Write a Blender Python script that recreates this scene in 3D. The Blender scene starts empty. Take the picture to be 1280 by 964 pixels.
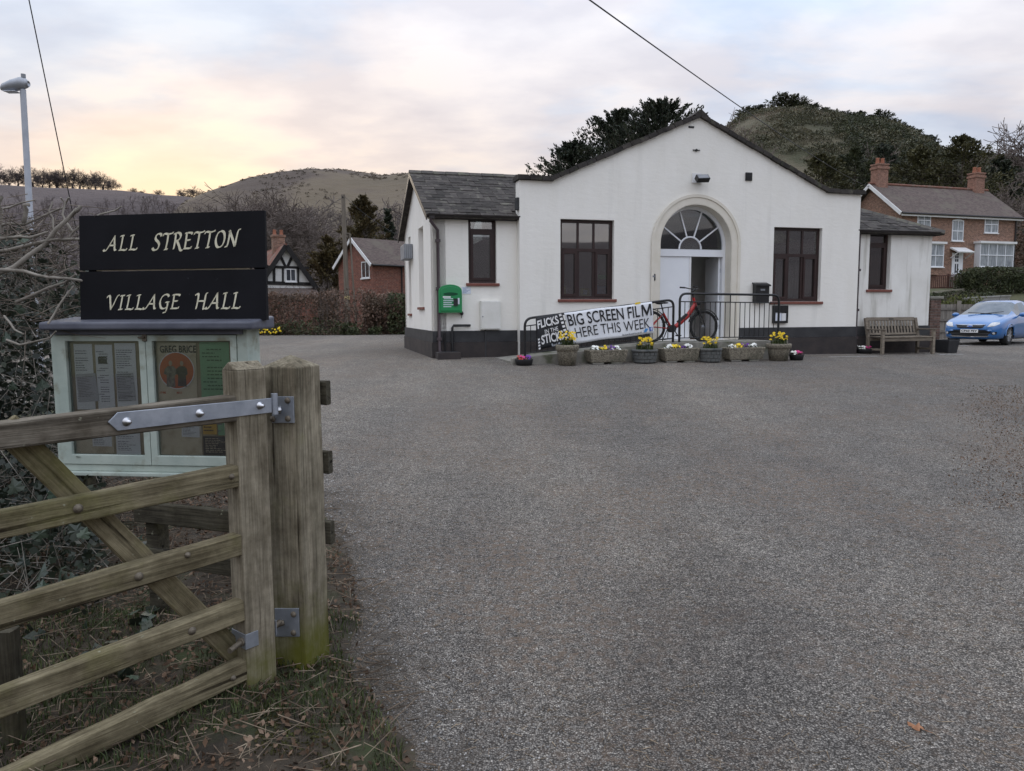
import bpy, bmesh, math, random
import numpy as np
from mathutils import Vector, Matrix
from mathutils.geometry import tessellate_polygon
R = math.radians
scene = bpy.context.scene
col = scene.collection

# ------------------------------------------------------------------ camera
PITCH, ROLL, FPX, CX, CY = R(5.6), R(-0.3), 930.0, 640.0, 482.0
CAMZ = 1.6
cd = bpy.data.cameras.new("camera")
cam = bpy.data.objects.new("camera", cd)
col.objects.link(cam)
CROT = (Matrix.Rotation(R(90) - PITCH, 3, 'X') @ Matrix.Rotation(ROLL, 3, 'Z'))
cam.matrix_world = Matrix.Translation((0, 0, CAMZ)) @ CROT.to_4x4()
cd.sensor_width = 36.0
cd.lens = 36.0 * FPX / 1280.0
cd.clip_start, cd.clip_end = 0.05, 6000
scene.camera = cam

# ------------------------------------------------------------------ world: dusk sky, thin layered cloud, glow over the hill
SUN_AZ, SUN_EL = R(-24), R(8)
SUND = Vector((math.sin(SUN_AZ) * math.cos(SUN_EL), math.cos(SUN_AZ) * math.cos(SUN_EL), math.sin(SUN_EL)))
world = bpy.data.worlds.new("World")
scene.world = world
world.use_nodes = True
wn, wl = world.node_tree.nodes, world.node_tree.links
wn.clear()
SKY_STRENGTH = 0.10

def wnode(t, **kw):
    n = wn.new(t)
    for k, v in kw.items():
        setattr(n, k, v)
    return n

def build_world():
    out = wnode('ShaderNodeOutputWorld')
    bg = wnode('ShaderNodeBackground')
    bg.inputs[1].default_value = SKY_STRENGTH
    wl.new(bg.outputs[0], out.inputs[0])
    nish = wnode('ShaderNodeTexSky', sky_type='NISHITA', sun_disc=False, sun_elevation=SUN_EL, sun_rotation=SUN_AZ)
    tc = wnode('ShaderNodeTexCoord')
    sep = wnode('ShaderNodeSeparateXYZ')
    wl.new(tc.outputs['Generated'], sep.inputs[0])

    def math_(op, a, b=None, clamp=False):
        m = wnode('ShaderNodeMath', operation=op, use_clamp=clamp)
        for i, v in enumerate((a, b)):
            if v is None:
                continue
            if isinstance(v, (int, float)):
                m.inputs[i].default_value = v
            else:
                wl.new(v, m.inputs[i])
        return m.outputs[0]

    def ramp(fac, stops, interp='LINEAR'):
        r = wnode('ShaderNodeValToRGB')
        r.color_ramp.interpolation = interp
        els = r.color_ramp.elements
        while len(els) > 1:
            els.remove(els[-1])
        els[0].position, els[0].color = stops[0][0], (*stops[0][1], 1)
        for p, c in stops[1:]:
            e = els.new(p)
            e.color = (*c, 1)
        wl.new(fac, r.inputs[0])
        return r.outputs[0]

    def mix(f, a, b, mode='MIX'):
        m = wnode('ShaderNodeMix', data_type='RGBA', blend_type=mode)
        if isinstance(f, (int, float)):
            m.inputs[0].default_value = f
        else:
            wl.new(f, m.inputs[0])
        for i, v in ((6, a), (7, b)):
            if isinstance(v, tuple):
                m.inputs[i].default_value = (*v, 1)
            else:
                wl.new(v, m.inputs[i])
        return m.outputs[2]

    z = math_('MAXIMUM', sep.outputs[2], 0.0)
    # cloud sheet: direction projected on a layer overhead, stretched sideways
    den = math_('ADD', z, 0.16)
    comb = wnode('ShaderNodeCombineXYZ')
    wl.new(math_('DIVIDE', sep.outputs[0], den), comb.inputs[0])
    wl.new(math_('DIVIDE', sep.outputs[1], den), comb.inputs[1])
    n1 = wnode('ShaderNodeTexNoise')
    n1.inputs['Scale'].default_value, n1.inputs['Detail'].default_value, n1.inputs['Roughness'].default_value = 1.1, 6, 0.55
    n1.inputs['Distortion'].default_value = 0.35
    mp = wnode('ShaderNodeMapping')
    mp.inputs['Scale'].default_value = (0.75, 1.0, 1)
    mp.inputs['Location'].default_value = (3.3, 1.7, 0)
    wl.new(comb.outputs[0], mp.inputs[0])
    wl.new(mp.outputs[0], n1.inputs['Vector'])
    n2 = wnode('ShaderNodeTexNoise')
    n2.inputs['Scale'].default_value, n2.inputs['Detail'].default_value = 3.6, 5
    wl.new(mp.outputs[0], n2.inputs['Vector'])
    # angle to the sunset
    dotn = wnode('ShaderNodeVectorMath', operation='DOT_PRODUCT')
    wl.new(tc.outputs['Generated'], dotn.inputs[0])
    dotn.inputs[1].default_value = (math.sin(SUN_AZ) * .995, math.cos(SUN_AZ) * .995, 0.04)
    glow_w = ramp(dotn.outputs['Value'], [(0.65, (0, 0, 0)), (0.88, (.16, .16, .16)), (0.96, (.5, .5, .5)), (1.0, (1, 1, 1))], 'EASE')
    # base layers (linear, before strength; divided by it)
    k = 1.0 / SKY_STRENGTH
    clear = ramp(z, [(0.0, (.65, .60, .60)), (0.12, (.60, .61, .67)), (0.3, (.53, .62, .76)), (1.0, (.58, .70, .88))])
    cl_c = ramp(z, [(0.0, (.72, .625, .60)), (0.14, (.715, .65, .645)), (0.34, (.69, .695, .745)), (1.0, (.88, .90, .94))])
    cover = ramp(n1.outputs['Fac'], [(0.40, (0, 0, 0)), (0.55, (1, 1, 1))], 'EASE')
    sky = mix(cover, clear, cl_c)
    dark = ramp(n2.outputs['Fac'], [(0.36, (.86, .86, .895)), (0.62, (1.07, 1.055, 1.04))])
    sky = mix(1.0, sky, dark, 'MULTIPLY')
    warm = mix(glow_w, (1.0, 1.0, 1.0), (1.05, .945, .84))
    sky = mix(1.0, sky, warm, 'MULTIPLY')
    # away from the sunset the dusk sky turns bluer
    cool = ramp(math_('ADD', math_('MULTIPLY', dotn.outputs['Value'], .5), .5), [(.25, (.975, .998, 1.03)), (.80, (1, 1, 1))])
    sky = mix(1.0, sky, cool, 'MULTIPLY')
    # lit cloud edges near the sunset
    edge = ramp(n2.outputs['Fac'], [(0.50, (0, 0, 0)), (0.66, (1, 1, 1))])
    em = wnode('ShaderNodeMath', operation='MULTIPLY')
    wl.new(edge, em.inputs[0])
    low = ramp(z, [(0.10, (1, 1, 1)), (0.38, (0, 0, 0))])
    gl2 = math_('MULTIPLY', glow_w, low)
    wl.new(gl2, em.inputs[1])
    sky = mix(math_('MULTIPLY', em.outputs[0], 0.6), sky, (.98, .78, .54))
    core = ramp(dotn.outputs['Value'], [(0.972, (0, 0, 0)), (1.0, (1, 1, 1))], 'EASE')
    sky = mix(math_('MULTIPLY', core, math_('MULTIPLY', low, 0.75)), sky, (1.02, .76, .43))
    # an overcast sky brightens towards the zenith
    bright = math_('ADD', 1.0, math_('MULTIPLY', z, ZENITH))
    vm = wnode('ShaderNodeVectorMath', operation='SCALE')
    wl.new(sky, vm.inputs[0])
    wl.new(math_('MULTIPLY', bright, k * SKY_GAIN), vm.inputs['Scale'])
    fin = mix(0.92, nish.outputs[0], vm.outputs[0])
    wl.new(fin, bg.inputs[0])

ZENITH, SKY_GAIN = 1.6, .81
build_world()

# ------------------------------------------------------------------ sun: already behind the ridge, only a broad soft warmth is left
sd = bpy.data.lights.new("sun", 'SUN')
sd.energy, sd.angle, sd.color = 0.5, R(25), (1.0, .86, .68)
sun = bpy.data.objects.new("sun", sd)
col.objects.link(sun)
sun.rotation_euler = (-SUND).to_track_quat('-Z', 'Y').to_euler()
sun.location = (0, 0, 60)

scene.view_settings.view_transform = 'Standard'
scene.view_settings.look = 'None'
scene.view_settings.exposure = 0.2
scene.view_settings.gamma = 1.0
scene.view_settings.use_curve_mapping = False
scene.render.engine = 'CYCLES'
scene.cycles.use_denoising = True
scene.cycles.max_bounces = 6
scene.cycles.transparent_max_bounces = 12

# ------------------------------------------------------------------ projection helpers (where in the place a thing in the photo stands)
C0 = Vector((0, 0, CAMZ))
def ray(px, py):
    return CROT @ Vector(((px - CX) / FPX, (CY - py) / FPX, -1.0))
def at(px, py, Y):
    d = ray(px, py)
    return C0 + d * (Y / d.y)
def sstep(a, b, x):
    t = min(1.0, max(0.0, (x - a) / (b - a)))
    return t * t * (3 - 2 * t)
def gz(x, y):
    z = 0.0475 * max(0.0, min(y, 16.05) - 3.0)
    z -= 0.011 * max(0.0, min(x, 15.0)) * sstep(6, 15, y)
    z += 2.45 * sstep(31, 43, y) * sstep(8, 16, x)
    return z
def ground_at(px, py):
    d = ray(px, py)
    lo = 1.0
    y = 1.0
    while y < 80:
        p = C0 + d * (y / d.y)
        if p.z <= gz(p.x, p.y):
            return p
        y += 0.01
    return p
class Frame:
    """a vertical plane (origin, heading) and its local coordinates"""
    def __init__(self, O, ang):
        self.O, self.a = Vector(O), ang
        self.u = Vector((math.cos(ang), math.sin(ang), 0))
        self.n = Vector((-math.sin(ang), math.cos(ang), 0))
    def hit(self, px, py, depth=0.0):
        d = ray(px, py)
        O = self.O + self.n * depth
        s = (O - C0).dot(self.n) / d.dot(self.n)
        q = C0 + d * s - O
        return q.dot(self.u), q.z
    def root(self, name):
        return empty(name, self.O, self.a)
    def w(self, x, y, z):
        return self.O + self.u * x + self.n * y + Vector((0, 0, z))

# ------------------------------------------------------------------ object helpers
def empty(name, loc=(0, 0, 0), rz=0.0):
    o = bpy.data.objects.new(name, None)
    o.empty_display_size = 0.2
    o.location = loc
    o.rotation_euler = (0, 0, rz)
    col.objects.link(o)
    return o
def tag(o, label=None, cat=None, group=None, kind=None):
    if label: o['label'] = label
    if cat: o['category'] = cat
    if group: o['group'] = group
    if kind: o['kind'] = kind
    return o
def thing(name, label, cat, loc=(0, 0, 0), rz=0.0, group=None):
    return tag(empty(name, loc, rz), label, cat, group)
def link(name, me, parent=None, loc=None, rot=None, kind=None):
    o = bpy.data.objects.new(name, me)
    if parent is not None: o.parent = parent
    if loc is not None: o.location = loc
    if rot is not None: o.rotation_euler = rot
    if kind: o['kind'] = kind
    col.objects.link(o)
    return o
def kids(o):
    return [c for c in bpy.data.objects if c.parent == o]
def copy_tree(o, parent=None, _map=None):
    if _map is None:
        _map = {}
        for c in bpy.data.objects:
            if c.parent: _map.setdefault(c.parent.name, []).append(c)
    c = o.copy()
    col.objects.link(c)
    if parent is not None: c.parent = parent
    for ch in _map.get(o.name, []):
        copy_tree(ch, c, _map)
    return c

def np_mesh(name, V, F, mat=None, smooth=False):
    """fast mesh from arrays; F is (n,3) or (n,4)"""
    V = np.asarray(V, dtype=np.float32); F = np.asarray(F, dtype=np.int32)
    me = bpy.data.meshes.new(name)
    n, k = F.shape
    me.vertices.add(len(V)); me.vertices.foreach_set('co', V.ravel())
    me.loops.add(n * k); me.loops.foreach_set('vertex_index', F.ravel())
    me.polygons.add(n)
    me.polygons.foreach_set('loop_start', np.arange(0, n * k, k, dtype=np.int32))
    me.polygons.foreach_set('loop_total', np.full(n, k, dtype=np.int32))
    if smooth: me.polygons.foreach_set('use_smooth', np.ones(n, dtype=bool))
    me.update(calc_edges=True)
    if mat: me.materials.append(mat)
    return me

class MB:
    def __init__(self):
        self.v, self.f, self.s = [], [], []
    def add(self, verts, faces, M=None, smooth=False):
        b = len(self.v)
        for p in verts:
            p = Vector(p)
            self.v.append(tuple(M @ p) if M is not None else tuple(p))
        for f in faces:
            self.f.append([b + i for i in f]); self.s.append(smooth)
        return self
    def box(self, x0, x1, y0, y1, z0, z1, M=None):
        v = [(x, y, z) for z in (z0, z1) for y in (y0, y1) for x in (x0, x1)]
        return self.add(v, [(0, 2, 3, 1), (4, 5, 7, 6), (0, 1, 5, 4), (2, 6, 7, 3), (0, 4, 6, 2), (1, 3, 7, 5)], M)
    def beam(self, p, q, w, h, up=(0, 0, 1)):
        """rectangular bar from p to q, w across, h along up"""
        p, q = Vector(p), Vector(q)
        d = (q - p).normalized(); u = Vector(up)
        sx = d.cross(u)
        if sx.length < 1e-5: sx = d.cross(Vector((1, 0, 0)))
        sx.normalize(); uz = sx.cross(d)
        c = []
        for b in (p, q):
            for i, j in ((-1, -1), (1, -1), (1, 1), (-1, 1)):
                c.append(b + sx * (i * w / 2) + uz * (j * h / 2))
        return self.add(c, [(0, 1, 2, 3), (7, 6, 5, 4), (0, 4, 5, 1), (1, 5, 6, 2), (2, 6, 7, 3), (3, 7, 4, 0)])
    def prism(self, poly, y0, y1, M=None):
        """polygon in (x,z) pushed along y"""
        return self.panel(poly, [], y0, y1, M)
    def panel(self, outer, holes, y0, y1, M=None):
        loops = [list(outer)] + [list(h) for h in holes]
        pts = [p for l in loops for p in l]
        tris = tessellate_polygon([[Vector((p[0], p[1], 0)) for p in l] for l in loops])
        n = len(pts)
        v = [(p[0], y0, p[1]) for p in pts] + [(p[0], y1, p[1]) for p in pts]
        f = []
        for t in tris:
            a, b, c = t
            if abs((pts[b][0]-pts[a][0])*(pts[c][1]-pts[a][1])-(pts[c][0]-pts[a][0])*(pts[b][1]-pts[a][1])) < 1e-10: continue
            cr = (pts[b][0]-pts[a][0])*(pts[c][1]-pts[a][1])-(pts[c][0]-pts[a][0])*(pts[b][1]-pts[a][1])
            if cr < 0: b, c = c, b
            f.append((a, b, c)); f.append((a + n, c + n, b + n))
        o = 0
        for li, l in enumerate(loops):
            m = len(l)
            ar = sum(l[i][0]*l[(i+1) % m][1]-l[(i+1) % m][0]*l[i][1] for i in range(m))
            flip = (ar < 0) != (li > 0)
            for i in range(m):
                a, b = o + i, o + (i + 1) % m
                q = (a, a + n, b + n, b) if not flip else (b, b + n, a + n, a)
                f.append(q if li == 0 or True else q)
            o += m
        return self.add(v, f, M)
    def tube(self, pts, r, n=8, cap=True, smooth=True, closed=False):
        P = [Vector(p) for p in pts]
        m = len(P)
        rs = r if isinstance(r, (list, tuple)) else [r] * m
        ref = None; rings = []
        for i in range(m):
            if closed:
                d = P[(i + 1) % m] - P[i - 1]
            else:
                d = P[min(i + 1, m - 1)] - P[max(i - 1, 0)]
            d.normalize()
            if ref is None:
                ref = Vector((0, 0, 1)) if abs(d.z) < .9 else Vector((1, 0, 0))
            sx = d.cross(ref).normalized(); ref = sx.cross(d).normalized()
            rings.append([P[i] + (sx * math.cos(2*math.pi*k/n) + ref * math.sin(2*math.pi*k/n)) * rs[i] for k in range(n)])
        v = [p for rg in rings for p in rg]
        f = []
        for i in range(m if closed else m - 1):
            j = (i + 1) % m
            for k in range(n):
                a, b = i*n + k, i*n + (k + 1) % n
                c, d2 = j*n + (k + 1) % n, j*n + k
                f.append((a, d2, c, b))
        self.add(v, f, None, smooth)
        if cap and not closed:
            self.add(rings[0], [list(range(n))]); self.add(rings[-1], [list(range(n - 1, -1, -1))])
        return self
    def lathe(self, prof, n=24, M=None, smooth=True):
        v = [(r*math.cos(2*math.pi*k/n), r*math.sin(2*math.pi*k/n), z) for r, z in prof for k in range(n)]
        f = [(i*n + k, i*n + (k + 1) % n, (i + 1)*n + (k + 1) % n, (i + 1)*n + k) for i in range(len(prof) - 1) for k in range(n)]
        return self.add(v, f, M, smooth)
    def disc(self, r, n=24, M=None):
        return self.add([(r*math.cos(2*math.pi*k/n), r*math.sin(2*math.pi*k/n), 0) for k in range(n)], [list(range(n))], M)
    def ball(self, c, r, nu=12, nv=8, M=None):
        if not isinstance(r, (tuple, list)): r = (r, r, r)
        v, f = [], []
        for i in range(nv + 1):
            t = math.pi * i / nv
            for k in range(nu):
                p = 2*math.pi*k/nu
                v.append((c[0] + r[0]*math.sin(t)*math.cos(p), c[1] + r[1]*math.sin(t)*math.sin(p), c[2] + r[2]*math.cos(t)))
        for i in range(nv):
            for k in range(nu):
                f.append((i*nu + k, (i + 1)*nu + k, (i + 1)*nu + (k + 1) % nu, i*nu + (k + 1) % nu))
        return self.add(v, f, M, True)
    def mesh(self, name, mat=None):
        me = bpy.data.meshes.new(name)
        me.from_pydata(self.v, [], self.f)
        me.polygons.foreach_set('use_smooth', self.s)
        me.validate(clean_customdata=False)
        me.update()
        if mat: me.materials.append(mat)
        return me
    def build(self, name, mat=None, parent=None, bevel=0.0, loc=None, rot=None, kind=None, seg=2):
        o = link(name, self.mesh(name, mat), parent, loc, rot, kind)
        if bevel: bev(o, bevel, seg)
        return o
def bev(o, w, seg=2):
    m = o.modifiers.new('bevel', 'BEVEL')
    m.width, m.segments, m.limit_method, m.angle_limit = w, seg, 'ANGLE', R(40)
    return o
def rect(x0, x1, z0, z1):
    return [(x0, z0), (x1, z0), (x1, z1), (x0, z1)]
def T(x=0, y=0, z=0): return Matrix.Translation((x, y, z))
def RX(a): return Matrix.Rotation(a, 4, 'X')
def RY(a): return Matrix.Rotation(a, 4, 'Y')
def RZ(a): return Matrix.Rotation(a, 4, 'Z')

# ---- lettering: built-in vector font turned to mesh and laid on a quad
_txt = {}
def text_vf(s, bold=0.0):
    key = (s, bold)
    if key not in _txt:
        cu = bpy.data.curves.new('lettering', 'FONT')
        cu.body = s; cu.size = 1; cu.offset = bold; cu.resolution_u = 3
        ob = bpy.data.objects.new('lettering', cu)
        col.objects.link(ob)
        bpy.context.view_layer.update()
        me = bpy.data.meshes.new_from_object(ob.evaluated_get(bpy.context.evaluated_depsgraph_get()))
        V = [tuple(v.co) for v in me.vertices]; F = [list(p.vertices) for p in me.polygons]
        bpy.data.objects.remove(ob); bpy.data.meshes.remove(me); bpy.data.curves.remove(cu)
        xs = [v[0] for v in V]; ys = [v[1] for v in V]
        x0, x1, y0, y1 = min(xs), max(xs), min(ys), max(ys)
        _txt[key] = ([((v[0]-x0)/(x1-x0), (v[1]-y0)/(y1-y0)) for v in V], F)
    return _txt[key]
def lay(mb, uvs, F, quad, shear=0.0):
    """quad: bottom-left, bottom-right, top-right, top-left as 3D points"""
    q = [Vector(p) for p in quad]
    vs = []
    for u, v in uvs:
        u2 = u
        vs.append(q[0]*(1-u2)*(1-v) + q[1]*u2*(1-v) + q[2]*u2*v + q[3]*(1-u2)*v)
    mb.add(vs, F)
def put_text(mb, s, quad, bold=0.0):
    uv, F = text_vf(s, bold)
    lay(mb, uv, F, quad)

# ------------------------------------------------------------------ materials
MATS = {}
def mk(name, c1, c2=None, scale=4.0, rough=.8, bump=0.0, bscale=40.0, metal=0.0, spec=.4, stretch=(1, 1, 1), coord='Object',
       detail=5.0, c3=None, s3=1.2, t3=(.5, .68), rnd=0.0, lo=.35, hi=.65, bdist=.01, rlo=None, trans=0.0, coat=0.0, bstretch=None, grain=None, st3=(1, 1, 1)):
    """general weathered surface: two tones through noise, a third tone in patches, fine relief, per-piece variation"""
    m = bpy.data.materials.new(name); m.use_nodes = True
    nt = m.node_tree; N, L = nt.nodes, nt.links
    b = N['Principled BSDF']
    b.inputs['Roughness'].default_value = rough; b.inputs['Metallic'].default_value = metal
    b.inputs['Specular IOR Level'].default_value = spec
    if coat: b.inputs['Coat Weight'].default_value = coat; b.inputs['Coat Roughness'].default_value = .05
    tc = N.new('ShaderNodeTexCoord')
    def vec(st):
        mp = N.new('ShaderNodeMapping'); mp.inputs['Scale'].default_value = st
        if coord == 'World':
            g = N.new('ShaderNodeNewGeometry'); L.new(g.outputs['Position'], mp.inputs[0])
        else:
            L.new(tc.outputs[coord], mp.inputs[0])
        if rnd:
            oi = N.new('ShaderNodeObjectInfo'); vm = N.new('ShaderNodeVectorMath'); vm.operation = 'SCALE'
            vm.inputs[0].default_value = (37, 23, 11); L.new(oi.outputs['Random'], vm.inputs['Scale'])
            L.new(vm.outputs[0], mp.inputs['Location'])
        return mp.outputs[0]
    def noise(sc, st, det=detail, ro=.6):
        n = N.new('ShaderNodeTexNoise'); n.inputs['Scale'].default_value = sc; n.inputs['Detail'].default_value = det
        n.inputs['Roughness'].default_value = ro
        L.new(vec(st), n.inputs['Vector']); return n.outputs['Fac']
    def rmp(f, stops):
        r = N.new('ShaderNodeValToRGB'); e = r.color_ramp.elements
        e[0].position, e[0].color = stops[0][0], (*stops[0][1], 1)
        e[1].position, e[1].color = stops[1][0], (*stops[1][1], 1)
        L.new(f, r.inputs[0]); return r.outputs[0]
    def mixc(f, a, bb, mode='MIX'):
        x = N.new('ShaderNodeMix'); x.data_type = 'RGBA'; x.blend_type = mode
        if isinstance(f, float): x.inputs[0].default_value = f
        else: L.new(f, x.inputs[0])
        for i, q in ((6, a), (7, bb)):
            if isinstance(q, tuple): x.inputs[i].default_value = (*q[:3], 1)
            else: L.new(q, x.inputs[i])
        return x.outputs[2]
    c = None
    if c2 is not None:
        c = rmp(noise(scale, stretch), [(lo, c1), (hi, c2)])
    if c3 is not None:
        f = rmp(noise(s3, st3, 6), [(t3[0], (0, 0, 0)), (t3[1], (1, 1, 1))])
        c = mixc(f, c if c is not None else c1, c3)
    if grain:
        g = rmp(noise(grain[0], grain[1], 8, .7), [(.38, (grain[2],)*3), (.6, (1, 1, 1))])
        c = mixc(1.0, c if c is not None else c1, g, 'MULTIPLY')
    if rnd:
        oi = N.new('ShaderNodeObjectInfo'); mr = N.new('ShaderNodeMapRange')
        mr.inputs['To Min'].default_value = 1 - rnd; mr.inputs['To Max'].default_value = 1 + rnd
        L.new(oi.outputs['Random'], mr.inputs[0])
        hs = N.new('ShaderNodeHueSaturation'); L.new(mr.outputs[0], hs.inputs['Value'])
        if c is None: hs.inputs['Color'].default_value = (*c1, 1)
        else: L.new(c, hs.inputs['Color'])
        c = hs.outputs[0]
    if c is None: b.inputs['Base Color'].default_value = (*c1, 1)
    else: L.new(c, b.inputs['Base Color'])
    if rlo is not None:
        r = N.new('ShaderNodeMapRange'); r.inputs['To Min'].default_value = rlo; r.inputs['To Max'].default_value = rough
        L.new(noise(scale * 2, stretch), r.inputs[0]); L.new(r.outputs[0], b.inputs['Roughness'])
    if bump:
        bp = N.new('ShaderNodeBump'); bp.inputs['Strength'].default_value = bump; bp.inputs['Distance'].default_value = bdist
        L.new(noise(bscale, bstretch or stretch, 6, .65), bp.inputs['Height']); L.new(bp.outputs[0], b.inputs['Normal'])
    if trans:
        b.inputs['Subsurface Weight'].default_value = 0
    MATS[name] = m
    return m

def glass_mat(name, tint=(.6, .65, .65), rough=.02, refl=1.0, least=.03):
    m = bpy.data.materials.new(name); m.use_nodes = True
    N, L = m.node_tree.nodes, m.node_tree.links
    N.remove(N['Principled BSDF'])
    t = N.new('ShaderNodeBsdfTransparent'); t.inputs[0].default_value = (*tint, 1)
    g = N.new('ShaderNodeBsdfGlossy'); g.inputs['Roughness'].default_value = rough
    g.inputs[0].default_value = (refl, refl, refl, 1)
    fr = N.new('ShaderNodeFresnel'); fr.inputs[0].default_value = 1.55
    ad = N.new('ShaderNodeMath'); ad.operation = 'MULTIPLY_ADD'; ad.inputs[1].default_value = 1.6; ad.inputs[2].default_value = least
    L.new(fr.outputs[0], ad.inputs[0])
    x = N.new('ShaderNodeMixShader'); L.new(ad.outputs[0], x.inputs[0]); L.new(t.outputs[0], x.inputs[1]); L.new(g.outputs[0], x.inputs[2])
    L.new(x.outputs[0], N['Material Output'].inputs[0])
    return m

def brick_mat(name, c1, c2, mortar, scale=1.0, off=(0, 0, 0), axis='XZ', rot=0.0):
    m = bpy.data.materials.new(name); m.use_nodes = True
    N, L = m.node_tree.nodes, m.node_tree.links
    b = N['Principled BSDF']; b.inputs['Roughness'].default_value = .9
    tc = N.new('ShaderNodeTexCoord'); sp = N.new('ShaderNodeSeparateXYZ'); cb = N.new('ShaderNodeCombineXYZ')
    L.new(tc.outputs['Object'], sp.inputs[0])
    ad = N.new('ShaderNodeMath'); ad.operation = 'ADD'
    L.new(sp.outputs[0], ad.inputs[0]); L.new(sp.outputs[1], ad.inputs[1])
    L.new(ad.outputs[0], cb.inputs[0]); L.new(sp.outputs[2], cb.inputs[1])
    br = N.new('ShaderNodeTexBrick'); L.new(cb.outputs[0], br.inputs['Vector'])
    br.inputs['Scale'].default_value = 1.0; br.inputs['Brick Width'].default_value = .225 * scale; br.inputs['Row Height'].default_value = .075 * scale
    br.inputs['Mortar Size'].default_value = .008; br.inputs['Color1'].default_value = (*c1, 1); br.inputs['Color2'].default_value = (*c2, 1)
    br.inputs['Mortar'].default_value = (*mortar, 1); br.inputs['Bias'].default_value = 0
    n = N.new('ShaderNodeTexNoise'); n.inputs['Scale'].default_value = 7.0; n.inputs['Detail'].default_value = 8; n.inputs['Roughness'].default_value = .75; L.new(tc.outputs['Object'], n.inputs['Vector'])
    r = N.new('ShaderNodeMapRange'); r.inputs['From Min'].default_value = .3; r.inputs['From Max'].default_value = .7; r.inputs['To Min'].default_value = .5; r.inputs['To Max'].default_value = 1.5
    L.new(n.outputs[0], r.inputs[0])
    hs = N.new('ShaderNodeHueSaturation'); L.new(r.outputs[0], hs.inputs['Value']); L.new(br.outputs['Color'], hs.inputs['Color'])
    L.new(hs.outputs[0], b.inputs['Base Color'])
    bp = N.new('ShaderNodeBump'); bp.inputs['Strength'].default_value = .5; bp.inputs['Distance'].default_value = .01
    L.new(br.outputs['Fac'], bp.inputs['Height']); bp.invert = True; L.new(bp.outputs[0], b.inputs['Normal'])
    return m

def leaf_mat(name, a, bcol, ccol, scale=1.3, rough=.6, fine=9.0, transl=.25, rnd=0.0, spec=.3):
    """foliage: patches of growth at two sizes, some light through the blades"""
    m = bpy.data.materials.new(name); m.use_nodes = True
    N, L = m.node_tree.nodes, m.node_tree.links
    b = N['Principled BSDF']; b.inputs['Roughness'].default_value = rough; b.inputs['Specular IOR Level'].default_value = spec
    g = N.new('ShaderNodeNewGeometry')
    def nz(s, det=3):
        n = N.new('ShaderNodeTexNoise'); n.inputs['Scale'].default_value = s; n.inputs['Detail'].default_value = det
        L.new(g.outputs['Position'], n.inputs['Vector']); return n.outputs['Fac']
    r = N.new('ShaderNodeValToRGB'); e = r.color_ramp.elements
    e[0].position, e[0].color = .3, (*a, 1); e[1].position, e[1].color = .7, (*ccol, 1)
    k = e.new(.5); k.color = (*bcol, 1)
    L.new(nz(scale), r.inputs[0])
    isl = N.new('ShaderNodeMapRange'); isl.inputs['To Min'].default_value = .55; isl.inputs['To Max'].default_value = 1.5
    L.new(g.outputs['Random Per Island'], isl.inputs[0])
    hs = N.new('ShaderNodeHueSaturation'); L.new(isl.outputs[0], hs.inputs['Value']); L.new(r.outputs[0], hs.inputs['Color'])
    colr = hs.outputs[0]
    if rnd:
        oi = N.new('ShaderNodeObjectInfo'); mr = N.new('ShaderNodeMapRange')
        mr.inputs['To Min'].default_value = 1 - rnd; mr.inputs['To Max'].default_value = 1 + rnd
        L.new(oi.outputs['Random'], mr.inputs[0])
        h2 = N.new('ShaderNodeHueSaturation'); L.new(mr.outputs[0], h2.inputs['Value']); L.new(colr, h2.inputs['Color']); colr = h2.outputs[0]
    L.new(colr, b.inputs['Base Color'])
    if transl:
        t = N.new('ShaderNodeBsdfTranslucent'); L.new(colr, t.inputs[0])
        x = N.new('ShaderNodeMixShader'); x.inputs[0].default_value = transl
        L.new(b.outputs[0], x.inputs[1]); L.new(t.outputs[0], x.inputs[2]); L.new(x.outputs[0], N['Material Output'].inputs[0])
    return m

# ------------------------------------------------------------------ growth helpers
def quads(centers, size, rng, aspect=1.6, up=0.0, tri=False, dirs=None):
    """small leaf faces at centers, random orientation (dirs: preferred long axis); folded rhombs of two triangles"""
    n = len(centers)
    d = rng.normal(size=(n, 3))
    if dirs is not None: d = d * .55 + dirs * 1.2
    d /= np.linalg.norm(d, axis=1, keepdims=True) + 1e-9
    u = rng.normal(size=(n, 3)); u[:, 2] += up
    s = np.cross(d, u); s /= np.linalg.norm(s, axis=1, keepdims=True) + 1e-9
    L = (size * rng.uniform(.6, 1.35, n))[:, None]
    W = L / aspect
    c = np.asarray(centers)
    a = c - d * L * .5; b = c + d * L * .5
    l = c + s * W * .5 - d * L * .08; r = c - s * W * .5 - d * L * .08
    V = np.stack([a, l, b, r], 1).reshape(-1, 3)
    F = np.arange(n * 4).reshape(-1, 4)
    return V, F
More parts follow.
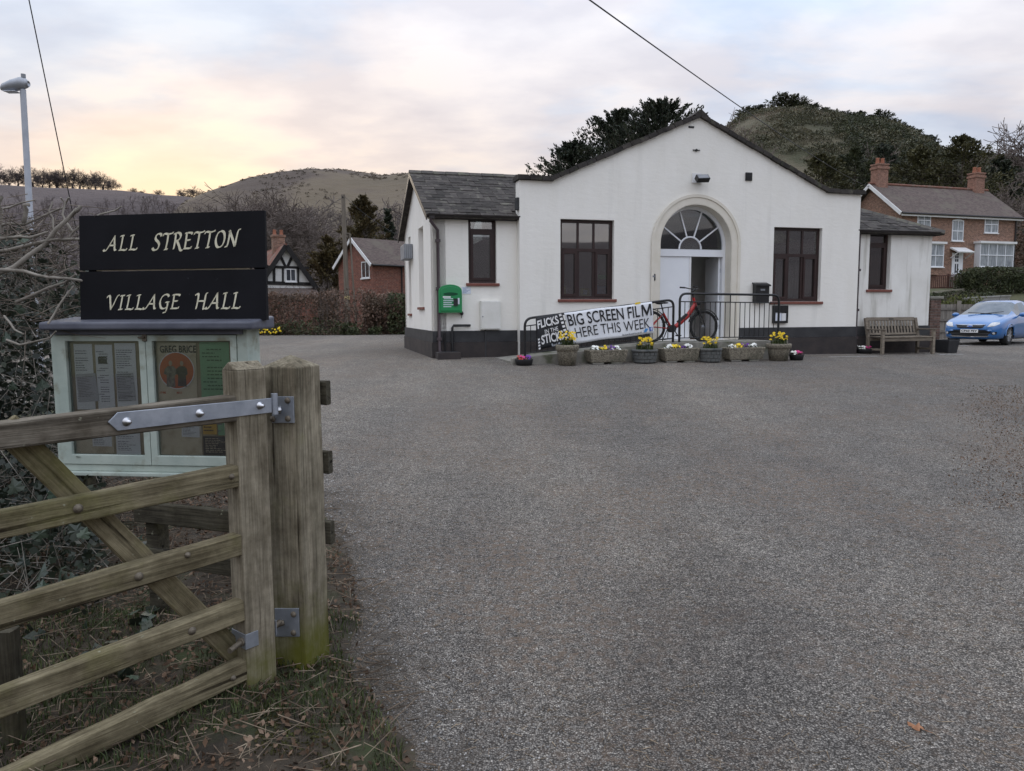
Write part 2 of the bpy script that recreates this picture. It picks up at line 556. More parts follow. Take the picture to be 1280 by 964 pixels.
def segs_mesh(segs, sides=4):
    """tapered little tubes; segs rows: p0(3) p1(3) r0 r1"""
    S = np.asarray(segs, dtype=np.float64)
    p0, p1, r0, r1 = S[:, 0:3], S[:, 3:6], S[:, 6], S[:, 7]
    d = p1 - p0; d /= np.linalg.norm(d, axis=1, keepdims=True) + 1e-9
    ref = np.where(np.abs(d[:, 2:3]) < .9, np.array([[0, 0, 1.]]), np.array([[1., 0, 0]]))
    a = np.cross(d, ref); a /= np.linalg.norm(a, axis=1, keepdims=True) + 1e-9
    b = np.cross(d, a)
    n = len(S); V = np.zeros((n, 2 * sides, 3))
    for k in range(sides):
        t = 2 * math.pi * k / sides
        o = a * math.cos(t) + b * math.sin(t)
        V[:, k] = p0 + o * r0[:, None]; V[:, sides + k] = p1 + o * r1[:, None]
    base = (np.arange(n) * 2 * sides)[:, None]
    F = []
    for k in range(sides):
        k2 = (k + 1) % sides
        F.append(base + np.array([[k, k2, sides + k2, sides + k]]))
    return V.reshape(-1, 3), np.stack(F, 1).reshape(-1, 4)
def grow(rng, h, depth=5, r=None, nch=(3, 4), spread=.55, first=.3, up=.25, wob=.12, shrink=.72, rsh=.62, trunk_only=False):
    """branching skeleton; returns (trunk segs, branch segs)"""
    trunk, br = [], []
    r = r or h * .022
    def rec(p, d, L, rad, lv):
        steps = 3 if lv > 1 else 2
        q = p.copy(); dd = d.copy(); rr = rad
        for i in range(steps):
            dd = dd + rng.normal(size=3) * wob + np.array([0, 0, up * .15]); dd /= np.linalg.norm(dd)
            q2 = q + dd * L / steps; r2 = rr * (.9 if lv else .86)
            (trunk if lv == depth else br).append([*q, *q2, rr, r2])
            if lv < depth and lv > 0 and i < steps - 1 and rng.random() < .75:
                sd = dd + rng.normal(size=3) * spread * 1.3; sd /= np.linalg.norm(sd)
                rec(q2, sd, L * shrink * .75, max(r2 * .55, h * .0006), lv - 1)
            q, rr = q2, r2
        if lv == 0: return
        for c in range(rng.integers(nch[0], nch[1] + 1)):
            nd = dd + rng.normal(size=3) * spread; nd[2] += up * .5; nd /= np.linalg.norm(nd)
            rec(q, nd, L * shrink * rng.uniform(.75, 1.15), max(rr * rsh, h * .0006), lv - 1)
    rec(np.zeros(3), np.array([0, 0, 1.]), h * first, r, depth)
    return np.array(trunk), np.array(br)
def fit_h(tr, br, h):
    top = max(br[:, 5].max(), br[:, 2].max()); k = h / top
    return tr * k, br * k
# ================================================================== MATERIALS OF THE PLACE
def tarmac_mat():
    m = bpy.data.materials.new('tarmac'); m.use_nodes = True
    N, L = m.node_tree.nodes, m.node_tree.links
    b = N['Principled BSDF']; b.inputs['Roughness'].default_value = .85; b.inputs['Specular IOR Level'].default_value = .25
    g = N.new('ShaderNodeNewGeometry')
    def mapv(sc, loc=(0, 0, 0)):
        mp = N.new('ShaderNodeMapping'); mp.inputs['Scale'].default_value = sc; mp.inputs['Location'].default_value = loc
        L.new(g.outputs['Position'], mp.inputs[0]); return mp.outputs[0]
    def noise(s, sc=(1, 1, 1), det=6, ro=.6, loc=(0, 0, 0)):
        n = N.new('ShaderNodeTexNoise'); n.inputs['Scale'].default_value = s; n.inputs['Detail'].default_value = det; n.inputs['Roughness'].default_value = ro
        L.new(mapv(sc, loc), n.inputs['Vector']); return n.outputs['Fac']
    def ramp(f, *st):
        r = N.new('ShaderNodeValToRGB'); e = r.color_ramp.elements
        e[0].position, e[0].color = st[0][0], (*st[0][1], 1); e[1].position, e[1].color = st[1][0], (*st[1][1], 1)
        for p, c in st[2:]:
            k = e.new(p); k.color = (*c, 1)
        L.new(f, r.inputs[0]); return r.outputs[0]
    def mix(f, a, c, mode='MIX'):
        x = N.new('ShaderNodeMix'); x.data_type = 'RGBA'; x.blend_type = mode
        if isinstance(f, float): x.inputs[0].default_value = f
        else: L.new(f, x.inputs[0])
        for i, q in ((6, a), (7, c)):
            if isinstance(q, tuple): x.inputs[i].default_value = (*q, 1)
            else: L.new(q, x.inputs[i])
        return x.outputs[2]
    v = N.new('ShaderNodeTexVoronoi'); v.inputs['Scale'].default_value = 125; v.inputs['Randomness'].default_value = 1
    L.new(mapv((1, 1, 1)), v.inputs['Vector'])
    sep = N.new('ShaderNodeSeparateColor'); L.new(v.outputs['Color'], sep.inputs[0])
    chip = ramp(sep.outputs[0], (0.0, (.14, .133, .125)), (1.0, (.62, .59, .545)), (.55, (.295, .28, .262)), (.90, (.38, .362, .338)))
    # grit between the chips is darker
    gap = ramp(v.outputs['Distance'], (.28, (1.22, 1.22, 1.22)), (.66, (.30, .295, .29)))
    c = mix(1.0, chip, gap, 'MULTIPLY')
    lump = ramp(noise(26, (1, 1, 1), 4, .7), (.36, (.70, .695, .69)), (.62, (1.2, 1.19, 1.17)))
    c = mix(1.0, c, lump, 'MULTIPLY')
    lane = ramp(noise(.75, (1, .10, 1), 3, .5, (1.3, 0, 0)), (.38, (.90, .90, .905)), (.62, (1.10, 1.095, 1.085)))
    c = mix(1.0, c, lane, 'MULTIPLY')
    big = ramp(noise(.42, (1, .55, 1), 5), (.34, (.82, .82, .83)), (.66, (1.16, 1.13, 1.09)))
    c = mix(1.0, c, big, 'MULTIPLY')
    mid = ramp(noise(3.2, (1, 1, 1), 8, .72), (.36, (.86, .85, .84)), (.66, (1.13, 1.12, 1.10)))
    c = mix(1.0, c, mid, 'MULTIPLY')
    # trampled needles and soil lying in drifts
    dr = ramp(noise(.8, (1, .8, 1), 9, .74, (4.1, 2.2, 0)), (.44, (0, 0, 0)), (.62, (1, 1, 1)))
    dr2 = ramp(noise(22, (1, 1, 1), 5, .7), (.46, (0, 0, 0)), (.6, (1, 1, 1)))
    f = N.new('ShaderNodeMath'); f.operation = 'MULTIPLY'; L.new(dr, f.inputs[0]); L.new(dr2, f.inputs[1])
    f2 = N.new('ShaderNodeMath'); f2.operation = 'MULTIPLY'; L.new(f.outputs[0], f2.inputs[0]); f2.inputs[1].default_value = .8
    c = mix(f2.outputs[0], c, (.20, .145, .105))
    # soil trodden off the left bank, thinning out over the tarmac
    sx = N.new('ShaderNodeSeparateXYZ'); L.new(g.outputs['Position'], sx.inputs[0])
    dl = N.new('ShaderNodeMath'); dl.operation = 'MULTIPLY_ADD'; L.new(sx.outputs[1], dl.inputs[0]); dl.inputs[1].default_value = .33; dl.inputs[2].default_value = -.46
    dx_ = N.new('ShaderNodeMath'); dx_.operation = 'ADD'; L.new(sx.outputs[0], dx_.inputs[0]); L.new(dl.outputs[0], dx_.inputs[1])
    dn = N.new('ShaderNodeMath'); dn.operation = 'MULTIPLY_ADD'; L.new(noise(4.5, det=9, ro=.72), dn.inputs[0]); dn.inputs[1].default_value = 1.5; L.new(dx_.outputs[0], dn.inputs[2])
    yl = N.new('ShaderNodeMapRange'); yl.inputs['From Min'].default_value = 6.0; yl.inputs['From Max'].default_value = 8.5; L.new(sx.outputs[1], yl.inputs[0])
    dn2 = N.new('ShaderNodeMath'); dn2.operation = 'MULTIPLY_ADD'; L.new(yl.outputs[0], dn2.inputs[0]); dn2.inputs[1].default_value = 6; L.new(dn.outputs[0], dn2.inputs[2]); dn = dn2
    df = ramp(dn.outputs[0], (.62, (.9, .9, .9)), (1.0, (0, 0, 0)))
    c = mix(df, c, ramp(noise(60, det=4), (.35, (.045, .038, .03)), (.7, (.15, .125, .10))))
    dl3 = N.new('ShaderNodeMath'); dl3.operation = 'MULTIPLY_ADD'; L.new(sx.outputs[1], dl3.inputs[0]); dl3.inputs[1].default_value = -.668; L.new(sx.outputs[0], dl3.inputs[2])  # right edge: shade put into the tarmac colour, mixed with brown litter tones
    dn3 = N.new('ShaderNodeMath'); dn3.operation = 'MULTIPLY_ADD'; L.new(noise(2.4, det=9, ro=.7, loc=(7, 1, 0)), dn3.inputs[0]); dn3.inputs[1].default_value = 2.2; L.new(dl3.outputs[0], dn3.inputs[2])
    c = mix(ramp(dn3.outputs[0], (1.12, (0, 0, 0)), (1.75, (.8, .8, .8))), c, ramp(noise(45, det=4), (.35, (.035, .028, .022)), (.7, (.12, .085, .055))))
    # oil darkened strip where cars turn in
    st = N.new('ShaderNodeVectorMath'); st.operation = 'DISTANCE'
    mp = N.new('ShaderNodeMapping'); mp.vector_type = 'TEXTURE'
    mp.inputs['Location'].default_value = (.85, 3.2, 0); mp.inputs['Rotation'].default_value = (0, 0, R(-10)); mp.inputs['Scale'].default_value = (.55, 1.8, 50)
    L.new(g.outputs['Position'], mp.inputs[0]); L.new(mp.outputs[0], st.inputs[0]); st.inputs[1].default_value = (0, 0, 0)
    ns = N.new('ShaderNodeMath'); ns.operation = 'MULTIPLY_ADD'; L.new(noise(2.6, det=6), ns.inputs[0]); ns.inputs[1].default_value = 1.1; L.new(st.outputs['Value'], ns.inputs[2])
    sm = ramp(ns.outputs[0], (.9, (.70, .70, .71)), (1.0, (1, 1, 1)))
    smr = sm.node.color_ramp; smr.elements[0].position = .55; smr.elements[1].position = 1.0
    dv = N.new('ShaderNodeMath'); dv.operation = 'DIVIDE'; L.new(ns.outputs[0], dv.inputs[0]); dv.inputs[1].default_value = 1.75; L.new(dv.outputs[0], sm.node.inputs[0])
    c = mix(1.0, c, sm, 'MULTIPLY')
    L.new(c, b.inputs['Base Color'])
    bp = N.new('ShaderNodeBump'); bp.inputs['Strength'].default_value = 1.0; bp.inputs['Distance'].default_value = .012; bp.invert = True
    L.new(v.outputs['Distance'], bp.inputs['Height'])
    bp2 = N.new('ShaderNodeBump'); bp2.inputs['Strength'].default_value = .5; bp2.inputs['Distance'].default_value = .02
    L.new(noise(24, det=6, ro=.7), bp2.inputs['Height']); L.new(bp.outputs[0], bp2.inputs['Normal']); L.new(bp2.outputs[0], b.inputs['Normal'])
    return m
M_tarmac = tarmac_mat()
M_soil = mk('soil', (.035, .028, .02), (.075, .058, .04), scale=7, rough=.95, bump=.8, bscale=30, bdist=.03, coord='World', c3=(.04, .05, .018), s3=2.2, t3=(.5, .62))
M_field = mk('rough_grass', (.06, .07, .03), (.10, .095, .05), scale=.6, rough=.95, bump=.5, bscale=6, bdist=.1, coord='World')
M_hillA = mk('winter_wood_slope', (.085, .068, .068), (.125, .10, .095), scale=.035, rough=1, bump=1, bscale=.3, bdist=2.0, coord='World', detail=8)
M_hillB = mk('hill_pasture', (.11, .088, .060), (.175, .138, .096), scale=.02, rough=1, bump=.8, bscale=.15, bdist=1.5, coord='World', detail=9, c3=(.085, .066, .054), s3=.02, t3=(.46, .6))
M_hillC = mk('scrub_slope', (.085, .077, .048), (.15, .126, .085), scale=.09, rough=1, bump=1, bscale=.8, bdist=.8, coord='World', detail=9, c3=(.06, .06, .032), s3=.05, t3=(.45, .6))
M_plaster = mk('white_render', (.845, .82, .76), (.885, .862, .81), scale=1.4, rough=.9, bump=.35, bscale=7, bdist=.02, detail=8, bstretch=(.7, .7, 1.6), c3=(.73, .71, .66), s3=1.0, t3=(.56, .86), st3=(3, 3, .3), stretch=(1.6, 1.6, .6))
M_plaster_st = mk('stained_render', (.74, .725, .68), (.84, .83, .79), scale=1.4, rough=.9, bump=.35, bscale=7, bdist=.02, detail=8, c3=(.40, .385, .33), s3=1.3, t3=(.52, .78), st3=(4, 4, .35))
M_cream = mk('cream_paint', (.70, .655, .56), (.76, .715, .63), scale=3, rough=.8, bump=.2, bscale=20, bdist=.005)
M_plinth = mk('black_masonry_paint', (.028, .028, .03), (.05, .05, .052), scale=3, rough=.75, bump=.5, bscale=14, bdist=.01)
M_plinth2 = mk('dark_brick_paint', (.032, .028, .028), (.055, .045, .042), scale=3, rough=.85, bump=.7, bscale=14, bdist=.014)
M_slate = mk('slate', (.034, .030, .028), (.062, .054, .049), scale=9, spec=.2, rough=.85, bump=.4, bscale=30, bdist=.006, rnd=.45, c3=(.11, .105, .085), s3=5, t3=(.55, .7))
M_ridge = mk('ridge_clay', (.05, .045, .042), (.09, .08, .07), scale=8, rough=.9, bump=.4, rnd=.3, c3=(.10, .10, .07), s3=6)
M_coping = mk('coping_stone', (.028, .025, .024), (.06, .052, .046), scale=6, rough=.9, bump=.6, bscale=22, bdist=.012, rnd=.35, c3=(.075, .08, .05), s3=5, t3=(.58, .7))
M_brown = mk('brown_frame', (.026, .013, .012), (.036, .018, .016), scale=5, rough=.45, bump=.1)
M_sill = mk('tile_sill', (.16, .055, .04), (.22, .08, .06), scale=6, rough=.7, bump=.2)
M_gutter = mk('gutter_black', (.018, .014, .014), (.03, .025, .024), scale=5, rough=.45)
M_pipe = mk('downpipe_brown', (.055, .04, .045), (.08, .06, .065), scale=3, rough=.5)
M_whitepaint = mk('white_paint', (.78, .80, .84), (.82, .84, .87), scale=2, rough=.4, bump=.05)
M_whitedull = mk('white_trim', (.72, .72, .72), (.80, .80, .80), scale=2, rough=.5)
M_glass = glass_mat('window_glass', (.62, .66, .66), refl=.95, least=.15)
M_glassfan = glass_mat('fanlight_glass', (.5, .55, .58), refl=.8, least=.03)
M_dark = mk('dark_inside', (.02, .02, .021))
M_floorin = mk('hall_floor', (.16, .10, .06), (.2, .13, .08), scale=2)
M_roomwall = mk('hall_inside_wall', (.70, .69, .66), (.76, .75, .72), scale=2)
M_black = mk('black_paint', (.012, .012, .013), (.02, .02, .021), scale=8, rough=.35, bump=.08, bscale=60)
M_blackmatt = mk('black_matt', (.02, .02, .022), (.03, .03, .032), scale=8, rough=.7)
M_rubber = mk('rubber', (.018, .018, .018), (.028, .028, .028), scale=20, rough=.8)
M_steel = mk('galvanised', (.32, .35, .40), (.44, .47, .52), scale=14, rough=.5, metal=.75, bump=.1, c3=(.22, .2, .19), s3=9, t3=(.62, .72))
M_steel2 = mk('bolt_steel', (.45, .46, .48), (.6, .6, .62), scale=20, rough=.3, metal=.95)
M_lampgrey = mk('lamp_grey', (.34, .36, .40), (.42, .44, .48), scale=4, rough=.45, metal=.3)
M_concrete = mk('concrete', (.20, .19, .165), (.30, .285, .25), scale=5, rough=.95, bump=.5, bscale=30, bdist=.01, c3=(.10, .105, .07), s3=2.5, t3=(.52, .66))
M_aggregate = mk('pebbled_stone', (.10, .09, .07), (.30, .265, .20), scale=38, rough=.95, bump=1.0, bscale=45, bdist=.02, detail=3, c3=(.07, .07, .05), s3=3, t3=(.55, .7))
M_slatepot = mk('grey_stone_pot', (.07, .075, .075), (.15, .15, .14), scale=9, rough=.95, bump=.7, bscale=24, bdist=.015)
M_teakgrey = mk('weathered_oak', (.15, .125, .10), (.26, .22, .17), scale=5, rough=.9, bump=.5, bscale=22, bdist=.006, stretch=(1, 6, 6), rnd=.18)

M_grassleaf = leaf_mat('green_blades', (.03, .042, .012), (.05, .068, .020), (.085, .10, .035), 3, transl=.2)
M_yew = leaf_mat('yew', (.022, .028, .014), (.038, .046, .02), (.062, .064, .026), .9, transl=.12)
M_yewolive = leaf_mat('olive_yew', (.038, .038, .016), (.06, .058, .024), (.092, .084, .036), .9, transl=.12)
M_fir = leaf_mat('dark_fir', (.016, .022, .014), (.026, .034, .02), (.045, .052, .028), 1.1, transl=.1)
M_yewbrown = leaf_mat('bronze_conifer', (.045, .036, .016), (.075, .056, .024), (.105, .085, .036), .8, transl=.12)
M_scrub = leaf_mat('hill_scrub', (.046, .050, .026), (.080, .077, .042), (.14, .122, .076), .32, transl=.1)
M_bracken = leaf_mat('dead_bracken', (.12, .095, .066), (.175, .14, .10), (.24, .195, .14), .3, transl=.1)
M_bracken2 = leaf_mat('brown_gorse', (.06, .05, .034), (.095, .075, .05), (.13, .10, .068), .2, transl=.1)
M_hedgegreen = leaf_mat('evergreen_hedge', (.03, .038, .016), (.05, .06, .026), (.08, .088, .04), 1.8, transl=.15)
M_bushgreen = leaf_mat('bright_shrub', (.06, .07, .018), (.10, .115, .03), (.15, .16, .05), 2.2, transl=.2)
M_beech = leaf_mat('beech_hedge_leaf', (.075, .055, .036), (.14, .092, .066), (.21, .14, .105), .9, transl=.2)
M_ivy = leaf_mat('ivy_leaf', (.014, .021, .014), (.026, .036, .023), (.05, .06, .038), 2.5, rough=.45, transl=.1, spec=.5)
M_ivylarge = leaf_mat('ivy_leaf_large', (.02, .034, .022), (.036, .054, .034), (.06, .078, .052), 3.5, rough=.4, transl=.1, rnd=.45, spec=.5)
M_litter = leaf_mat('dead_leaves', (.06, .035, .02), (.13, .08, .05), (.24, .17, .12), 9, transl=.1, rough=.8)
M_straw = leaf_mat('dry_straw', (.20, .155, .10), (.30, .24, .16), (.40, .33, .23), 9, transl=0, rough=.8)
M_stone = leaf_mat('loose_stones', (.10, .098, .095), (.22, .21, .20), (.48, .46, .44), 20, transl=0, rough=.9)
M_bark = mk('bark', (.075, .06, .05), (.13, .105, .088), scale=6, rough=.95, bump=.6, bscale=20, stretch=(3, 3, 1))
M_twig = mk('bare_twigs', (.12, .096, .086), (.18, .145, .128), scale=1, rough=.95)
M_twigdark = mk('far_twigs', (.10, .082, .078), (.145, .12, .112), scale=1, rough=.95)
M_cutbranch = mk('cut_branch', (.17, .15, .125), (.32, .29, .25), scale=9, rough=.9, bump=.5, bscale=40, c3=(.09, .08, .06), s3=7)

# ================================================================== GROUND
def grid_mesh(name, xs, ys, zf, mat, smooth=True):
    nx, ny = len(xs), len(ys)
    V = [(x, y, zf(x, y)) for y in ys for x in xs]
    F = [(j*nx + i, j*nx + i + 1, (j + 1)*nx + i + 1, (j + 1)*nx + i) for j in range(ny - 1) for i in range(nx - 1)]
    return np_mesh(name, V, F, mat, smooth)
xs = sorted(set([-900, -500, -250, -120] + list(np.arange(-60, 61, 3.0)) + [90, 120, 250, 500, 900]))
ys = sorted(set([-900, -400, -150, -60, -30] + list(np.arange(-12, 62, 2.0)) + [80, 120, 200, 300, 420, 700, 900]))
tag(link('ground', grid_mesh('ground', xs, ys, lambda x, y: gz(x, y) - .04, M_field)), kind='structure')
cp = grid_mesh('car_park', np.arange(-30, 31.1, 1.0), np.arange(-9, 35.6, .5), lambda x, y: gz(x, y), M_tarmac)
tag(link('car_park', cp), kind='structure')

# ================================================================== HILLS
_rg = np.random.default_rng(5)
def vnoise(x, y, seed=0):
    """cheap smooth value noise"""
    def h(i, j):
        s = np.sin(i * 127.1 + j * 311.7 + seed * 74.7) * 43758.5453
        return s - np.floor(s)
    xi, yi = np.floor(x), np.floor(y); xf, yf = x - xi, y - yi
    u, v = xf*xf*(3 - 2*xf), yf*yf*(3 - 2*yf)
    return (h(xi, yi)*(1-u) + h(xi+1, yi)*u)*(1-v) + (h(xi, yi+1)*(1-u) + h(xi+1, yi+1)*u)*v
class Hill:
    def __init__(self, prof, Rr, r0, seed, amp, power=1.0, base=.0):
        az, te = [], []
        for px, py in prof:
            d = ray(px, py)
            az.append(math.atan2(d.x, d.y)); te.append(d.z / math.hypot(d.x, d.y))
        o = np.argsort(az)
        self.az, self.te = np.array(az)[o], np.array(te)[o]
        self.R, self.r0, self.seed, self.amp, self.power, self.base = Rr, r0, seed, amp, power, base
    def z(self, a, r):
        a, r = np.asarray(a, float), np.asarray(r, float)
        zr = CAMZ + np.interp(a, self.az, self.te) * self.R
        t = np.clip((r - self.r0) / (self.R - self.r0), 0, 1)
        s = np.power(t * t * (3 - 2 * t), self.power)
        back = np.clip((r - self.R) / (self.R * .9), 0, 1)
        s = np.where(r > self.R, 1 - back * back, s)
        x, y = np.sin(a) * r, np.cos(a) * r
        n = (vnoise(x / 60, y / 60, self.seed) - .5) + .5 * (vnoise(x / 21, y / 21, self.seed + 3) - .5)
        fade = np.sin(np.clip(t, 0, 1) * math.pi) + np.where(r > self.R, .4, 0)
        return self.base + (zr - self.base) * s + n * self.amp * fade
    def mesh(self, name, mat, na=120, nr=40):
        A = np.linspace(self.az[0], self.az[-1], na)
        Rr = np.concatenate([np.linspace(self.r0, self.R, nr), self.R * np.linspace(1.03, 1.9, 14)])
        AA, RR = np.meshgrid(A, Rr)
        Z = self.z(AA, RR)
        V = np.stack([np.sin(AA) * RR, np.cos(AA) * RR, Z - .3], -1).reshape(-1, 3)
        n = na
        F = [(j*n + i, j*n + i + 1, (j + 1)*n + i + 1, (j + 1)*n + i) for j in range(len(Rr) - 1) for i in range(n - 1)]
        return tag(link(name, np_mesh(name, V, np.array(F), mat, True)), kind='structure')
    def pts(self, rng, n, pxa, pxb, ra, rb):
        a0, a1 = [math.atan2(ray(p, 300).x, ray(p, 300).y) for p in (pxa, pxb)]
        a = rng.uniform(a0, a1, n); r = np.sqrt(rng.uniform((ra*self.R)**2, (rb*self.R)**2, n))
        return a, r, np.stack([np.sin(a)*r, np.cos(a)*r, self.z(a, r) - .4], 1)
    def at_px(self, px, k=1.0):
        a = math.atan2(ray(px, 300).x, ray(px, 300).y); r = self.R * k
        return Vector((math.sin(a)*r, math.cos(a)*r, float(self.z(a, r)) - .4))
hillA = Hill([(-700, 190), (-300, 215), (0, 239), (80, 241), (150, 244), (200, 250), (240, 253), (265, 257), (330, 282), (430, 320), (520, 352)], 430, 120, 1, 9)
hillB = Hill([(120, 330), (180, 292), (230, 262), (255, 252), (280, 244), (310, 234), (350, 226), (390, 222), (420, 223.5), (450, 227), (480, 230), (515, 226), (560, 229), (650, 240), (750, 262), (900, 300), (1000, 330)], 360, 95, 2, 7)
hillC = Hill([(740, 330), (820, 255), (870, 208), (900, 180), (925, 161), (945, 154), (975, 150), (1000, 149), (1030, 154), (1060, 161), (1100, 168), (1140, 181), (1165, 200), (1200, 208), (1280, 212), (1450, 214), (1800, 240)], 190, 62, 3, 3.5, .9)
hillA.mesh('hill', M_hillA); hillB.mesh('hill', M_hillB); hillC.mesh('hill', M_hillC, 140, 50)
# the far side of the valley, behind the photographer (it shows in the hall's window panes)
def rear_hill():
    rng = np.random.default_rng(9)
    A = np.linspace(R(95), R(265), 90)
    V, F = [], []
    prof = [(150, 0), (230, .35), (330, .8), (400, 1.0), (520, .8), (700, 0)]
    for r, s in prof:
        for a in A:
            h = 38 + 14 * math.sin(a * 3.1 + 1) + 6 * math.sin(a * 7.3) + 2 * math.sin(a * 17)
            V.append((math.sin(a) * r, math.cos(a) * r, s * h - .5))
    n = len(A)
    F = [(j*n + i, j*n + i + 1, (j + 1)*n + i + 1, (j + 1)*n + i) for j in range(len(prof) - 1) for i in range(n - 1)]
    tag(link('hill', np_mesh('hill', V, np.array(F), M_hillA, True)), kind='structure')
rear_hill()

def tree_template(seed, depth=4, sides=3, nch=(2, 4), **kw):
    rng = np.random.default_rng(seed)
    tr, br = grow(rng, 1.0, depth, nch=nch, **kw)
    tr, br = fit_h(tr, br, 1.0)
    br[:, 6:] = np.maximum(br[:, 6:], .0045)
    return tr, br
def scatter_trees(name, P, H, seeds, mat, depth=3, **kw):
    rng = np.random.default_rng(77)
    Ts = []
    for s in seeds:
        tr, br = tree_template(s, depth, **kw)
        S = np.vstack([tr, br]); S[:, 6:] = np.clip(S[:, 6:], .0035, .02)
        Ts.append(segs_mesh(S, 3))
    Vs, Fs, o = [], [], 0
    for i, p in enumerate(P):
        V, F = Ts[i % len(Ts)]
        a = rng.uniform(0, 6.28); c, s = math.cos(a), math.sin(a); h = H[i]
        W = np.stack([(V[:, 0]*c - V[:, 1]*s)*h*1.1, (V[:, 0]*s + V[:, 1]*c)*h*1.1, V[:, 2]*h], 1) + p
        Vs.append(W); Fs.append(F + o); o += len(V)
    return tag(link(name, np_mesh(name, np.vstack(Vs), np.vstack(Fs), mat)), kind='stuff')
rngh = np.random.default_rng(21)
a_, r_, P_ = hillA.pts(rngh, 750, -40, 330, .40, .68)
scatter_trees('bare_woodland', P_, rngh.uniform(3, 6, len(P_)), (1, 2, 3, 4), M_twigdark)
a_, r_, P_ = hillB.pts(rngh, 900, 215, 530, .36, .62)
keep = vnoise(P_[:, 0] / 25, P_[:, 1] / 25, 8) > .33
P_ = P_[keep]
scatter_trees('bare_woodland', P_, rngh.uniform(3, 6, len(P_)), (5, 6, 7), M_twigdark)
# scrub of the wooded knoll: clumps that crowd together, bare grass between
def scrub(name, P, S, mat, per=110, leaf=.21):
    rng = np.random.default_rng(31)
    cs, n = [], len(P)
    d = rng.normal(size=(n, per, 3)); d /= np.linalg.norm(d, axis=2, keepdims=True)
    d *= rng.uniform(.55, 1.0, (n, per, 1)); d[:, :, 2] = np.abs(d[:, :, 2]) * .9
    c = P[:, None, :] + d * S[:, None, None] * np.array([1, 1, .85])
    V, F = quads(c.reshape(-1, 3), leaf * np.repeat(S, per) / 1.3, rng, 1.3)
    return tag(link(name, np_mesh(name, V, F, mat)), kind='stuff')
a_, r_, P_ = hillB.pts(rngh, 2600, 190, 560, .5, .985)
kp = vnoise(P_[:, 0]/16, P_[:, 1]/16, 19) + .5*vnoise(P_[:, 0]/5, P_[:, 1]/5, 20) > .86
scrub('hill_bracken', P_[kp], rngh.uniform(.4, 1.1, kp.sum()), M_bracken2, 26, .5)
# bigger dark trees of the knoll: along its crest and thick on its right flank
a_, r_, P_ = hillC.pts(rngh, 900, 880, 1330, .55, 1.0)
kp = (a_ > R(23.5)) & (rngh.random(len(P_)) < .55) | (vnoise(P_[:, 0]/14, P_[:, 1]/14, 15) > .80)
scrub('knoll_trees', P_[kp], rngh.uniform(1.4, 2.9, kp.sum()), M_yew, 320, .13)
a_, r_, P_ = hillC.pts(rngh, 1500, 870, 1330, .45, .99)
kp = vnoise(P_[:, 0]/7, P_[:, 1]/7, 17) > .6
scrub('brown_scrub', P_[kp], rngh.uniform(.5, 1.3, kp.sum()), M_bracken, 90, .2)
a_, r_, P_ = hillC.pts(rngh, 5200, 860, 1330, .42, 1.0)
dens = vnoise(P_[:, 0] / 9, P_[:, 1] / 9, 4) * .6 + vnoise(P_[:, 0] / 30, P_[:, 1] / 30, 6) * .55 + np.where(r_ > .93 * hillC.R, .25, 0) + np.where(a_ > R(24), .22, 0)
kp = dens > .62
P_, r_, a_ = P_[kp], r_[kp], a_[kp]
S_ = .5 + 1.5*rngh.random(len(P_))**1.8 + np.where(r_ > .93 * hillC.R, 1.0*rngh.random(len(P_)), 0) + np.where(a_ > R(25), .6, 0)
scrub('hill_scrub', P_, S_, M_scrub)

# trees that stand out on the left ridge, one by one
def bare_tree_proto(seed, name, label, cat, depth, mat_t, mat_b, group=None, sides=4, **kw):
    tr, br = tree_template(seed, depth, **kw)
    tr, br = tr.copy(), br.copy(); tr[:, 6:] *= .7; br[:, 6:] *= .55
    t = thing(name, label, cat, group=group)
    V, F = segs_mesh(tr, 7)
    link('trunk', np_mesh('trunk', V, F, mat_t, True), t)
    V, F = segs_mesh(br, sides)
    link('crown', np_mesh('crown', V, F, mat_b), t)
    return t
ridge = [bare_tree_proto(s, 'bare_tree', 'leafless tree in the dark row along the left hilltop', 'tree', 5, M_twigdark, M_twigdark, 'bare trees along the left ridge', 3, spread=.62, first=.10, nch=(3, 4), shrink=.80) for s in (41, 42, 43)]
rr = random.Random(4)
first = set()
rows = [(2, 25), (15, 22), (27, 24), (46, 25), (57, 22), (66, 24), (76, 23), (85, 24), (95, 25), (104, 23), (114, 22), (123, 24), (133, 22), (142, 17)]
for i, (px, hp) in enumerate(rows):
    p = hillA.at_px(px, .985)
    o = ridge[i % 3] if i < 3 else copy_tree(ridge[i % 3])
    d = math.hypot(p.x, p.y); h = hp / FPX * d * 1.05
    o.location = p; o.scale = (h * 1.25, h * 1.25, h); o.rotation_euler.z = rr.uniform(0, 6)
for i, (px, hp, lab) in enumerate([(168, 9, 'low leafless bush just right of the ridge wood'), (181, 8, 'small dark bush on the open ridge line'), (201, 10, 'lone small tree on the ridge left of the sunset dip'),
                                   (233, 13, 'left tree of the small clump at the sunset dip'), (243, 17, 'tallest tree of the small clump at the sunset dip'), (253, 13, 'right tree of the small clump at the sunset dip')]):
    o = copy_tree(ridge[(i + 1) % 3]); del o['group']; o['label'] = lab
    p = hillA.at_px(px, .985); d = math.hypot(p.x, p.y); h = hp / FPX * d * 1.1
    o.location = p; o.scale = (h * 1.5, h * 1.5, h); o.rotation_euler.z = rr.uniform(0, 6)
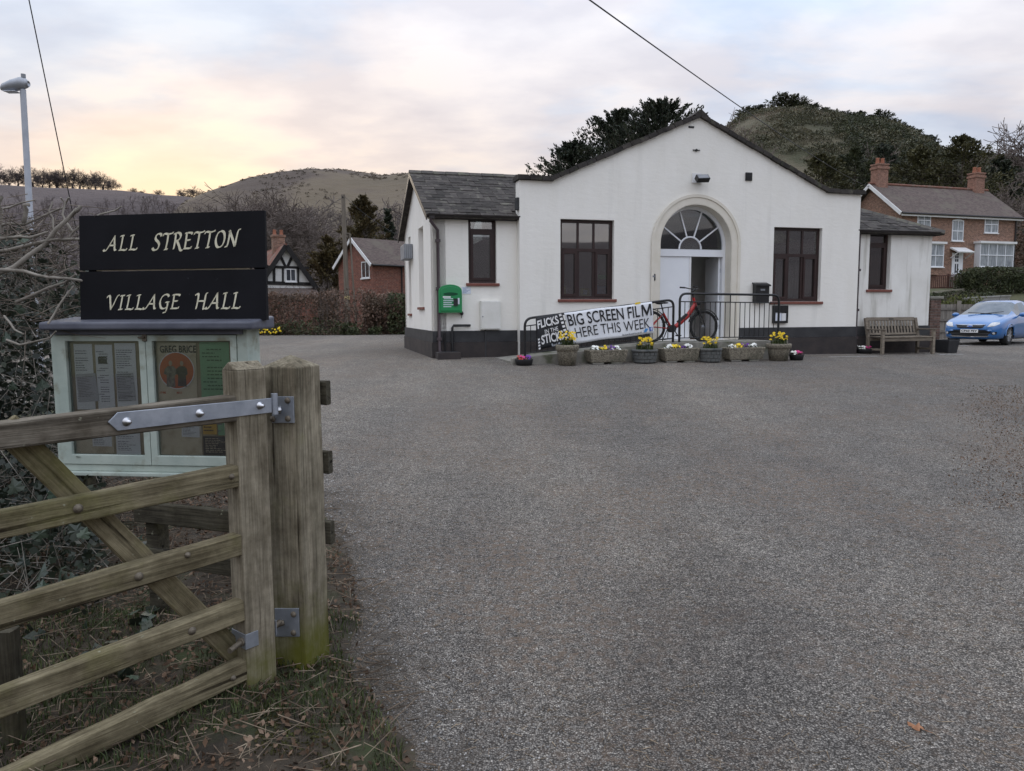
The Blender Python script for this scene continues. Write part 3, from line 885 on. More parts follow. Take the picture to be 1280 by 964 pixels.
# ================================================================== THE VILLAGE HALL
HA = R(15)
o0 = at(650, 443, 16.5)
BASE = .62
HF = Frame((o0.x, o0.y, BASE), HA)        # facade plane: x along the front, y into the building, z up from the tarmac
hp = HF.hit
hall = tag(HF.root('village_hall'), 'long low white village hall with a broad gabled front and dark slate wings', 'building')
W = hp(1068.5, 441)[0]
DW = .22                                   # wings stand a little behind the main front
tL = hp(543, 447, DW)[0]
tR = hp(1158.5, 439, DW)[0]
zeL = hp(650, 225)[1]; zeR = hp(1068, 243)[1]; ze = (zeL + zeR) / 2
tA, zA = hp(874, 147)
s0 = hp(688, 225)[0]; s1 = hp(1035, 242)[0]
TH = .3
def arch(cx, r, zs, z0, n=24):
    return [(cx - r, z0)] + [(cx - r*math.cos(math.pi*k/n), zs + r*math.sin(math.pi*k/n)) for k in range(n + 1)] + [(cx + r, z0)]
# openings on the main front
def px_rect(x0, y0, x1, y1, depth=0.0):
    a, c = hp(x0, y0, depth), hp(x1, y1, depth)
    b, d = hp(x0, y1, depth), hp(x1, y0, depth)
    return (a[0] + b[0]) / 2, (c[0] + d[0]) / 2, (b[1] + c[1]) / 2, (a[1] + d[1]) / 2
wl1 = px_rect(700.5, 274.5, 767.5, 374)
wr1 = px_rect(966.5, 284.5, 1026.5, 377)
acx = (hp(824, 330)[0] + hp(914, 330)[0]) / 2
ar = (hp(914, 330)[0] - hp(824, 330)[0]) / 2
azs = hp(869, 306)[1]
LAND = .31                                 # landing height at the door
PL1, PL2 = hp(660, 413)[1], hp(660, 427)[1]
front = [(0, 0), (W, 0), (W, zeR), (s1, zeR), (tA, zA), (s0, zeL), (0, zeL)]
mb = MB()
mb.panel(front, [rect(*wl1), rect(*wr1), arch(acx, ar, azs, LAND)], 0, TH)
hall_wall = mb.build('wall', M_plaster, hall)
DEPTH = 11.0
# side and rear walls of the main room (hollow building, its real inside is dark)
for x0_, x1_ in ((0, TH), (W - TH, W)):
    mb = MB(); mb.box(x0_, x1_, TH, 5.0, -.2, 2.9); mb.box(x0_, x1_, 5.002, DEPTH, -.2, ze - .3); mb.build('wall', M_plaster, hall)
mb = MB(); mb.panel([(0, 0), (W, 0), (W, ze - .3), (tA, zA - .3), (0, ze - .3)], [], DEPTH, DEPTH + TH); mb.build('wall', M_plaster, hall)
mb = MB(); mb.box(TH, W - TH, TH + .02, DEPTH, .26, .30); mb.build('inside_floor', M_floorin, hall)
# a lobby behind the front door
mb = MB(); mb.box(acx - 1.6, acx - 1.5, TH + .02, 2.0, .30, 3.2); mb.box(acx + 1.5, acx + 1.6, TH + .02, 2.0, .30, 3.2); mb.box(acx - 1.6, acx + 1.6, 2.0, 2.1, .30, 3.2)
mb.box(acx - 1.6, acx + 1.6, TH + .02, 2.1, 3.2, 3.3)
mb.build('lobby_wall', M_roomwall, hall)
# main roof behind the parapet
mb = MB()
ovh = -.35
for sgn in (-1, 1):
    x0 = -ovh if sgn < 0 else W + ovh
    zlow = ze - .36 + .35 * (zA - ze) / (W / 2)
    p = [(x0, zlow), (tA, zA - .22), (tA, zA - .34), (x0, zlow - .12)]
    mb.panel(p if sgn < 0 else p[::-1], [], TH + .005, DEPTH + TH + .2)
main_roof = mb.build('roof', M_slate, hall)
# coping stones on the parapet
def coping(p, q, n):
    p, q = Vector((p[0], 0, p[1])), Vector((q[0], 0, q[1]))
    d = q - p; L = d.length; ang = -math.atan2(d.z, d.x)
    ln = L / n
    b = MB(); b.box(.006, ln - .006, -.09, TH + .09, 0, .075)
    b.box(.012, ln - .012, -.055, TH + .055, .075, .105)
    me = b.mesh('coping_stone', M_coping)
    r = random.Random(int(p.x * 100) + 3)
    for i in range(n):
        w = p + d * (i / n)
        o = link('coping_stone', me, hall, (w.x, r.uniform(-.008, .008), w.z + r.uniform(-.008, .008)), (0, ang + r.uniform(-.006, .006), 0))
coping((-.05, zeL + .002), (s0 + .06, zeL + .002), 3)
coping((s0, zeL - .01), (tA, zA - .005), 17)
coping((tA, zA - .005), (s1, zeR - .01), 15)
coping((s1 - .06, zeR + .002), (W + .08, zeR + .002), 3)
mb = MB(); mb.prism([(tA - .2, zA + .02), (tA + .2, zA + .02), (tA, zA + .17)], -.09, TH + .09); mb.build('apex_stone', M_coping, hall)
# plinth in two tiers
def plinth(x0, x1, y, name='plinth'):
    b = MB(); b.box(x0, x1, y - .035, y - .002, PL2, PL1 + .0); b.build(name, M_plinth, hall)
    b = MB(); b.box(x0, x1, y - .055, y - .003, -.35, PL2 - .003); b.build(name, M_plinth2, hall)
plinth(.0, acx - ar - .2, 0); plinth(acx + ar + .2, W, 0)

def window(parent, x0, x1, z0, z1, y, cols, zt, wall_t, mat=M_brown, opener=True, sillmat=M_sill, sash=.05, fr=.07, glass=None, thin_top=True):
    """frame in the reveal; panes and sill are its own pieces"""
    b = MB(); d0, d1 = y, y + .07
    b.box(x0, x0 + fr, d0, d1, z0, z1); b.box(x1 - fr, x1, d0, d1, z0, z1)
    b.box(x0 + fr, x1 - fr, d0, d1, z1 - fr, z1); b.box(x0 + fr, x1 - fr, d0, d1, z0, z0 + fr)
    ix0, ix1, iz0, iz1 = x0 + fr, x1 - fr, z0 + fr, z1 - fr
    if zt: b.box(ix0, ix1, d0 - .012, d1, zt - .035, zt + .035)
    cw = (ix1 - ix0) / cols
    for c in range(1, cols):
        x = ix0 + c * cw
        b.box(x - .03, x + .03, d0 + .004, d1, iz0, (zt - .035) if zt else iz1)
        if zt: b.box(x - .022, x + .022, d0 + .006, d1, zt + .035, iz1)
    if opener and zt:                      # opening casements stand a little proud
        for c in ((0, cols - 1) if cols > 1 else (0,)):
            xa, xb = ix0 + c * cw + (.03 if c else 0), ix0 + (c + 1) * cw - (.03 if c < cols - 1 else 0)
            za, zb = iz0, zt - .035
            for q in ((xa, xa + sash, za, zb), (xb - sash, xb, za, zb), (xa + sash, xb - sash, za, za + sash), (xa + sash, xb - sash, zb - sash, zb)):
                b.box(q[0], q[1], d0 - .02, d1 - .02, q[2], q[3])
    w = b.build('window', mat, parent)
    rows = [(iz0, zt - .035), (zt + .035, iz1)] if zt else [(iz0, iz1)]
    for c in range(cols):
        for za, zb in rows:
            xa, xb = ix0 + c * cw + .03, ix0 + (c + 1) * cw - .03
            g = MB(); g.box(xa - .028, xb + .028, d0 + .03, d0 + .038, za - .003, zb + .003)
            g.build('pane', glass or M_glass, w)
    s = MB(); s.box(x0 - .06, x1 + .06, y - wall_t - .05, y + .02, z0 - .065, z0 - .003)
    s.build('sill', sillmat, w, bevel=.008)
    return w
win_l = window(hall, *wl1, .10, 3, hp(734, 312.5)[1], .10)
win_r = window(hall, *wr1, .10, 3, hp(996, 319)[1], .10)
M_blind = mk('net_blind', (.55, .55, .53), (.62, .62, .60), scale=4)
mb = MB()
for k in range(9):
    x = wr1[0] + .45 + k * .075
    mb.tube([(x, .42 + .02 * (k % 2), wr1[2] + .1), (x, .42 + .02 * (k % 2), hp(996, 325)[1])], .04, 6)
mb.build('curtain', M_blind, hall)

# ---- arched doorway
def ring(cx, zs, r0, r1, z0, n=28):
    o = [(cx - r1, z0)] + [(cx - r1*math.cos(math.pi*k/n), zs + r1*math.sin(math.pi*k/n)) for k in range(n + 1)] + [(cx + r1, z0)]
    i = [(cx + r0, z0)] + [(cx + r0*math.cos(math.pi*k/n), zs + r0*math.sin(math.pi*k/n)) for k in range(n + 1)] + [(cx - r0, z0)]
    return o + i
mb = MB(); mb.panel(ring(acx, azs, ar + .001, ar + .19, LAND), [], -.03, -.002)
mb.panel(ring(acx, azs, ar + .15, ar + .215, LAND), [], -.05, -.031)
mb.build('arch_moulding', M_cream, hall)
mb = MB(); mb.panel(ring(acx, azs, ar - .015, ar - .001, LAND), [], -.028, TH - .001); mb.build('arch_reveal', M_cream, hall)
DY = .24                                    # the door stands back in the reveal
zt = hp(860, 318, DY)[1]; fz = hp(860, 313, DY)[1]
ro = ar - .018
mb = MB()
mb.panel(ring(acx, azs, ro - .075, ro, LAND), [], DY, DY + .09)
mb.box(acx - ro + .075, acx + ro - .075, DY - .012, DY + .09, zt - .05, fz + .02)
door_frame = mb.build('door_frame', M_whitepaint, hall)
fr0 = ro - .075
fzc = max(fz + .02, azs - .12)
mb = MB()
rin = fr0 * .34
fr_c = (acx, fz + .03)
def fan_r(a):                               # distance from the hub to the arch along angle a
    for k in range(400):
        r = k * .005
        x, z = math.cos(a) * r, fr_c[1] + math.sin(a) * r
        if (z > azs and math.hypot(x, z - azs) > fr0) or abs(x) > fr0: return r
    return fr0
for a in (36, 72, 108, 144):
    t = R(a); r1 = fan_r(t)
    mb.beam((acx + math.cos(t)*rin, DY + .045, fr_c[1] + math.sin(t)*rin), (acx + math.cos(t)*(r1 + .01), DY + .045, fr_c[1] + math.sin(t)*(r1 + .01)), .03, .035, up=(0, 1, 0))
mb.tube([(acx - math.cos(math.pi*k/16)*rin, DY + .045, fr_c[1] + math.sin(math.pi*k/16)*rin) for k in range(17)], .022, 6)
fan = mb.build('fanlight', M_whitepaint, hall)
angs = [0, 36, 72, 108, 144, 180]
for i in range(5):
    a0, a1 = R(angs[i] + .5), R(angs[i + 1] - .5)
    outer = [(acx + math.cos(a0 + (a1 - a0)*k/6)*fan_r(a0 + (a1 - a0)*k/6), fr_c[1] + math.sin(a0 + (a1 - a0)*k/6)*fan_r(a0 + (a1 - a0)*k/6)) for k in range(7)]
    inner = [(acx + math.cos(a1 - (a1 - a0)*k/6)*rin, fr_c[1] + math.sin(a1 - (a1 - a0)*k/6)*rin) for k in range(7)]
    g = MB(); g.panel(outer + inner, [], DY + .05, DY + .056); g.build('pane', M_glassfan, fan)
g = MB(); g.panel([(acx + math.cos(math.pi*k/16)*rin, fr_c[1] + math.sin(math.pi*k/16)*rin) for k in range(17)], [], DY + .05, DY + .056); g.build('pane', M_glass, fan)
mb = MB(); mb.box(acx - .30, acx + .20, DY + .065, DY + .075, fr_c[1] + .01, fr_c[1] + .17); mb.build('notice_card', M_whitedull, fan)
# leaves: left shut, right folded back into the lobby
xs_ = hp(863, 370, DY)[0]
def leaf(x0, x1, parent):
    b = MB(); b.box(x0, x1, 0, .045, LAND + .012, zt - .055)
    return b
mb = leaf(acx - fr0 + .003, xs_, hall)
dl = mb.build('door', M_whitepaint, hall, loc=(0, DY + .02, 0)); dl['label'] = 'white door leaf standing shut'
b = MB(); b.box(xs_ - .03, xs_ + .01, DY + .005, DY + .019, LAND + .012, zt - .055); b.build('meeting_strip', M_whitedull, dl).location.y = -(DY + .02)
wd = acx + fr0 - xs_ - .01
mb = MB(); mb.box(-wd, 0, -.045, 0, LAND + .012, zt - .055)
dr = mb.build('door', M_whitepaint, hall, loc=(acx + fr0 - .005, DY + .09, 0), rot=(0, 0, R(-98))); dr['label'] = 'white door leaf standing open'
for z in (LAND + .3, LAND + 1.0, LAND + 1.65):
    b = MB(); b.tube([(0, .006, z - .05), (0, .006, z + .05)], .012, 6); b.build('hinge', M_steel, dr)
mb = MB(); mb.box(acx - ar - .02, acx + ar + .02, -.02, TH + .1, .0, LAND - .004); mb.build('threshold', M_concrete, hall)

# small fittings that belong to the wall
tv, zv = hp(870, 188); mb = MB(); mb.tube([(tv, -.03, zv), (tv, .0, zv)], .03, 8); mb.tube([(tv - .09, -.02, zv), (tv + .09, -.02, zv)], .012, 6); mb.build('bell_bracket', M_blackmatt, hall)
tv, zv = hp(864, 159); mb = MB(); mb.box(tv - .07, tv + .07, -.012, -.001, zv - .02, zv + .02); mb.build('vent_slot', M_blackmatt, hall)
x0, x1, z0, z1 = px_rect(931.5, 216, 939.5, 226)
mb = MB(); mb.box(x0, x1, -.03, -.001, z0, z1)
vg = mb.build('air_vent', M_blackmatt, hall)
mb = MB()
for k in range(5): mb.box(x0 + .01, x1 - .01, -.042, -.031, z0 + .015 + k * (z1 - z0 - .03) / 5, z0 + .03 + k * (z1 - z0 - .03) / 5)
mb.build('louvre', M_plinth, vg)

# ---- wings
zE = hp(590, 266, DW)[1]                    # eaves
WD = 5.0
RISE = hp(583, 219, DW + WD / 2)[1] - zE
pitch = math.atan2(RISE, WD / 2)
wwl = px_rect(585.5, 272, 620.5, 354, DW)
mb = MB(); mb.panel([(tL, 0), (-.001, 0), (-.001, zE), (tL, zE)], [rect(*wwl)], DW, DW + .28); wg = mb.build('wing_wall', M_plaster, hall)
window(hall, wwl[0], wwl[1], wwl[2], wwl[3], DW + .08, 1, hp(602, 288, DW)[1], .08)
# gable end of the left wing (faces left), two tall slit windows
def side(px, py):                           # pixel -> (depth, z) on the plane x = tL
    n = HF.u; O = HF.w(tL, 0, 0); d = ray(px, py); s = (O - C0).dot(n) / d.dot(n); q = C0 + d * s - O
    return q.dot(HF.n), q.z
MS = Matrix(((0, 1, 0, tL), (1, 0, 0, 0), (0, 0, 1, 0), (0, 0, 0, 1)))      # panel (x,z) -> depth, thickness -> +x
sl1 = (side(529.5, 330)[0], side(523.5, 330)[0], side(526, 384)[1], side(526, 284)[1])
sl2 = (side(513.6, 330)[0], side(510.8, 330)[0], side(512, 392)[1], side(512, 296)[1])
gout = [(DW, 0), (DW + WD, 0), (DW + WD, zE), (DW + WD / 2, zE + RISE), (DW, zE)]
mb = MB(); mb.panel(gout, [rect(*sl1), rect(*sl2)], 0, .28, MS); mb.build('gable_wall', M_plaster, hall)
for s in (sl1, sl2):
    b = MB()
    for q in ((s[0], s[0] + .05, s[2], s[3]), (s[1] - .05, s[1], s[2], s[3]), (s[0] + .05, s[1] - .05, s[2], s[2] + .05), (s[0] + .05, s[1] - .05, s[3] - .05, s[3])):
        b.panel(rect(*q), [], .14, .2, MS)
    w = b.build('window', M_brown, hall)
    b = MB(); b.panel(rect(s[0] + .05, s[1] - .05, s[2] + .05, s[3] - .05), [], .16, .166, MS); b.build('pane', M_glass, w)
    b = MB(); b.panel(rect(s[0] - .05, s[1] + .05, s[2] - .06, s[2] - .003), [], -.05, .13, MS); b.build('sill', M_sill, w)
mb = MB(); mb.panel(rect(DW - .03, DW + WD, PL2, PL1), [], -.035, -.002, MS); mb.build('plinth', M_plinth, hall)
mb = MB(); mb.panel(rect(DW - .05, DW + WD, -.35, PL2 - .003), [], -.055, -.002, MS); mb.build('plinth', M_plinth2, hall)
plinth(tL - .03, -.01, DW)
b = MB(); b.panel([(DW, 0), (DW + WD, 0), (DW + WD, zE), (DW, zE)], [], -.28, 0, Matrix.Translation((0, 0, 0)) @ Matrix(((0, 1, 0, -.01), (1, 0, 0, 0), (0, 0, 1, 0), (0, 0, 0, 1)))); 
b = MB(); b.box(tL, -.001, DW + WD - .28, DW + WD, 0, zE); b.build('wing_wall', M_plaster, hall)
# right wing
wwr = px_rect(1086.5, 290, 1113, 362, DW)
zE2 = hp(1110, 290, DW)[1]; zE2 = (zE + zE2) / 2
mb = MB(); mb.panel([(W + .001, -.2), (tR, -.2), (tR, zE2), (W + .001, zE2)], [rect(*wwr)], DW, DW + .28); mb.build('wing_wall', M_plaster_st, hall)
window(hall, wwr[0], wwr[1], wwr[2], wwr[3], DW + .12, 1, hp(1100, 305, DW)[1], .12)
b = MB(); b.box(wwr[0] + .12, wwr[1] - .12, DW + .5, DW + .53, wwr[2] + .25, hp(1100, 318, DW)[1]); b.build('curtain', M_blind, hall)
b = MB(); b.box(tR - .28, tR, DW + .28, DW + WD, 0, zE2); b.build('wing_wall', M_plaster, hall)
b = MB(); b.box(W + .001, tR - .28, DW + WD - .28, DW + WD, 0, zE2); b.build('wing_wall', M_plaster, hall)
plinth(W + .01, tR + .03, DW)
b = MB(); b.box(tR + .003, tR + .035, DW - .03, DW + WD, PL2, PL1); b.build('plinth', M_plinth, hall)

# wing roofs: boarding below, slates one by one on the slope that faces us
def roof_slab(parent, pts, name, mat):
    b = MB(); up = [Vector(p) for p in pts]; n = (up[1] - up[0]).cross(up[2] - up[0]).normalized()
    if n.z < 0: n = -n
    lo = [p - n * .06 for p in up]
    m = len(up)
    f = [list(range(m)), list(range(2*m - 1, m - 1, -1))] + [(i, i + m, (i + 1) % m + m, (i + 1) % m) for i in range(m)]
    b.add(up + lo, f)
    return b.build(name, mat, parent)
EV, TX = .20, .16                           # eaves and verge overhang
zl = zE - EV * math.tan(pitch)
ridge_y, ridge_z = DW + WD / 2, zE + RISE
roofL = roof_slab(hall, [(tL - TX, DW - EV, zl), (-.001, DW - EV, zl), (-.001, TH + .02, zE + (TH + .02 - DW) * math.tan(pitch)), (.36, TH + .02, zE + (TH + .02 - DW) * math.tan(pitch)), (1.9, ridge_y, ridge_z), (tL - TX, ridge_y, ridge_z)], 'wing_roof', M_slate)
roof_slab(hall, [(tL - TX, ridge_y, ridge_z), (-.001, ridge_y, ridge_z), (-.001, DW + WD + EV, zl), (tL - TX, DW + WD + EV, zl)], 'wing_roof', M_slate)
tp = math.tan(pitch)
zl2 = zE2 - EV * tp
hx = tR + EV
wr_ = hx - W
zh = zl2 + wr_ * tp
roofR = roof_slab(hall, [(W + .001, DW - EV, zl2), (hx, DW - EV, zl2), (W + .001, DW - EV + wr_, zh)], 'wing_roof', M_slate)
roof_slab(hall, [(hx, DW - EV, zl2), (hx, DW + WD, zl2), (W + .001, DW + WD, zh), (W + .001, DW - EV + wr_, zh)], 'wing_roof', M_slate)
rs = random.Random(8)
sl_b = MB(); sl_b.box(0, .292, 0, .36, 0, .009); slate_me = sl_b.mesh('slate', M_slate)
sl_s = MB(); sl_s.box(0, .142, 0, .36, 0, .009); slate_half = sl_s.mesh('slate', M_slate)
def slates(parent, x0, x1f, y0, z0, length, gauge=.19):
    n = int(length / gauge)
    for r_ in range(n):
        s = r_ * gauge - .03
        y = y0 + s * math.cos(pitch); z = z0 + s * math.sin(pitch) + .018
        xe = x1f(s)
        x = x0 + (.15 if r_ % 2 else 0)
        if r_ % 2: link('slate', slate_half, parent, (x0, y, z), (pitch - R(1.5), 0, 0))
        while x + .15 < xe:
            me = slate_me if x + .292 <= xe + .06 else slate_half
            link('slate', me, parent, (x + rs.uniform(-.004, .004), y + rs.uniform(-.012, .008), z + rs.uniform(-.002, .006)), (pitch - R(1.5) + rs.uniform(-.012, .012), rs.uniform(-.012, .012), rs.uniform(-.012, .012)))
            x += .3
slates(roofL, tL - TX, lambda s: -.01 if DW - EV + s * math.cos(pitch) < TH + .03 else .75, DW - EV, zl, (WD / 2 + EV) / math.cos(pitch))
slates(roofR, W + .02, lambda s: hx - s * math.cos(pitch) - .02, DW - EV, zl2, wr_ / math.cos(pitch))
# ridge and hip tiles
rb = MB()
prof = [(-.13, -.075), (-.115, -.055), (0, .03), (.115, -.055), (.13, -.075), (0, .01)]
rb.panel([(-.14, -.07), (0, .0), (.14, -.07), (.14, -.05), (0, .035), (-.14, -.05)], [], 0, .29, None)
ridge_me = rb.mesh('ridge_tile', M_ridge)
n = int((-tL + TX + 1.2) / .3)
for i in range(n):
    link('ridge_tile', ridge_me, roofL, (tL - TX + i * .3, ridge_y, ridge_z + .03 + rs.uniform(-.006, .006)), (0, rs.uniform(-.01, .01), R(-90)))
hp0, hp1 = Vector((hx, DW - EV, zl2)), Vector((W, DW - EV + wr_, zh))
hd = hp1 - hp0; nn = int(hd.length / .3)
for i in range(nn):
    p = hp0 + hd * (i / nn)
    link('hip_tile', ridge_me, roofR, (p.x, p.y, p.z + .035), (math.asin(hd.normalized().z), 0, R(45)))
# verge board of the gable, fascia, gutters
b = MB()
for y0_, z0_, y1_, z1_ in ((DW - EV, zl, ridge_y, ridge_z), (DW + WD + EV, zl, ridge_y, ridge_z)):
    b.beam((tL - TX + .012, y0_, z0_ - .05), (tL - TX + .012, y1_, z1_ - .05), .025, .11)
b.build('verge_board', M_gutter, hall)
def eaves(x0, x1, zz):
    b = MB(); b.box(x0, x1, DW - .09, DW - .002, zz - .19, zz - .075); b.build('fascia', M_gutter, hall)
    b = MB(); n = 8
    ci = [(DW - .165 + .062*math.cos(math.pi + math.pi*k/n), zz - .10 + .062*math.sin(math.pi + math.pi*k/n)) for k in range(n + 1)]
    co = [(DW - .165 + .054*math.cos(2*math.pi - math.pi*k/n), zz - .10 + .054*math.sin(2*math.pi - math.pi*k/n)) for k in range(n + 1)]
    b.panel(ci + co, [], x0 - .04, x1 + .03, Matrix(((0, 1, 0, 0), (1, 0, 0, 0), (0, 0, 1, 0), (0, 0, 0, 1))))
    b.build('gutter', M_gutter, hall)
eaves(tL - .1, -.01, zE + .03); eaves(W + .01, tR + .12, zE2 + .03)
b = MB(); b.box(tR + .002, tR + .09, DW - .09, DW + WD, zE2 - .16, zE2 - .045); b.build('fascia', M_gutter, hall)
# downpipes
b = MB()
xg = tL - .04
b.tube([(xg - .02, DW - .165, zE - .13), (xg - .02, DW - .165, zE - .22), (tL + .10, DW - .075, zE - .40), (tL + .10, DW - .075, .16), (tL + .16, DW - .12, .08)], .036, 10)
dp = b.build('downpipe', M_pipe, hall)
b = MB()
for z in (zE - .62, 1.5, .42): b.box(tL + .05, tL + .15, DW - .12, DW - .003, z - .03, z + .03)
b.build('pipe_clip', M_pipe, dp)
b = MB(); b.box(tL - .1, tL + .02, DW - .21, DW - .1, zE - .17, zE - .06); b.build('outlet', M_gutter, dp)
b = MB(); xd = W + .12
b.tube([(xd, DW - .1, zE2 - .1), (xd, DW - .075, zE2 - .25), (xd, DW - .075, .02)], .036, 10)
dp2 = b.build('downpipe', M_pipe, hall)
b = MB()
for z in (2.0, 1.0, .3): b.box(xd - .05, xd + .05, DW - .12, DW - .003, z - .03, z + .03)
b.build('pipe_clip', M_pipe, dp2)
# alarm box at the corner of the main front
b = MB(); b.box(-.06, -.002, -.0, .16, hp(652, 262)[1], hp(652, 247)[1]); b.build('junction_box', M_plinth, hall)
# waste pipe above the gully
pL = px_rect(564, 407, 588, 440, DW - .06)
b = MB(); b.tube([(pL[1], DW - .002, pL[3]), (pL[1] - .06, DW - .09, pL[3]), (pL[0] + .05, DW - .09, pL[3]), (pL[0] + .02, DW - .09, pL[3] - .05), (pL[0] + .02, DW - .09, .12)], .028, 8)
b.build('waste_pipe', M_black, hall)
b = MB(); b.tube([(pL[0] - .14, DW - .07, .12), (pL[0] - .14, DW - .07, .55)], .024, 8); b.build('waste_pipe', M_black, hall)
# ================================================================== IN FRONT OF THE HALL
M_greenbox = mk('green_plastic', (.015, .23, .075), (.02, .27, .09), scale=3, rough=.35, spec=.5)
M_greendark = mk('green_dark', (.006, .07, .03))
M_white = mk('white_print', (.80, .80, .80))
M_offwhite = mk('off_white_card', (.66, .70, .78), (.72, .75, .82), scale=8)
M_meter = mk('meter_box_white', (.70, .69, .64), (.77, .76, .72), scale=4, rough=.6)
M_ink = mk('black_ink', (.012, .012, .014), rough=.6)
M_red = mk('red_enamel', (.36, .016, .015), (.42, .022, .02), scale=6, rough=.3, coat=.3)
M_greypl = mk('grey_housing', (.20, .21, .23), (.27, .28, .30), scale=5, rough=.55)
M_yellow = mk('yellow_petal', (.75, .52, .02), (.85, .64, .04), scale=30, rough=.7)
M_whitepetal = mk('white_petal', (.78, .78, .72), (.84, .84, .80), scale=30, rough=.7)
M_pink = mk('pink_petal', (.55, .03, .17), (.62, .06, .26), scale=30, rough=.7)
M_purple = mk('purple_petal', (.11, .035, .22), (.17, .05, .32), scale=30, rough=.7)
M_flame = mk('red_petal', (.5, .05, .05), (.6, .1, .08), scale=30, rough=.7)

# ---- ramp and landing (concrete)
xl0, xl1, xr = hp(640, 447, -1.5)[0], hp(832, 425, -1.5)[0], hp(984, 420, -1.5)[0]
ramp = thing('access_ramp', 'concrete ramp and landing rising past the railings to the hall door', 'ramp', HF.w(0, 0, 0), HA)
mb = MB(); mb.panel([(xl0, -.3), (xl1, -.3), (xl1, LAND), (xl0, .0)], [], -1.38, -.06); mb.build('ramp_slab', M_concrete, ramp)
mb = MB(); mb.box(xl1, xr, -1.38, -.06, -.3, LAND - .002); mb.build('landing_slab', M_concrete, ramp)
mb = MB(); mb.panel([(xl0, -.3), (xr, -.3), (xr, LAND + .02), (xl1, LAND + .02), (xl0, .07)], [], -1.55, -1.382); mb.build('edge_wall', M_concrete, ramp, bevel=.015)

# ---- railings
RD = -1.46
def rpt(px, py, d=RD):
    x, z = hp(px, py, d); return Vector((x, d, z))
def hoop(a, b, c, d, rad=.16, n=6):
    """rounded handrail a (foot) -> b -> c -> d (foot)"""
    pts = [a]
    for p, q, r in ((a, b, c), (b, c, d)):
        u = (p - q).normalized(); v = (r - q).normalized()
        s, e = q + u * rad, q + v * rad
        for k in range(n + 1):
            t = k / n
            pts.append(s * (1-t)**2 + q * 2*t*(1-t) + e * t*t)
    pts.append(d)
    return pts
def railing(label, TLp, TRp, zf0, zf1, rail_drop, group='railings of the access ramp', first_hidden=0):
    t = thing('railing', label, 'railing', HF.w(0, 0, 0), HA, group)
    a, b = rpt(*TLp), rpt(*TRp)
    f0, f1 = Vector((a.x, RD, zf0)), Vector((b.x, RD, zf1))
    m = MB(); m.tube(hoop(f0, a, b, f1), .026, 10); m.build('frame', M_black, t)
    dz = Vector((0, 0, -rail_drop))
    m = MB(); m.tube([a + dz, b + dz], .013, 6); m.build('upper_rail', M_black, t)
    bo0, bo1 = Vector((a.x, RD, zf0 + .09)), Vector((b.x, RD, zf1 + .09))
    m = MB(); m.tube([bo0, bo1], .013, 6); m.build('lower_rail', M_black, t)
    n = max(4, int((b.x - a.x) / .118))
    for k in range(1, n):
        u = k / n
        p, q = bo0.lerp(bo1, u), (a + dz).lerp(b + dz, u)
        m = MB(); m.tube([p, q], .0085, 6)
        if k == n // 2: m.tube([q, a.lerp(b, u)], .012, 6)
        m.build('baluster', M_black, t)
    return t
railing('sloping black hoop railing beside the ramp carrying the two film banners', (656, 398.5), (842, 374.5), .07, LAND + .02, .15)
railing('level black hoop railing with bare upright bars before the hall door', (850, 367), (974, 369), LAND + .02, LAND + .02, .17)

# ---- banners
def cloth(corners, d, nu=26, nv=10, amp=.007, seed=1):
    """quad (tl,tr,br,bl in pixels) as wavy cloth in the railing plane"""
    tl, tr, br, bl = [rpt(*c, d) for c in corners]
    r = random.Random(seed); ph = [r.uniform(0, 6) for _ in range(4)]
    def P(u, v):
        p = tl*(1-u)*(1-v) + tr*u*(1-v) + br*u*v + bl*(1-u)*v
        y = amp*(math.sin(u*9 + v*4 + ph[0]) + .6*math.sin(u*17 - v*7 + ph[1])) * (.3 + .7*math.sin(v*math.pi*.9)) + .5*amp*math.sin(v*8 + ph[2])
        sag = -.03*math.sin(u*math.pi)*v*0
        return Vector((p.x, p.y + y, p.z + .006*math.sin(u*11 + ph[3])))
    return P
def banner(name, label, P, mat, nu=28, nv=12):
    t = thing(name, label, 'banner', HF.w(0, 0, 0), HA)
    V = [P(i/nu, j/nv) for j in range(nv + 1) for i in range(nu + 1)]
    F = [(j*(nu+1)+i, j*(nu+1)+i+1, (j+1)*(nu+1)+i+1, (j+1)*(nu+1)+i) for j in range(nv) for i in range(nu)]
    o = link('cloth', np_mesh('cloth', V, np.array(F), mat, True), t)
    so = o.modifiers.new('thick', 'SOLIDIFY'); so.thickness = .002; so.offset = 1
    return t
def print_on(t, P, s, u0, u1, v0, v1, mat, bold=0.0, slant=0.0, name='lettering', vt=0.0):
    uv, F = text_vf(s, bold)
    m = MB()
    vs = []
    for u, v in uv:
        uu = u0 + (u1-u0)*u + slant*(v-.5); vv = v1 + (v0-v1)*v + vt*(u-.5)
        p = P(uu, vv); vs.append((p.x, p.y - .010, p.z))
    m.add(vs, F); return m.build(name, mat, t)
def shape_on(t, P, poly, mat, name, off=.011):
    m = MB(); m.add([(P(u, v).x, P(u, v).y - off, P(u, v).z) for u, v in poly], [list(range(len(poly)))]); return m.build(name, mat, t)
M_bwhite = mk('banner_white', (.74, .76, .80), (.80, .82, .85), scale=3, rough=.55, bump=.1, bscale=8)
M_bblack = mk('banner_black', (.014, .015, .018), (.022, .023, .027), scale=3, rough=.5)
PW = cloth([(705, 391), (815, 377.5), (817.5, 416.5), (715, 430)], RD - .045, seed=3)
bw = banner('film_banner', 'white banner reading big screen film here this week on the sloping railing', PW, M_bwhite)
print_on(bw, PW, 'BIG SCREEN FIL', .02, .845, .06, .43, M_ink, .010)
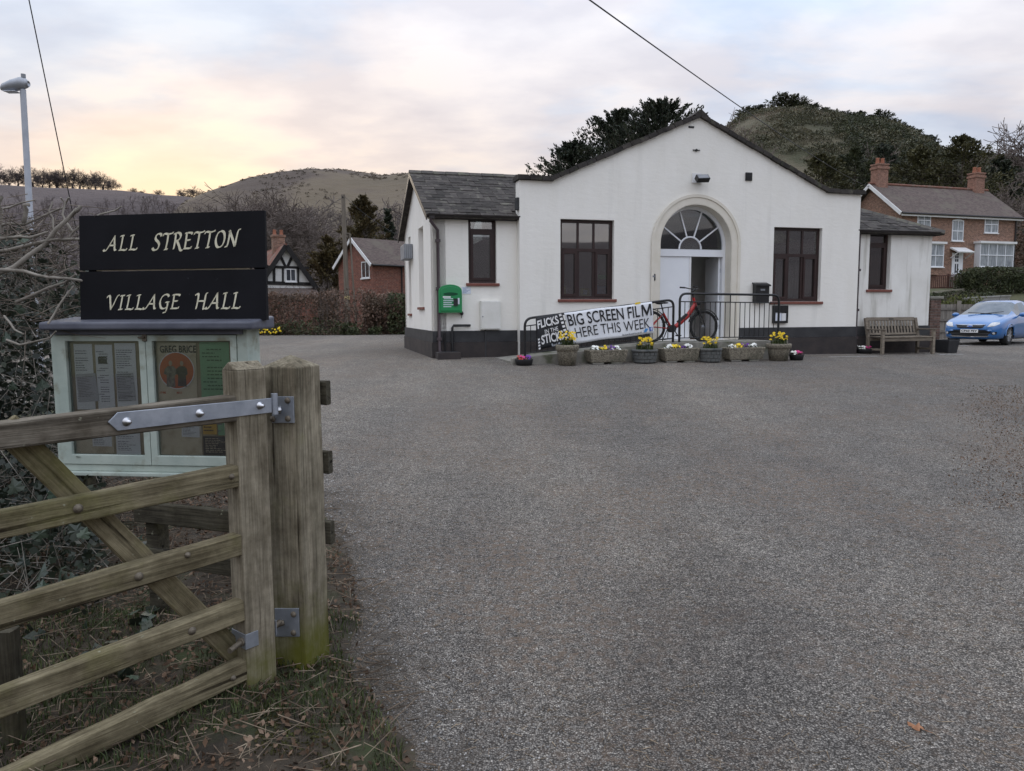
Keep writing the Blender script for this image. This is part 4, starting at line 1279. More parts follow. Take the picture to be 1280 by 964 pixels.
_m = [(0, 0), (0, 1), (.2, 1), (.5, .36), (.8, 1), (1, 1), (1, 0), (.87, 0), (.87, .70), (.55, .04), (.45, .04), (.13, .70), (.13, 0)]
shape_on(bw, PW, [(.868 + .115*u, .43 - .37*v) for u, v in _m], M_ink, 'lettering', .014)
print_on(bw, PW, 'HERE THIS WEEK', .07, .955, .50, .82, M_ink, -.004)
print_on(bw, PW, 'flicksinthesticks.co.uk', .61, .85, .885, .945, M_ink)
M_blueink = mk('blue_ink', (.03, .10, .36)); M_blueink2 = mk('light_blue_ink', (.08, .26, .55))
shape_on(bw, PW, [(.945, .80), (.985, .80), (.985, .93), (.945, .93)], M_blueink, 'square_emblem')
print_on(bw, PW, 'f', .96, .978, .815, .92, M_white, .02).location.y = -.003
shape_on(bw, PW, [(.87, .86), (.885, .89), (.89, .84), (.905, .82), (.92, .84), (.93, .82), (.925, .87), (.91, .93), (.885, .95), (.865, .93), (.88, .92)], M_blueink2, 'bird_emblem')
shape_on(bw, PW, [(.80, -.035), (.86, -.045), (.865, .01), (.80, .02)], M_yellow, 'yellow_tape')
PB = cloth([(669.5, 397), (702.5, 391.5), (714.5, 430.5), (672.5, 437)], RD - .04, seed=8, amp=.006)
bb = banner('film_banner', 'black banner reading flicks in the sticks left of the white banner', PB, M_bblack, 16, 12)
print_on(bb, PB, 'FLICKS', .04, .80, .07, .33, M_white, .03, vt=-.06)
print_on(bb, PB, 'IN THE', .26, .72, .40, .53, M_white, .005, vt=-.06)
print_on(bb, PB, 'STICKS', .12, .84, .55, .84, M_white, .03, vt=-.06)
print_on(bb, PB, 'Rural Media', .42, .80, .87, .96, M_offwhite, .0, vt=-.04)
for k in range(8):
    v = .03 + k * .12
    shape_on(bb, PB, [(.86, v), (.955, v - .012), (.96, v + .055), (.865, v + .067)], M_white, 'film_perforation')
for k in range(4):
    v = .66 + k * .095
    shape_on(bb, PB, [(.015, v), (.075, v - .01), (.078, v + .045), (.018, v + .055)], M_white, 'film_perforation')

# ---- bicycle on the landing
BD = -.80
bx0, bz0 = hp(813.6, 408.5, BD); bx1, bz1 = hp(879.6, 405.5, BD)
WR = .345
bike = thing('bicycle', 'red step through electric bicycle with black mudguards parked behind the railing', 'bicycle', HF.w(bx0, BD, LAND - .004), HA)
wbase = 1.17; k0 = (bx1 - bx0) / wbase
def wheel(x, parent, r=WR):
    m = MB(); n = 40
    m.tube([(x + r*.955*math.cos(2*math.pi*k/n), 0, r + r*.955*math.sin(2*math.pi*k/n)) for k in range(n)], .024, 8, closed=True); ty = m.build('wheel', M_rubber, parent)
    m = MB(); m.tube([(x + r*.875*math.cos(2*math.pi*k/n), 0, r + r*.875*math.sin(2*math.pi*k/n)) for k in range(n)], .012, 6, closed=True); m.build('rim', M_black, ty)
    m = MB()
    for k in range(18):
        a = 2*math.pi*k/18
        m.tube([(x + .03*math.cos(a + .5), (.03 if k % 2 else -.03), r + .03*math.sin(a + .5)), (x + r*.87*math.cos(a), 0, r + r*.87*math.sin(a))], .0018, 4, cap=False)
    o = m.build('spokes', M_steel2, ty); o['kind'] = 'stuff'
    m = MB(); m.tube([(x, -.05, r), (x, .05, r)], .028, 10); m.build('hub', M_steel, ty)
wheel(0, bike); wheel(bx1 - bx0, bike)
fx = bx1 - bx0
BB = Vector((.50, 0, .30)); HT = Vector((fx - .27, 0, .98)); HB = Vector((fx - .215, 0, .80)); ST = Vector((.30, 0, .64))
m = MB(); m.tube([HT, HB], .032, 10)
m.tube([HB + Vector((-.01, 0, .03)), Vector((fx - .42, 0, .56)), Vector((.62, 0, .36)), BB], [.045, .05, .05, .045], 10)
m.tube([BB, ST], .024, 8); m.tube([ST, Vector((.0, .05, .345))], .012, 6); m.tube([ST, Vector((0, -.05, .345))], .012, 6)
m.tube([BB, Vector((0, .055, .345))], .014, 6); m.tube([BB, Vector((0, -.055, .345))], .014, 6)
m.build('frame', M_red, bike)
m = MB(); m.beam(Vector((fx - .40, 0, .60)), Vector((.66, 0, .42)), .085, .10); m.build('battery', M_blackmatt, bike, bevel=.015)
m = MB(); m.tube([BB + Vector((0, -.07, .0)), BB + Vector((0, .07, 0))], .085, 14); m.build('motor', M_blackmatt, bike)
m = MB(); m.tube([BB + Vector((0, -.09, 0)), BB + Vector((.09, -.11, -.14))], .012, 6); m.box(.54, .64, -.20, -.11, .135, .165); m.build('crank', M_black, bike)
m = MB(); m.tube([BB + Vector((0, .09, 0)), BB + Vector((-.09, .11, .14))], .012, 6); m.box(.36, .46, .11, .20, .425, .455); m.build('crank', M_black, bike)
m = MB(); m.tube([ST, ST + Vector((-.06, 0, .20))], .014, 8); m.build('seat_post', M_black, bike)
m = MB(); m.ball((.20, 0, .865), (.10, .085, .032), 12, 8); m.ball((.30, 0, .87), (.12, .03, .022), 12, 8); m.build('saddle', M_blackmatt, bike)
m = MB()
for s in (-.055, .055): m.tube([HB + Vector((.01, s*.6, -.02)), Vector((fx - .06, s, .52)), Vector((fx, s, .345))], [.02, .016, .012], 8)
m.tube([HB + Vector((.01, -.04, -.02)), HB + Vector((.01, .04, -.02))], .02, 8)
m.build('fork', M_black, bike)
m = MB(); m.tube([HT, HT + Vector((-.03, 0, .14))], .018, 8); m.tube([HT + Vector((-.03, 0, .14)), HT + Vector((.05, 0, .19))], .018, 8); m.build('stem', M_black, bike)
m = MB(); hc = HT + Vector((.05, 0, .19))
m.tube([hc + Vector((-.22, -.30, .05)), hc + Vector((-.10, -.27, .04)), hc + Vector((0, -.12, 0)), hc + Vector((0, .12, 0)), hc + Vector((-.10, .27, .04)), hc + Vector((-.22, .30, .05))], .013, 8); m.build('handlebar', M_black, bike)
for s in (-1, 1):
    m = MB(); m.tube([hc + Vector((-.23, s*.302, .05)), hc + Vector((-.11, s*.275, .042))], .018, 8); m.build('grip', M_rubber, bike)
m = MB(); m.ball(tuple(HB + Vector((.08, 0, .06))), (.045, .045, .05), 10, 6); m.build('headlight', M_black, bike)
for cx, a0, a1 in ((fx, 20, 165), (0, 15, 190)):
    m = MB(); n = 16
    arc = [(cx + .385*math.cos(R(a0 + (a1-a0)*k/n)), WR + .385*math.sin(R(a0 + (a1-a0)*k/n))) for k in range(n + 1)]
    arci = [(cx + .378*math.cos(R(a1 - (a1-a0)*k/n)), WR + .378*math.sin(R(a1 - (a1-a0)*k/n))) for k in range(n + 1)]
    m.panel(arc + arci, [], -.03, .03); m.build('mudguard', M_black, bike)
m = MB(); m.tube([(.02, -.08, .60), (.02, -.08, .74), (-.34, -.08, .75), (-.34, .08, .75), (.02, .08, .74), (.02, .08, .60)], .008, 6); m.tube([(-.25, -.08, .75), (0, -.07, .36)], .006, 6); m.build('carrier', M_black, bike)
m = MB(); m.tube([(.44, .06, .31), (.36, .16, .02)], .01, 6); m.build('kickstand', M_black, bike)

# ---- flower containers along the tarmac edge
def blooms(rng, n, wx, wy, z0, h0, h1, size, mat, name, parent, daff=False):
    m = MB()
    for i in range(n):
        a, rr_ = rng.uniform(0, 2*math.pi), math.sqrt(rng.random())
        x, y = wx*rr_*math.cos(a), wy*rr_*math.sin(a); z = z0 + rng.uniform(h0, h1)
        yaw = rng.uniform(-1.2, 1.2); tilt = rng.uniform(.3, 1.2)
        M = T(x, y, z) @ RZ(yaw) @ RX(tilt)
        k = 6 if daff else 5; v = [(0, 0, .12*size)]
        for j in range(2*k):
            r = size*(1 if j % 2 == 0 else .62); t = math.pi*j/k
            v.append((r*math.cos(t), r*math.sin(t), rng.uniform(-.1, .1)*size))
        m.add(v, [(0, 1 + j, 1 + (j + 1) % (2*k)) for j in range(2*k)], M)
        if daff: m.lathe([(.22*size, 0), (.26*size, .35*size), (.36*size, .5*size)], 7, M)
    o = m.build(name, mat, parent); o['kind'] = 'stuff'; return o
def blades(rng, n, wx, wy, z0, h0, h1, name, parent, mat=M_grassleaf, w=.011):
    m = MB()
    for i in range(n):
        a, rr_ = rng.uniform(0, 2*math.pi), math.sqrt(rng.random())
        x, y = wx*rr_*math.cos(a), wy*rr_*math.sin(a); h = rng.uniform(h0, h1); b = rng.uniform(0, 6.28); l = rng.uniform(.1, .55)*h
        dx, dy = math.cos(b), math.sin(b); sx, sy = -dy*w, dx*w
        m.add([(x-sx, y-sy, z0), (x+sx, y+sy, z0), (x+dx*l*.4+sx*.8, y+dy*l*.4+sy*.8, z0+h*.6), (x+dx*l*.4-sx*.8, y+dy*l*.4-sy*.8, z0+h*.6), (x+dx*l, y+dy*l, z0+h)], [(0, 1, 2, 3), (3, 2, 4)])
    o = m.build(name, mat, parent); o['kind'] = 'stuff'; return o
def low_leaves(rng, n, wx, wy, z0, h, name, parent, mat=M_hedgegreen, size=.035):
    g = np.random.default_rng(rng.randrange(9999))
    a = g.uniform(0, 6.28, n); r_ = np.sqrt(g.random(n))
    P = np.stack([wx*r_*np.cos(a), wy*r_*np.sin(a), z0 + g.uniform(0, h, n)], 1)
    V, F = quads(P, size, g, 1.3, up=1.5); o = link(name, np_mesh(name, V, F, mat), parent); o['kind'] = 'stuff'; return o
def container(name, label, cat, px, py, kind, wpx, tpy, seed, plants, group='planted containers along the front of the ramp'):
    p = ground_at(px, py); s = FPX / p.y
    w = wpx / s; h = (py - tpy) / s
    t = thing(name, label, cat, p, HA, group)
    rng = random.Random(seed)
    if kind == 'urn':
        m = MB(); m.lathe([(0, 0), (w*.38, 0), (w*.46, h*.70), (w*.46, h*.71), (w*.52, h*.74), (w*.53, h*.97), (w*.50, h), (w*.44, h), (w*.43, h*.86), (0, h*.86)], 28); m.build('pot', M_aggregate, t); wx = wy = w*.42
    elif kind == 'round':
        m = MB(); m.lathe([(0, 0), (w*.40, 0), (w*.47, h*.45), (w*.47, h*.80), (w*.52, h*.82), (w*.52, h), (w*.45, h), (w*.44, h*.85), (0, h*.85)], 28)
        m.build('pot', M_slatepot, t); wx = wy = w*.42
        for r_ in range(3):                  # the pot is cast as courses of small blocks
            for k in range(14):
                a = 2*math.pi*(k + .5*(r_ % 2))/14; rad = w*(.42 + .022*r_)
                b = MB(); b.box(-.035*w/.6*1.6, .035*w/.6*1.6, -.012, .012, 0, h*.22)
                if math.sin(a) < .3: b.build('block', M_slatepot, t, loc=(rad*math.cos(a), rad*math.sin(a), h*(.06 + .25*r_)), rot=(0, 0, a + math.pi/2), bevel=.006)
    elif kind == 'trough':
        d = w*.42; m = MB()
        lo, hi = .44, .5
        v = [(-w*lo, -d*.42, .03), (w*lo, -d*.42, .03), (w*lo, d*.42, .03), (-w*lo, d*.42, .03), (-w*hi, -d*.5, h), (w*hi, -d*.5, h), (w*hi, d*.5, h), (-w*hi, d*.5, h),
             (-w*hi+.05, -d*.5+.05, h), (w*hi-.05, -d*.5+.05, h), (w*hi-.05, d*.5-.05, h), (-w*hi+.05, d*.5-.05, h), (-w*hi+.05, -d*.5+.05, h-.07), (w*hi-.05, -d*.5+.05, h-.07), (w*hi-.05, d*.5-.05, h-.07), (-w*hi+.05, d*.5-.05, h-.07)]
        f = [(3, 2, 1, 0), (0, 1, 5, 4), (1, 2, 6, 5), (2, 3, 7, 6), (3, 0, 4, 7), (4, 5, 9, 8), (5, 6, 10, 9), (6, 7, 11, 10), (7, 4, 8, 11), (8, 9, 13, 12), (9, 10, 14, 13), (10, 11, 15, 14), (11, 8, 12, 15), (12, 13, 14, 15)]
        m.add(v, f); m.build('trough', M_aggregate, t, bevel=.02)
        for s_ in (-.26, .22):
            m = MB(); m.box(w*s_ - .12, w*s_ + .12, -d*.38, d*.38, 0, .031); m.build('foot', M_concrete, t)
        wx, wy = w*.42, d*.36
    else:
        m = MB(); m.lathe([(0, 0), (w*.42, 0), (w*.5, h*.9), (w*.5, h), (w*.45, h), (w*.44, h*.8), (0, h*.8)], 24); m.build('pot', M_blackmatt, t); wx = wy = w*.4
    m = MB(); m.lathe([(0, .012), (.98, .012), (1, 0)], 16); so = m.build('soil', M_soil, t, loc=(0, 0, h - (.06 if kind == 'trough' else h*.13))); so.scale = (wx*1.04, wy*1.04, 1)
    for fn, *a in plants: fn(rng, *a, t, wx, wy, h)
    return t
def daffs(rng, n, hh, t, wx, wy, h):
    blades(rng, 70, wx*.8, wy*.8, h - .05, hh*.5, hh*.95, 'foliage', t); blooms(rng, n, wx*.95, wy*.95, h, hh*.35, hh, .036, M_yellow, 'blossom', t, True)
def pansies(rng, cols, t, wx, wy, h):
    low_leaves(rng, 260, wx, wy, h - .06, .1, 'foliage', t)
    for mt, n, cxf in cols:
        o = blooms(rng, n, wx*.26, wy*.9, h, .0, .07, .038, mt, 'blossom', t); o.location.x = cxf*wx
PW_, PY_, PP_, PK_ = M_whitepetal, M_yellow, M_purple, M_pink
container('flower_pot', 'low dark pot of pink and purple primulas at the foot of the ramp', 'plant pot', 655, 456.5, 'low', 23, 449, 1, [(pansies, [(M_flame, 9, -.5), (PK_, 10, -.1), (PP_, 12, .5)])])
container('flower_urn', 'tall pebbled urn of daffodils under the black banner', 'plant pot', 709, 456.5, 'urn', 28, 431, 2, [(daffs, 26, .26)])
container('flower_trough', 'pebbled stone trough between the urn and the dark block pot', 'plant trough', 757.5, 454.5, 'trough', 52, 437, 3, [(pansies, [(PW_, 13, -.65), (PY_, 12, -.2), (PP_, 9, .25), (PW_, 8, .6)])])
container('flower_pot', 'round dark block pot of daffodils below the end of the white banner', 'plant pot', 805.5, 453.5, 'round', 32, 436.5, 4, [(daffs, 24, .24)])
container('flower_trough', 'pebbled stone trough in front of the bicycle wheels', 'plant trough', 848, 452.5, 'trough', 50, 435, 5, [(pansies, [(PW_, 12, -.7), (PY_, 13, -.2), (PP_, 10, .2), (PW_, 14, .6)])])
container('flower_pot', 'small round block pot of daffodils between the two right hand troughs', 'plant pot', 887.5, 452.5, 'round', 28, 435, 6, [(daffs, 22, .24)])
container('flower_trough', 'pebbled stone trough right of the small block pot', 'plant trough', 928, 451, 'trough', 52, 434, 7, [(pansies, [(PW_, 8, -.65), (PY_, 15, -.3), (PP_, 8, .2), (PW_, 14, .6)])])
container('flower_urn', 'tall pebbled urn of yellow pansies at the right end of the row', 'plant pot', 973, 450.5, 'urn', 29, 429.5, 8, [(daffs, 26, .24)])
container('flower_pot', 'little dark pot of pink flowers right of the last urn', 'plant pot', 995.5, 450, 'low', 18, 443, 9, [(pansies, [(PW_, 6, -.6), (PK_, 14, .1), (PK_, 8, .6)])])
container('flower_pot', 'little dark pot of white and pink flowers beside the bench', 'plant pot', 1080.5, 442, 'low', 19, 436, 10, [(pansies, [(PW_, 12, -.5), (PK_, 14, .3)])])

# ---- things on the walls
def wall_thing(name, label, cat, px0, py0, px1, py1, depth=0.0):
    r_ = px_rect(px0, py0, px1, py1, depth)
    t = thing(name, label, cat, HF.w((r_[0] + r_[1]) / 2, depth - .003, r_[2]), HA)
    return t, (r_[1] - r_[0]), (r_[3] - r_[2])
t, w, h = wall_thing('defibrillator_cabinet', 'green arched defibrillator cabinet on the left wing wall', 'defibrillator', 547, 356, 575.5, 391, DW)
dpt = .18
def arch_top(w, h, k=.78, n=10):
    return [(-w/2, 0), (w/2, 0), (w/2, h*k)] + [(w/2*math.cos(math.pi*i/n), h*k + (h*(1-k))*math.sin(math.pi*i/n)) for i in range(1, n)] + [(-w/2, h*k)]
m = MB(); m.panel(arch_top(w, h), [], -dpt, 0); m.build('body', M_greenbox, t, bevel=.012)
m = MB(); m.panel([(x*.86, .04 + z*.86) for x, z in arch_top(w, h)], [], -dpt - .02, -dpt - .001); cv = m.build('cover', M_greenbox, t, bevel=.008)
m = MB(); m.panel([(.16*math.cos(2*math.pi*k/16)*w/.5, h*.66 + .035*math.sin(2*math.pi*k/16)) for k in range(16)], [], -dpt - .024, -dpt - .0205); m.build('grip_recess', M_greendark, cv)
m = MB()
for k, (a, b_) in enumerate(((-.32, .02), (-.32, .12), (-.32, .05), (-.32, .14), (-.3, .1))): m.box(a*w, b_*w, -dpt - .0225, -dpt - .0205, h*(.20 + .07*k), h*(.225 + .07*k))
m.build('lettering', M_offwhite, cv)
m = MB(); m.box(-.34*w, .0*w, -dpt - .0225, -dpt - .0205, h*.53, h*.58); m.build('lettering', M_white, cv)
m = MB(); m.box(.12*w, .30*w, -dpt - .045, -dpt - .0205, h*.24, h*.50); m.build('lock_keypad', M_blackmatt, cv)
m = MB(); m.box(.30*w, .38*w, -dpt - .03, -dpt - .0205, h*.3, h*.52); m.build('handle', M_offwhite, cv)
t, w, h = wall_thing('alarm_sounder', 'small black sounder hanging beside the green cabinet', 'sounder', 574.5, 389, 579, 394.5, DW)
m = MB(); m.ball((0, -.04, h/2), (w*.5, .04, h*.5), 10, 8); m.build('body', M_black, t); m = MB(); m.tube([(0, -.02, 0), (0, -.02, -.06)], .006, 5); m.build('cable', M_black, t)
t, w, h = wall_thing('wall_notice', 'small pale printed notice right of the green cabinet', 'notice', 577, 358.5, 588.5, 367.5, DW)
m = MB(); m.box(-w/2, w/2, -.006, 0, 0, h); m.build('card', M_offwhite, t)
m = MB()
for k in range(5): m.box(-w*.38, w*(.2 + .18*((k*7) % 3 - 1)), -.0075, -.0062, h*(.15 + .16*k), h*(.21 + .16*k))
m.build('lettering', mk('notice_ink', (.25, .32, .5)), t)
t, w, h = wall_thing('meter_cabinet', 'off white utility meter box on the left wing wall', 'meter box', 599.5, 376, 624.5, 412, DW)
m = MB(); m.box(-w/2, w/2, -.10, 0, 0, h); m.build('box', M_meter, t, bevel=.008)
m = MB(); m.box(-w*.45, w*.45, -.112, -.1005, h*.03, h*.97); dd = m.build('door', M_meter, t, bevel=.005)
m = MB(); m.tube([(-w*.40, -.125, h*.45), (-w*.40, -.112, h*.45)], .014, 8); m.build('latch', M_greypl, dd)
m = MB(); m.tube([(-w*.24, -.04, -.01), (-w*.24, -.04, -.72)], .022, 8); m.build('conduit', M_plinth, t)
pg = ground_at(560, 448)
t = thing('gully_surround', 'low dark concrete block round the drain at the wing corner', 'drain block', HF.w(hp(560, 446, DW - .25)[0], DW - .25, gz(pg.x, pg.y) - BASE + .0), HA)
w = .50
m = MB(); m.panel(rect(-w/2, w/2, -.1, .14), [], -.2, .16); m.build('block', M_plinth2, t, bevel=.015); m = MB(); m.box(-w*.4, w*.4, -.14, .1, .141, .148); m.build('grating', M_blackmatt, t)
t, w, h = wall_thing('entry_keypad', 'small dark entry keypad left of the arched doorway', 'keypad', 813.5, 342.5, 818.5, 351)
m = MB(); m.box(-w/2, w/2, -.045, 0, 0, h); m.build('body', M_blackmatt, t, bevel=.012); m = MB(); m.box(-w*.28, w*.28, -.05, -.0452, h*.5, h*.75); m.build('display', M_greypl, t)
t, w, h = wall_thing('post_box', 'black wall post box right of the doorway', 'letter box', 940.5, 355, 957, 378)
m = MB(); m.panel([(-w/2, 0), (w/2, 0), (w/2, h), (-w/2, h)], [], -.15, 0); m.build('body', M_black, t, bevel=.006)
m = MB(); m.add([(-w*.55, -.19, h*.93), (w*.55, -.19, h*.93), (w*.55, 0, h*1.08), (-w*.55, 0, h*1.08), (-w*.55, -.19, h*.86), (w*.55, -.19, h*.86), (w*.55, 0, h*1.01), (-w*.55, 0, h*1.01)], [(0, 1, 2, 3), (7, 6, 5, 4), (0, 4, 5, 1), (1, 5, 6, 2), (2, 6, 7, 3), (3, 7, 4, 0)]); m.build('lid', M_black, t)
m = MB(); m.box(-.06, .06, -.154, -.1505, h*.62, h*.72); m.build('badge', M_greypl, t)
t, w, h = wall_thing('leaflet_holder', 'black framed leaflet holder under the right window', 'leaflet holder', 965, 382, 983, 404)
m = MB(); m.panel(rect(-w/2, w/2, 0, h), [rect(-w*.38, w*.38, h*.12, h*.6)], -.07, 0); m.build('frame', M_black, t); m = MB(); m.box(-w*.37, w*.05, -.06, -.05, h*.13, h*.58); m.build('leaflet', M_offwhite, t); m = MB(); m.box(w*.08, w*.37, -.06, -.05, h*.13, h*.56); m.build('leaflet', M_whitedull, t)
t, w, h = wall_thing('floodlight', 'black floodlight on a white back plate above the arch', 'floodlight', 863.5, 217, 881.5, 231)
m = MB(); m.box(-w*.42, w*.22, -.02, 0, h*.15, h*1.0); m.build('back_plate', M_whitedull, t); m = MB(); m.box(-.02, .02, -.16, -.021, h*.42, h*.5); m.build('bracket', M_black, t)
m = MB(); m.box(-w*.42, w*.42, -.06, .06, -h*.30, h*.30); hd_ = m.build('lamp_head', M_black, t, bevel=.01, loc=(0, -.2, h*.42), rot=(R(-42), R(-4), 0))
m = MB(); m.box(-w*.36, w*.36, -.066, -.0605, -h*.23, h*.23); m.build('lens', M_greypl, hd_)
# grey flue box on the gable side
sd_, sz0 = side(508, 328); sd1, sz1 = side(516, 305)
t = thing('flue_terminal', 'grey ribbed flue box sticking out of the gable end', 'flue', HF.w(tL - .003, min(sd_, sd1), sz0), HA)
dw_ = max(.3, abs(sd_ - sd1) * .6); hh = sz1 - sz0
m = MB(); m.box(-.22, 0, 0, dw_, 0, hh); m.build('housing', M_greypl, t, bevel=.01)
for k in range(4): m = MB(); m.box(-.20 + k*.05, -.185 + k*.05, -.008, dw_ + .008, .02, hh - .02); m.build('rib', M_lampgrey, t)

# ---- things standing inside the left window
def sill_thing(name, label, cat, px0, py0, px1, py1, dep, mat, thick=.08):
    r_ = px_rect(px0, py0, px1, py1, dep)
    t = thing(name, label, cat, HF.w((r_[0] + r_[1]) / 2, dep, r_[2]), HA)
    m = MB(); m.box(-(r_[1]-r_[0])/2, (r_[1]-r_[0])/2, 0, thick, 0, r_[3]-r_[2]); return t, m.build('body', mat, t, bevel=.004), r_
M_ggreen = mk('bright_green_card', (.05, .5, .12)); M_gyel = mk('yellow_card', (.55, .5, .08)); M_gblue = mk('blue_plastic', (.04, .2, .5), (.05, .25, .6), scale=6)
sill_thing('window_card', 'bright green card in the left window', 'card', 747.5, 343.5, 758, 349.5, .22, M_ggreen, .004)
t, o, r_ = sill_thing('leaflet_box', 'yellow leaflet box on the sill inside the left window', 'box', 726, 360, 737, 371.5, .30, M_gyel)
m = MB(); m.box(-.05, .05, -.004, -.001, .06, .16); m.build('leaflet', M_whitedull, t)
t, o, r_ = sill_thing('storage_crate', 'blue plastic crate inside the left window', 'crate', 746.5, 357, 760, 370, .45, M_gblue, .25)
m = MB(); m.box(-.14, .14, -.02, -.001, .18, .21); m.build('rim', M_gblue, t)
t, o, r_ = sill_thing('spray_bottle', 'slim yellow bottle on the sill inside the left window', 'bottle', 704.5, 358.5, 707.5, 368, .30, M_gyel, .05)
m = MB(); m.box(-.012, .012, .012, .036, r_[3]-r_[2], r_[3]-r_[2]+.05); m.build('cap', M_white, t)

# ---- bench
fl, frr = ground_at(1098.5, 443), ground_at(1170, 443)
bp = fl.lerp(frr, .5)
bl = (frr - fl).length
bench = thing('park_bench', 'weathered slatted wooden bench against the right wing', 'bench', bp, HA)
hl = bl / 2
for sx in (-1, 1):
    m = MB(); m.box(sx*hl - .035, sx*hl + .035, -.035, .035, -.02, .60); m.build('leg', M_teakgrey, bench, bevel=.006)
    m = MB(); m.beam((sx*hl, .50, -.02), (sx*hl, .50, .42), .07, .06, up=(0, 1, 0)); m.beam((sx*hl, .50, .42), (sx*hl, .62, .90), .07, .06, up=(0, 1, 0)); m.build('leg', M_teakgrey, bench)
    m = MB(); m.box(sx*hl - .04, sx*hl + .04, -.07, .54, .602, .635); m.build('arm', M_teakgrey, bench, bevel=.008)
    m = MB(); m.box(sx*hl - .02, sx*hl + .02, .036, .468, .10, .15); m.build('stretcher', M_teakgrey, bench)
m = MB(); m.box(-hl + .036, hl - .036, -.02, .015, .33, .42); m.build('front_rail', M_teakgrey, bench, bevel=.005)
m = MB(); m.box(-hl + .036, hl - .036, .48, .515, .33, .40); m.build('rear_rail', M_teakgrey, bench)
b_ = MB(); b_.box(-hl + .037, hl - .037, -.036, .036, -.011, .011); sm_ = b_.mesh('seat_slat', M_teakgrey)
for k in range(6): link('seat_slat', sm_, bench, (0, -.01 + k*.088, .432 + .001*k))
m = MB(); m.beam((-hl + .036, .617, .875), (hl - .036, .617, .875), .035, .085, up=(0, .25, 1)); m.build('top_rail', M_teakgrey, bench)
m = MB(); m.beam((-hl + .036, .525, .50), (hl - .036, .525, .50), .035, .05, up=(0, .25, 1)); m.build('lower_rail', M_teakgrey, bench)
b_ = MB(); b_.beam((0, .531, .525), (0, .606, .832), .05, .015, up=(0, 1, -.25)); bs_ = b_.mesh('back_slat', M_teakgrey)
nb = 15
for k in range(nb): link('back_slat', bs_, bench, ((k + .5)/nb*(bl - .08) - hl + .04, 0, 0))
m = MB(); m.box(-.07, .07, .594, .600, .86, .89); m.build('plaque', M_blackmatt, bench)
# dark tub right of the bench
p = ground_at(1183, 441)
t = thing('plant_tub', 'empty dark square tub right of the bench', 'tub', p, R(24))
m = MB(); s_ = .17
v = [(-s_, -s_, 0), (s_, -s_, 0), (s_, s_, 0), (-s_, s_, 0)] + [(x*1.25, y*1.25, .34) for x, y in ((-s_, -s_), (s_, -s_), (s_, s_), (-s_, s_))] + [(x*1.1, y*1.1, .34) for x, y in ((-s_, -s_), (s_, -s_), (s_, s_), (-s_, s_))] + [(x*1.05, y*1.05, .26) for x, y in ((-s_, -s_), (s_, -s_), (s_, s_), (-s_, s_))]
f = [(3, 2, 1, 0)] + [(i, (i+1) % 4, 4 + (i+1) % 4, 4 + i) for i in range(4)] + [(4+i, 4+(i+1) % 4, 8+(i+1) % 4, 8+i) for i in range(4)] + [(8+i, 8+(i+1) % 4, 12+(i+1) % 4, 12+i) for i in range(4)] + [(12, 13, 14, 15)]
m.add(v, f); m.build('body', M_blackmatt, t, bevel=.01); m = MB(); m.box(-s_, s_, -s_, s_, .262, .275); m.build('soil', M_soil, t)

# ---- brick pier at the hall corner, laid brick by brick
pp = HF.w(hp(1161, 437, DW + .3)[0], DW + .3, 0); pz = gz(pp.x, pp.y)
pier = thing('brick_pier', 'weathered brown brick pier with a flat cap beside the right wing', 'brick pier', (pp.x, pp.y, pz - .05), HA)
M_brickbrown = mk('pier_brick', (.10, .065, .055), (.17, .11, .09), scale=10, rough=.95, bump=.5, bscale=40, rnd=.3)
hp_top = hp(1161, 374, DW + .3)[1] + BASE - pz + .05
m = MB(); m.box(-.155, .155, -.155, .155, 0, hp_top); m.build('mortar_core', mk('old_mortar', (.20, .185, .17), (.26, .25, .23), scale=20, rough=.95), pier)
b_ = MB(); b_.box(-.1025, .1025, -.05, .05, 0, .062); brm = b_.mesh('brick', M_brickbrown)
b_ = MB(); b_.box(-.055, .055, -.05, .05, 0, .062); brh = b_.mesh('brick', M_brickbrown)
rb_ = random.Random(2)
for c in range(int(hp_top / .075)):
    z = c*.075 + .006
    for face in range(2):
        for xx, me in (((-.06, brm), (.11, brh)) if (c + face) % 2 else ((-.11, brh), (.06, brm))):
            j = rb_.uniform(-.004, .004)
            if face == 0: link('brick', me, pier, (xx, -.115 + j, z))
            else: link('brick', me, pier, (.115 + j, xx, z), (0, 0, R(90)))
    for xx in (-.06, .11): link('brick', brm if xx < 0 else brh, pier, (-.115 + rb_.uniform(-.004, .004), xx, z), (0, 0, R(90)))
m = MB(); m.box(-.21, .21, -.21, .21, hp_top, hp_top + .07); m.build('cap_stone', M_concrete, pier, bevel=.015)

# ---- painted bay lines
def strip(p0, p1, w):
    a, b = ground_at(*p0), ground_at(*p1)
    d = (b - a); d.z = 0; d.normalize(); n = Vector((-d.y, d.x, 0)) * w / 2
    V, F = [], []; N = 8
    for k in range(N + 1):
        q = a.lerp(b, k / N)
        for s in (-1, 1):
            r_ = q + n * s; V.append((r_.x, r_.y, gz(r_.x, r_.y) + .005))
    F = [(2*i, 2*i + 1, 2*i + 3, 2*i + 2) for i in range(N)]
    tag(link('bay_line', np_mesh('bay_line', V, np.array(F), M_lines)), kind='structure')
M_lines = mk('worn_line_paint', (.22, .22, .22), (.62, .62, .60), scale=9, rough=.9, coord='World', lo=.3, hi=.55)
strip((1036, 446.5), (1097, 445.5), .07); strip((1174, 443.5), (1204, 443.2), .08)
strip((1200, 432), (1290, 428.5), .09); strip((1200, 427), (1290, 424.5), .06)
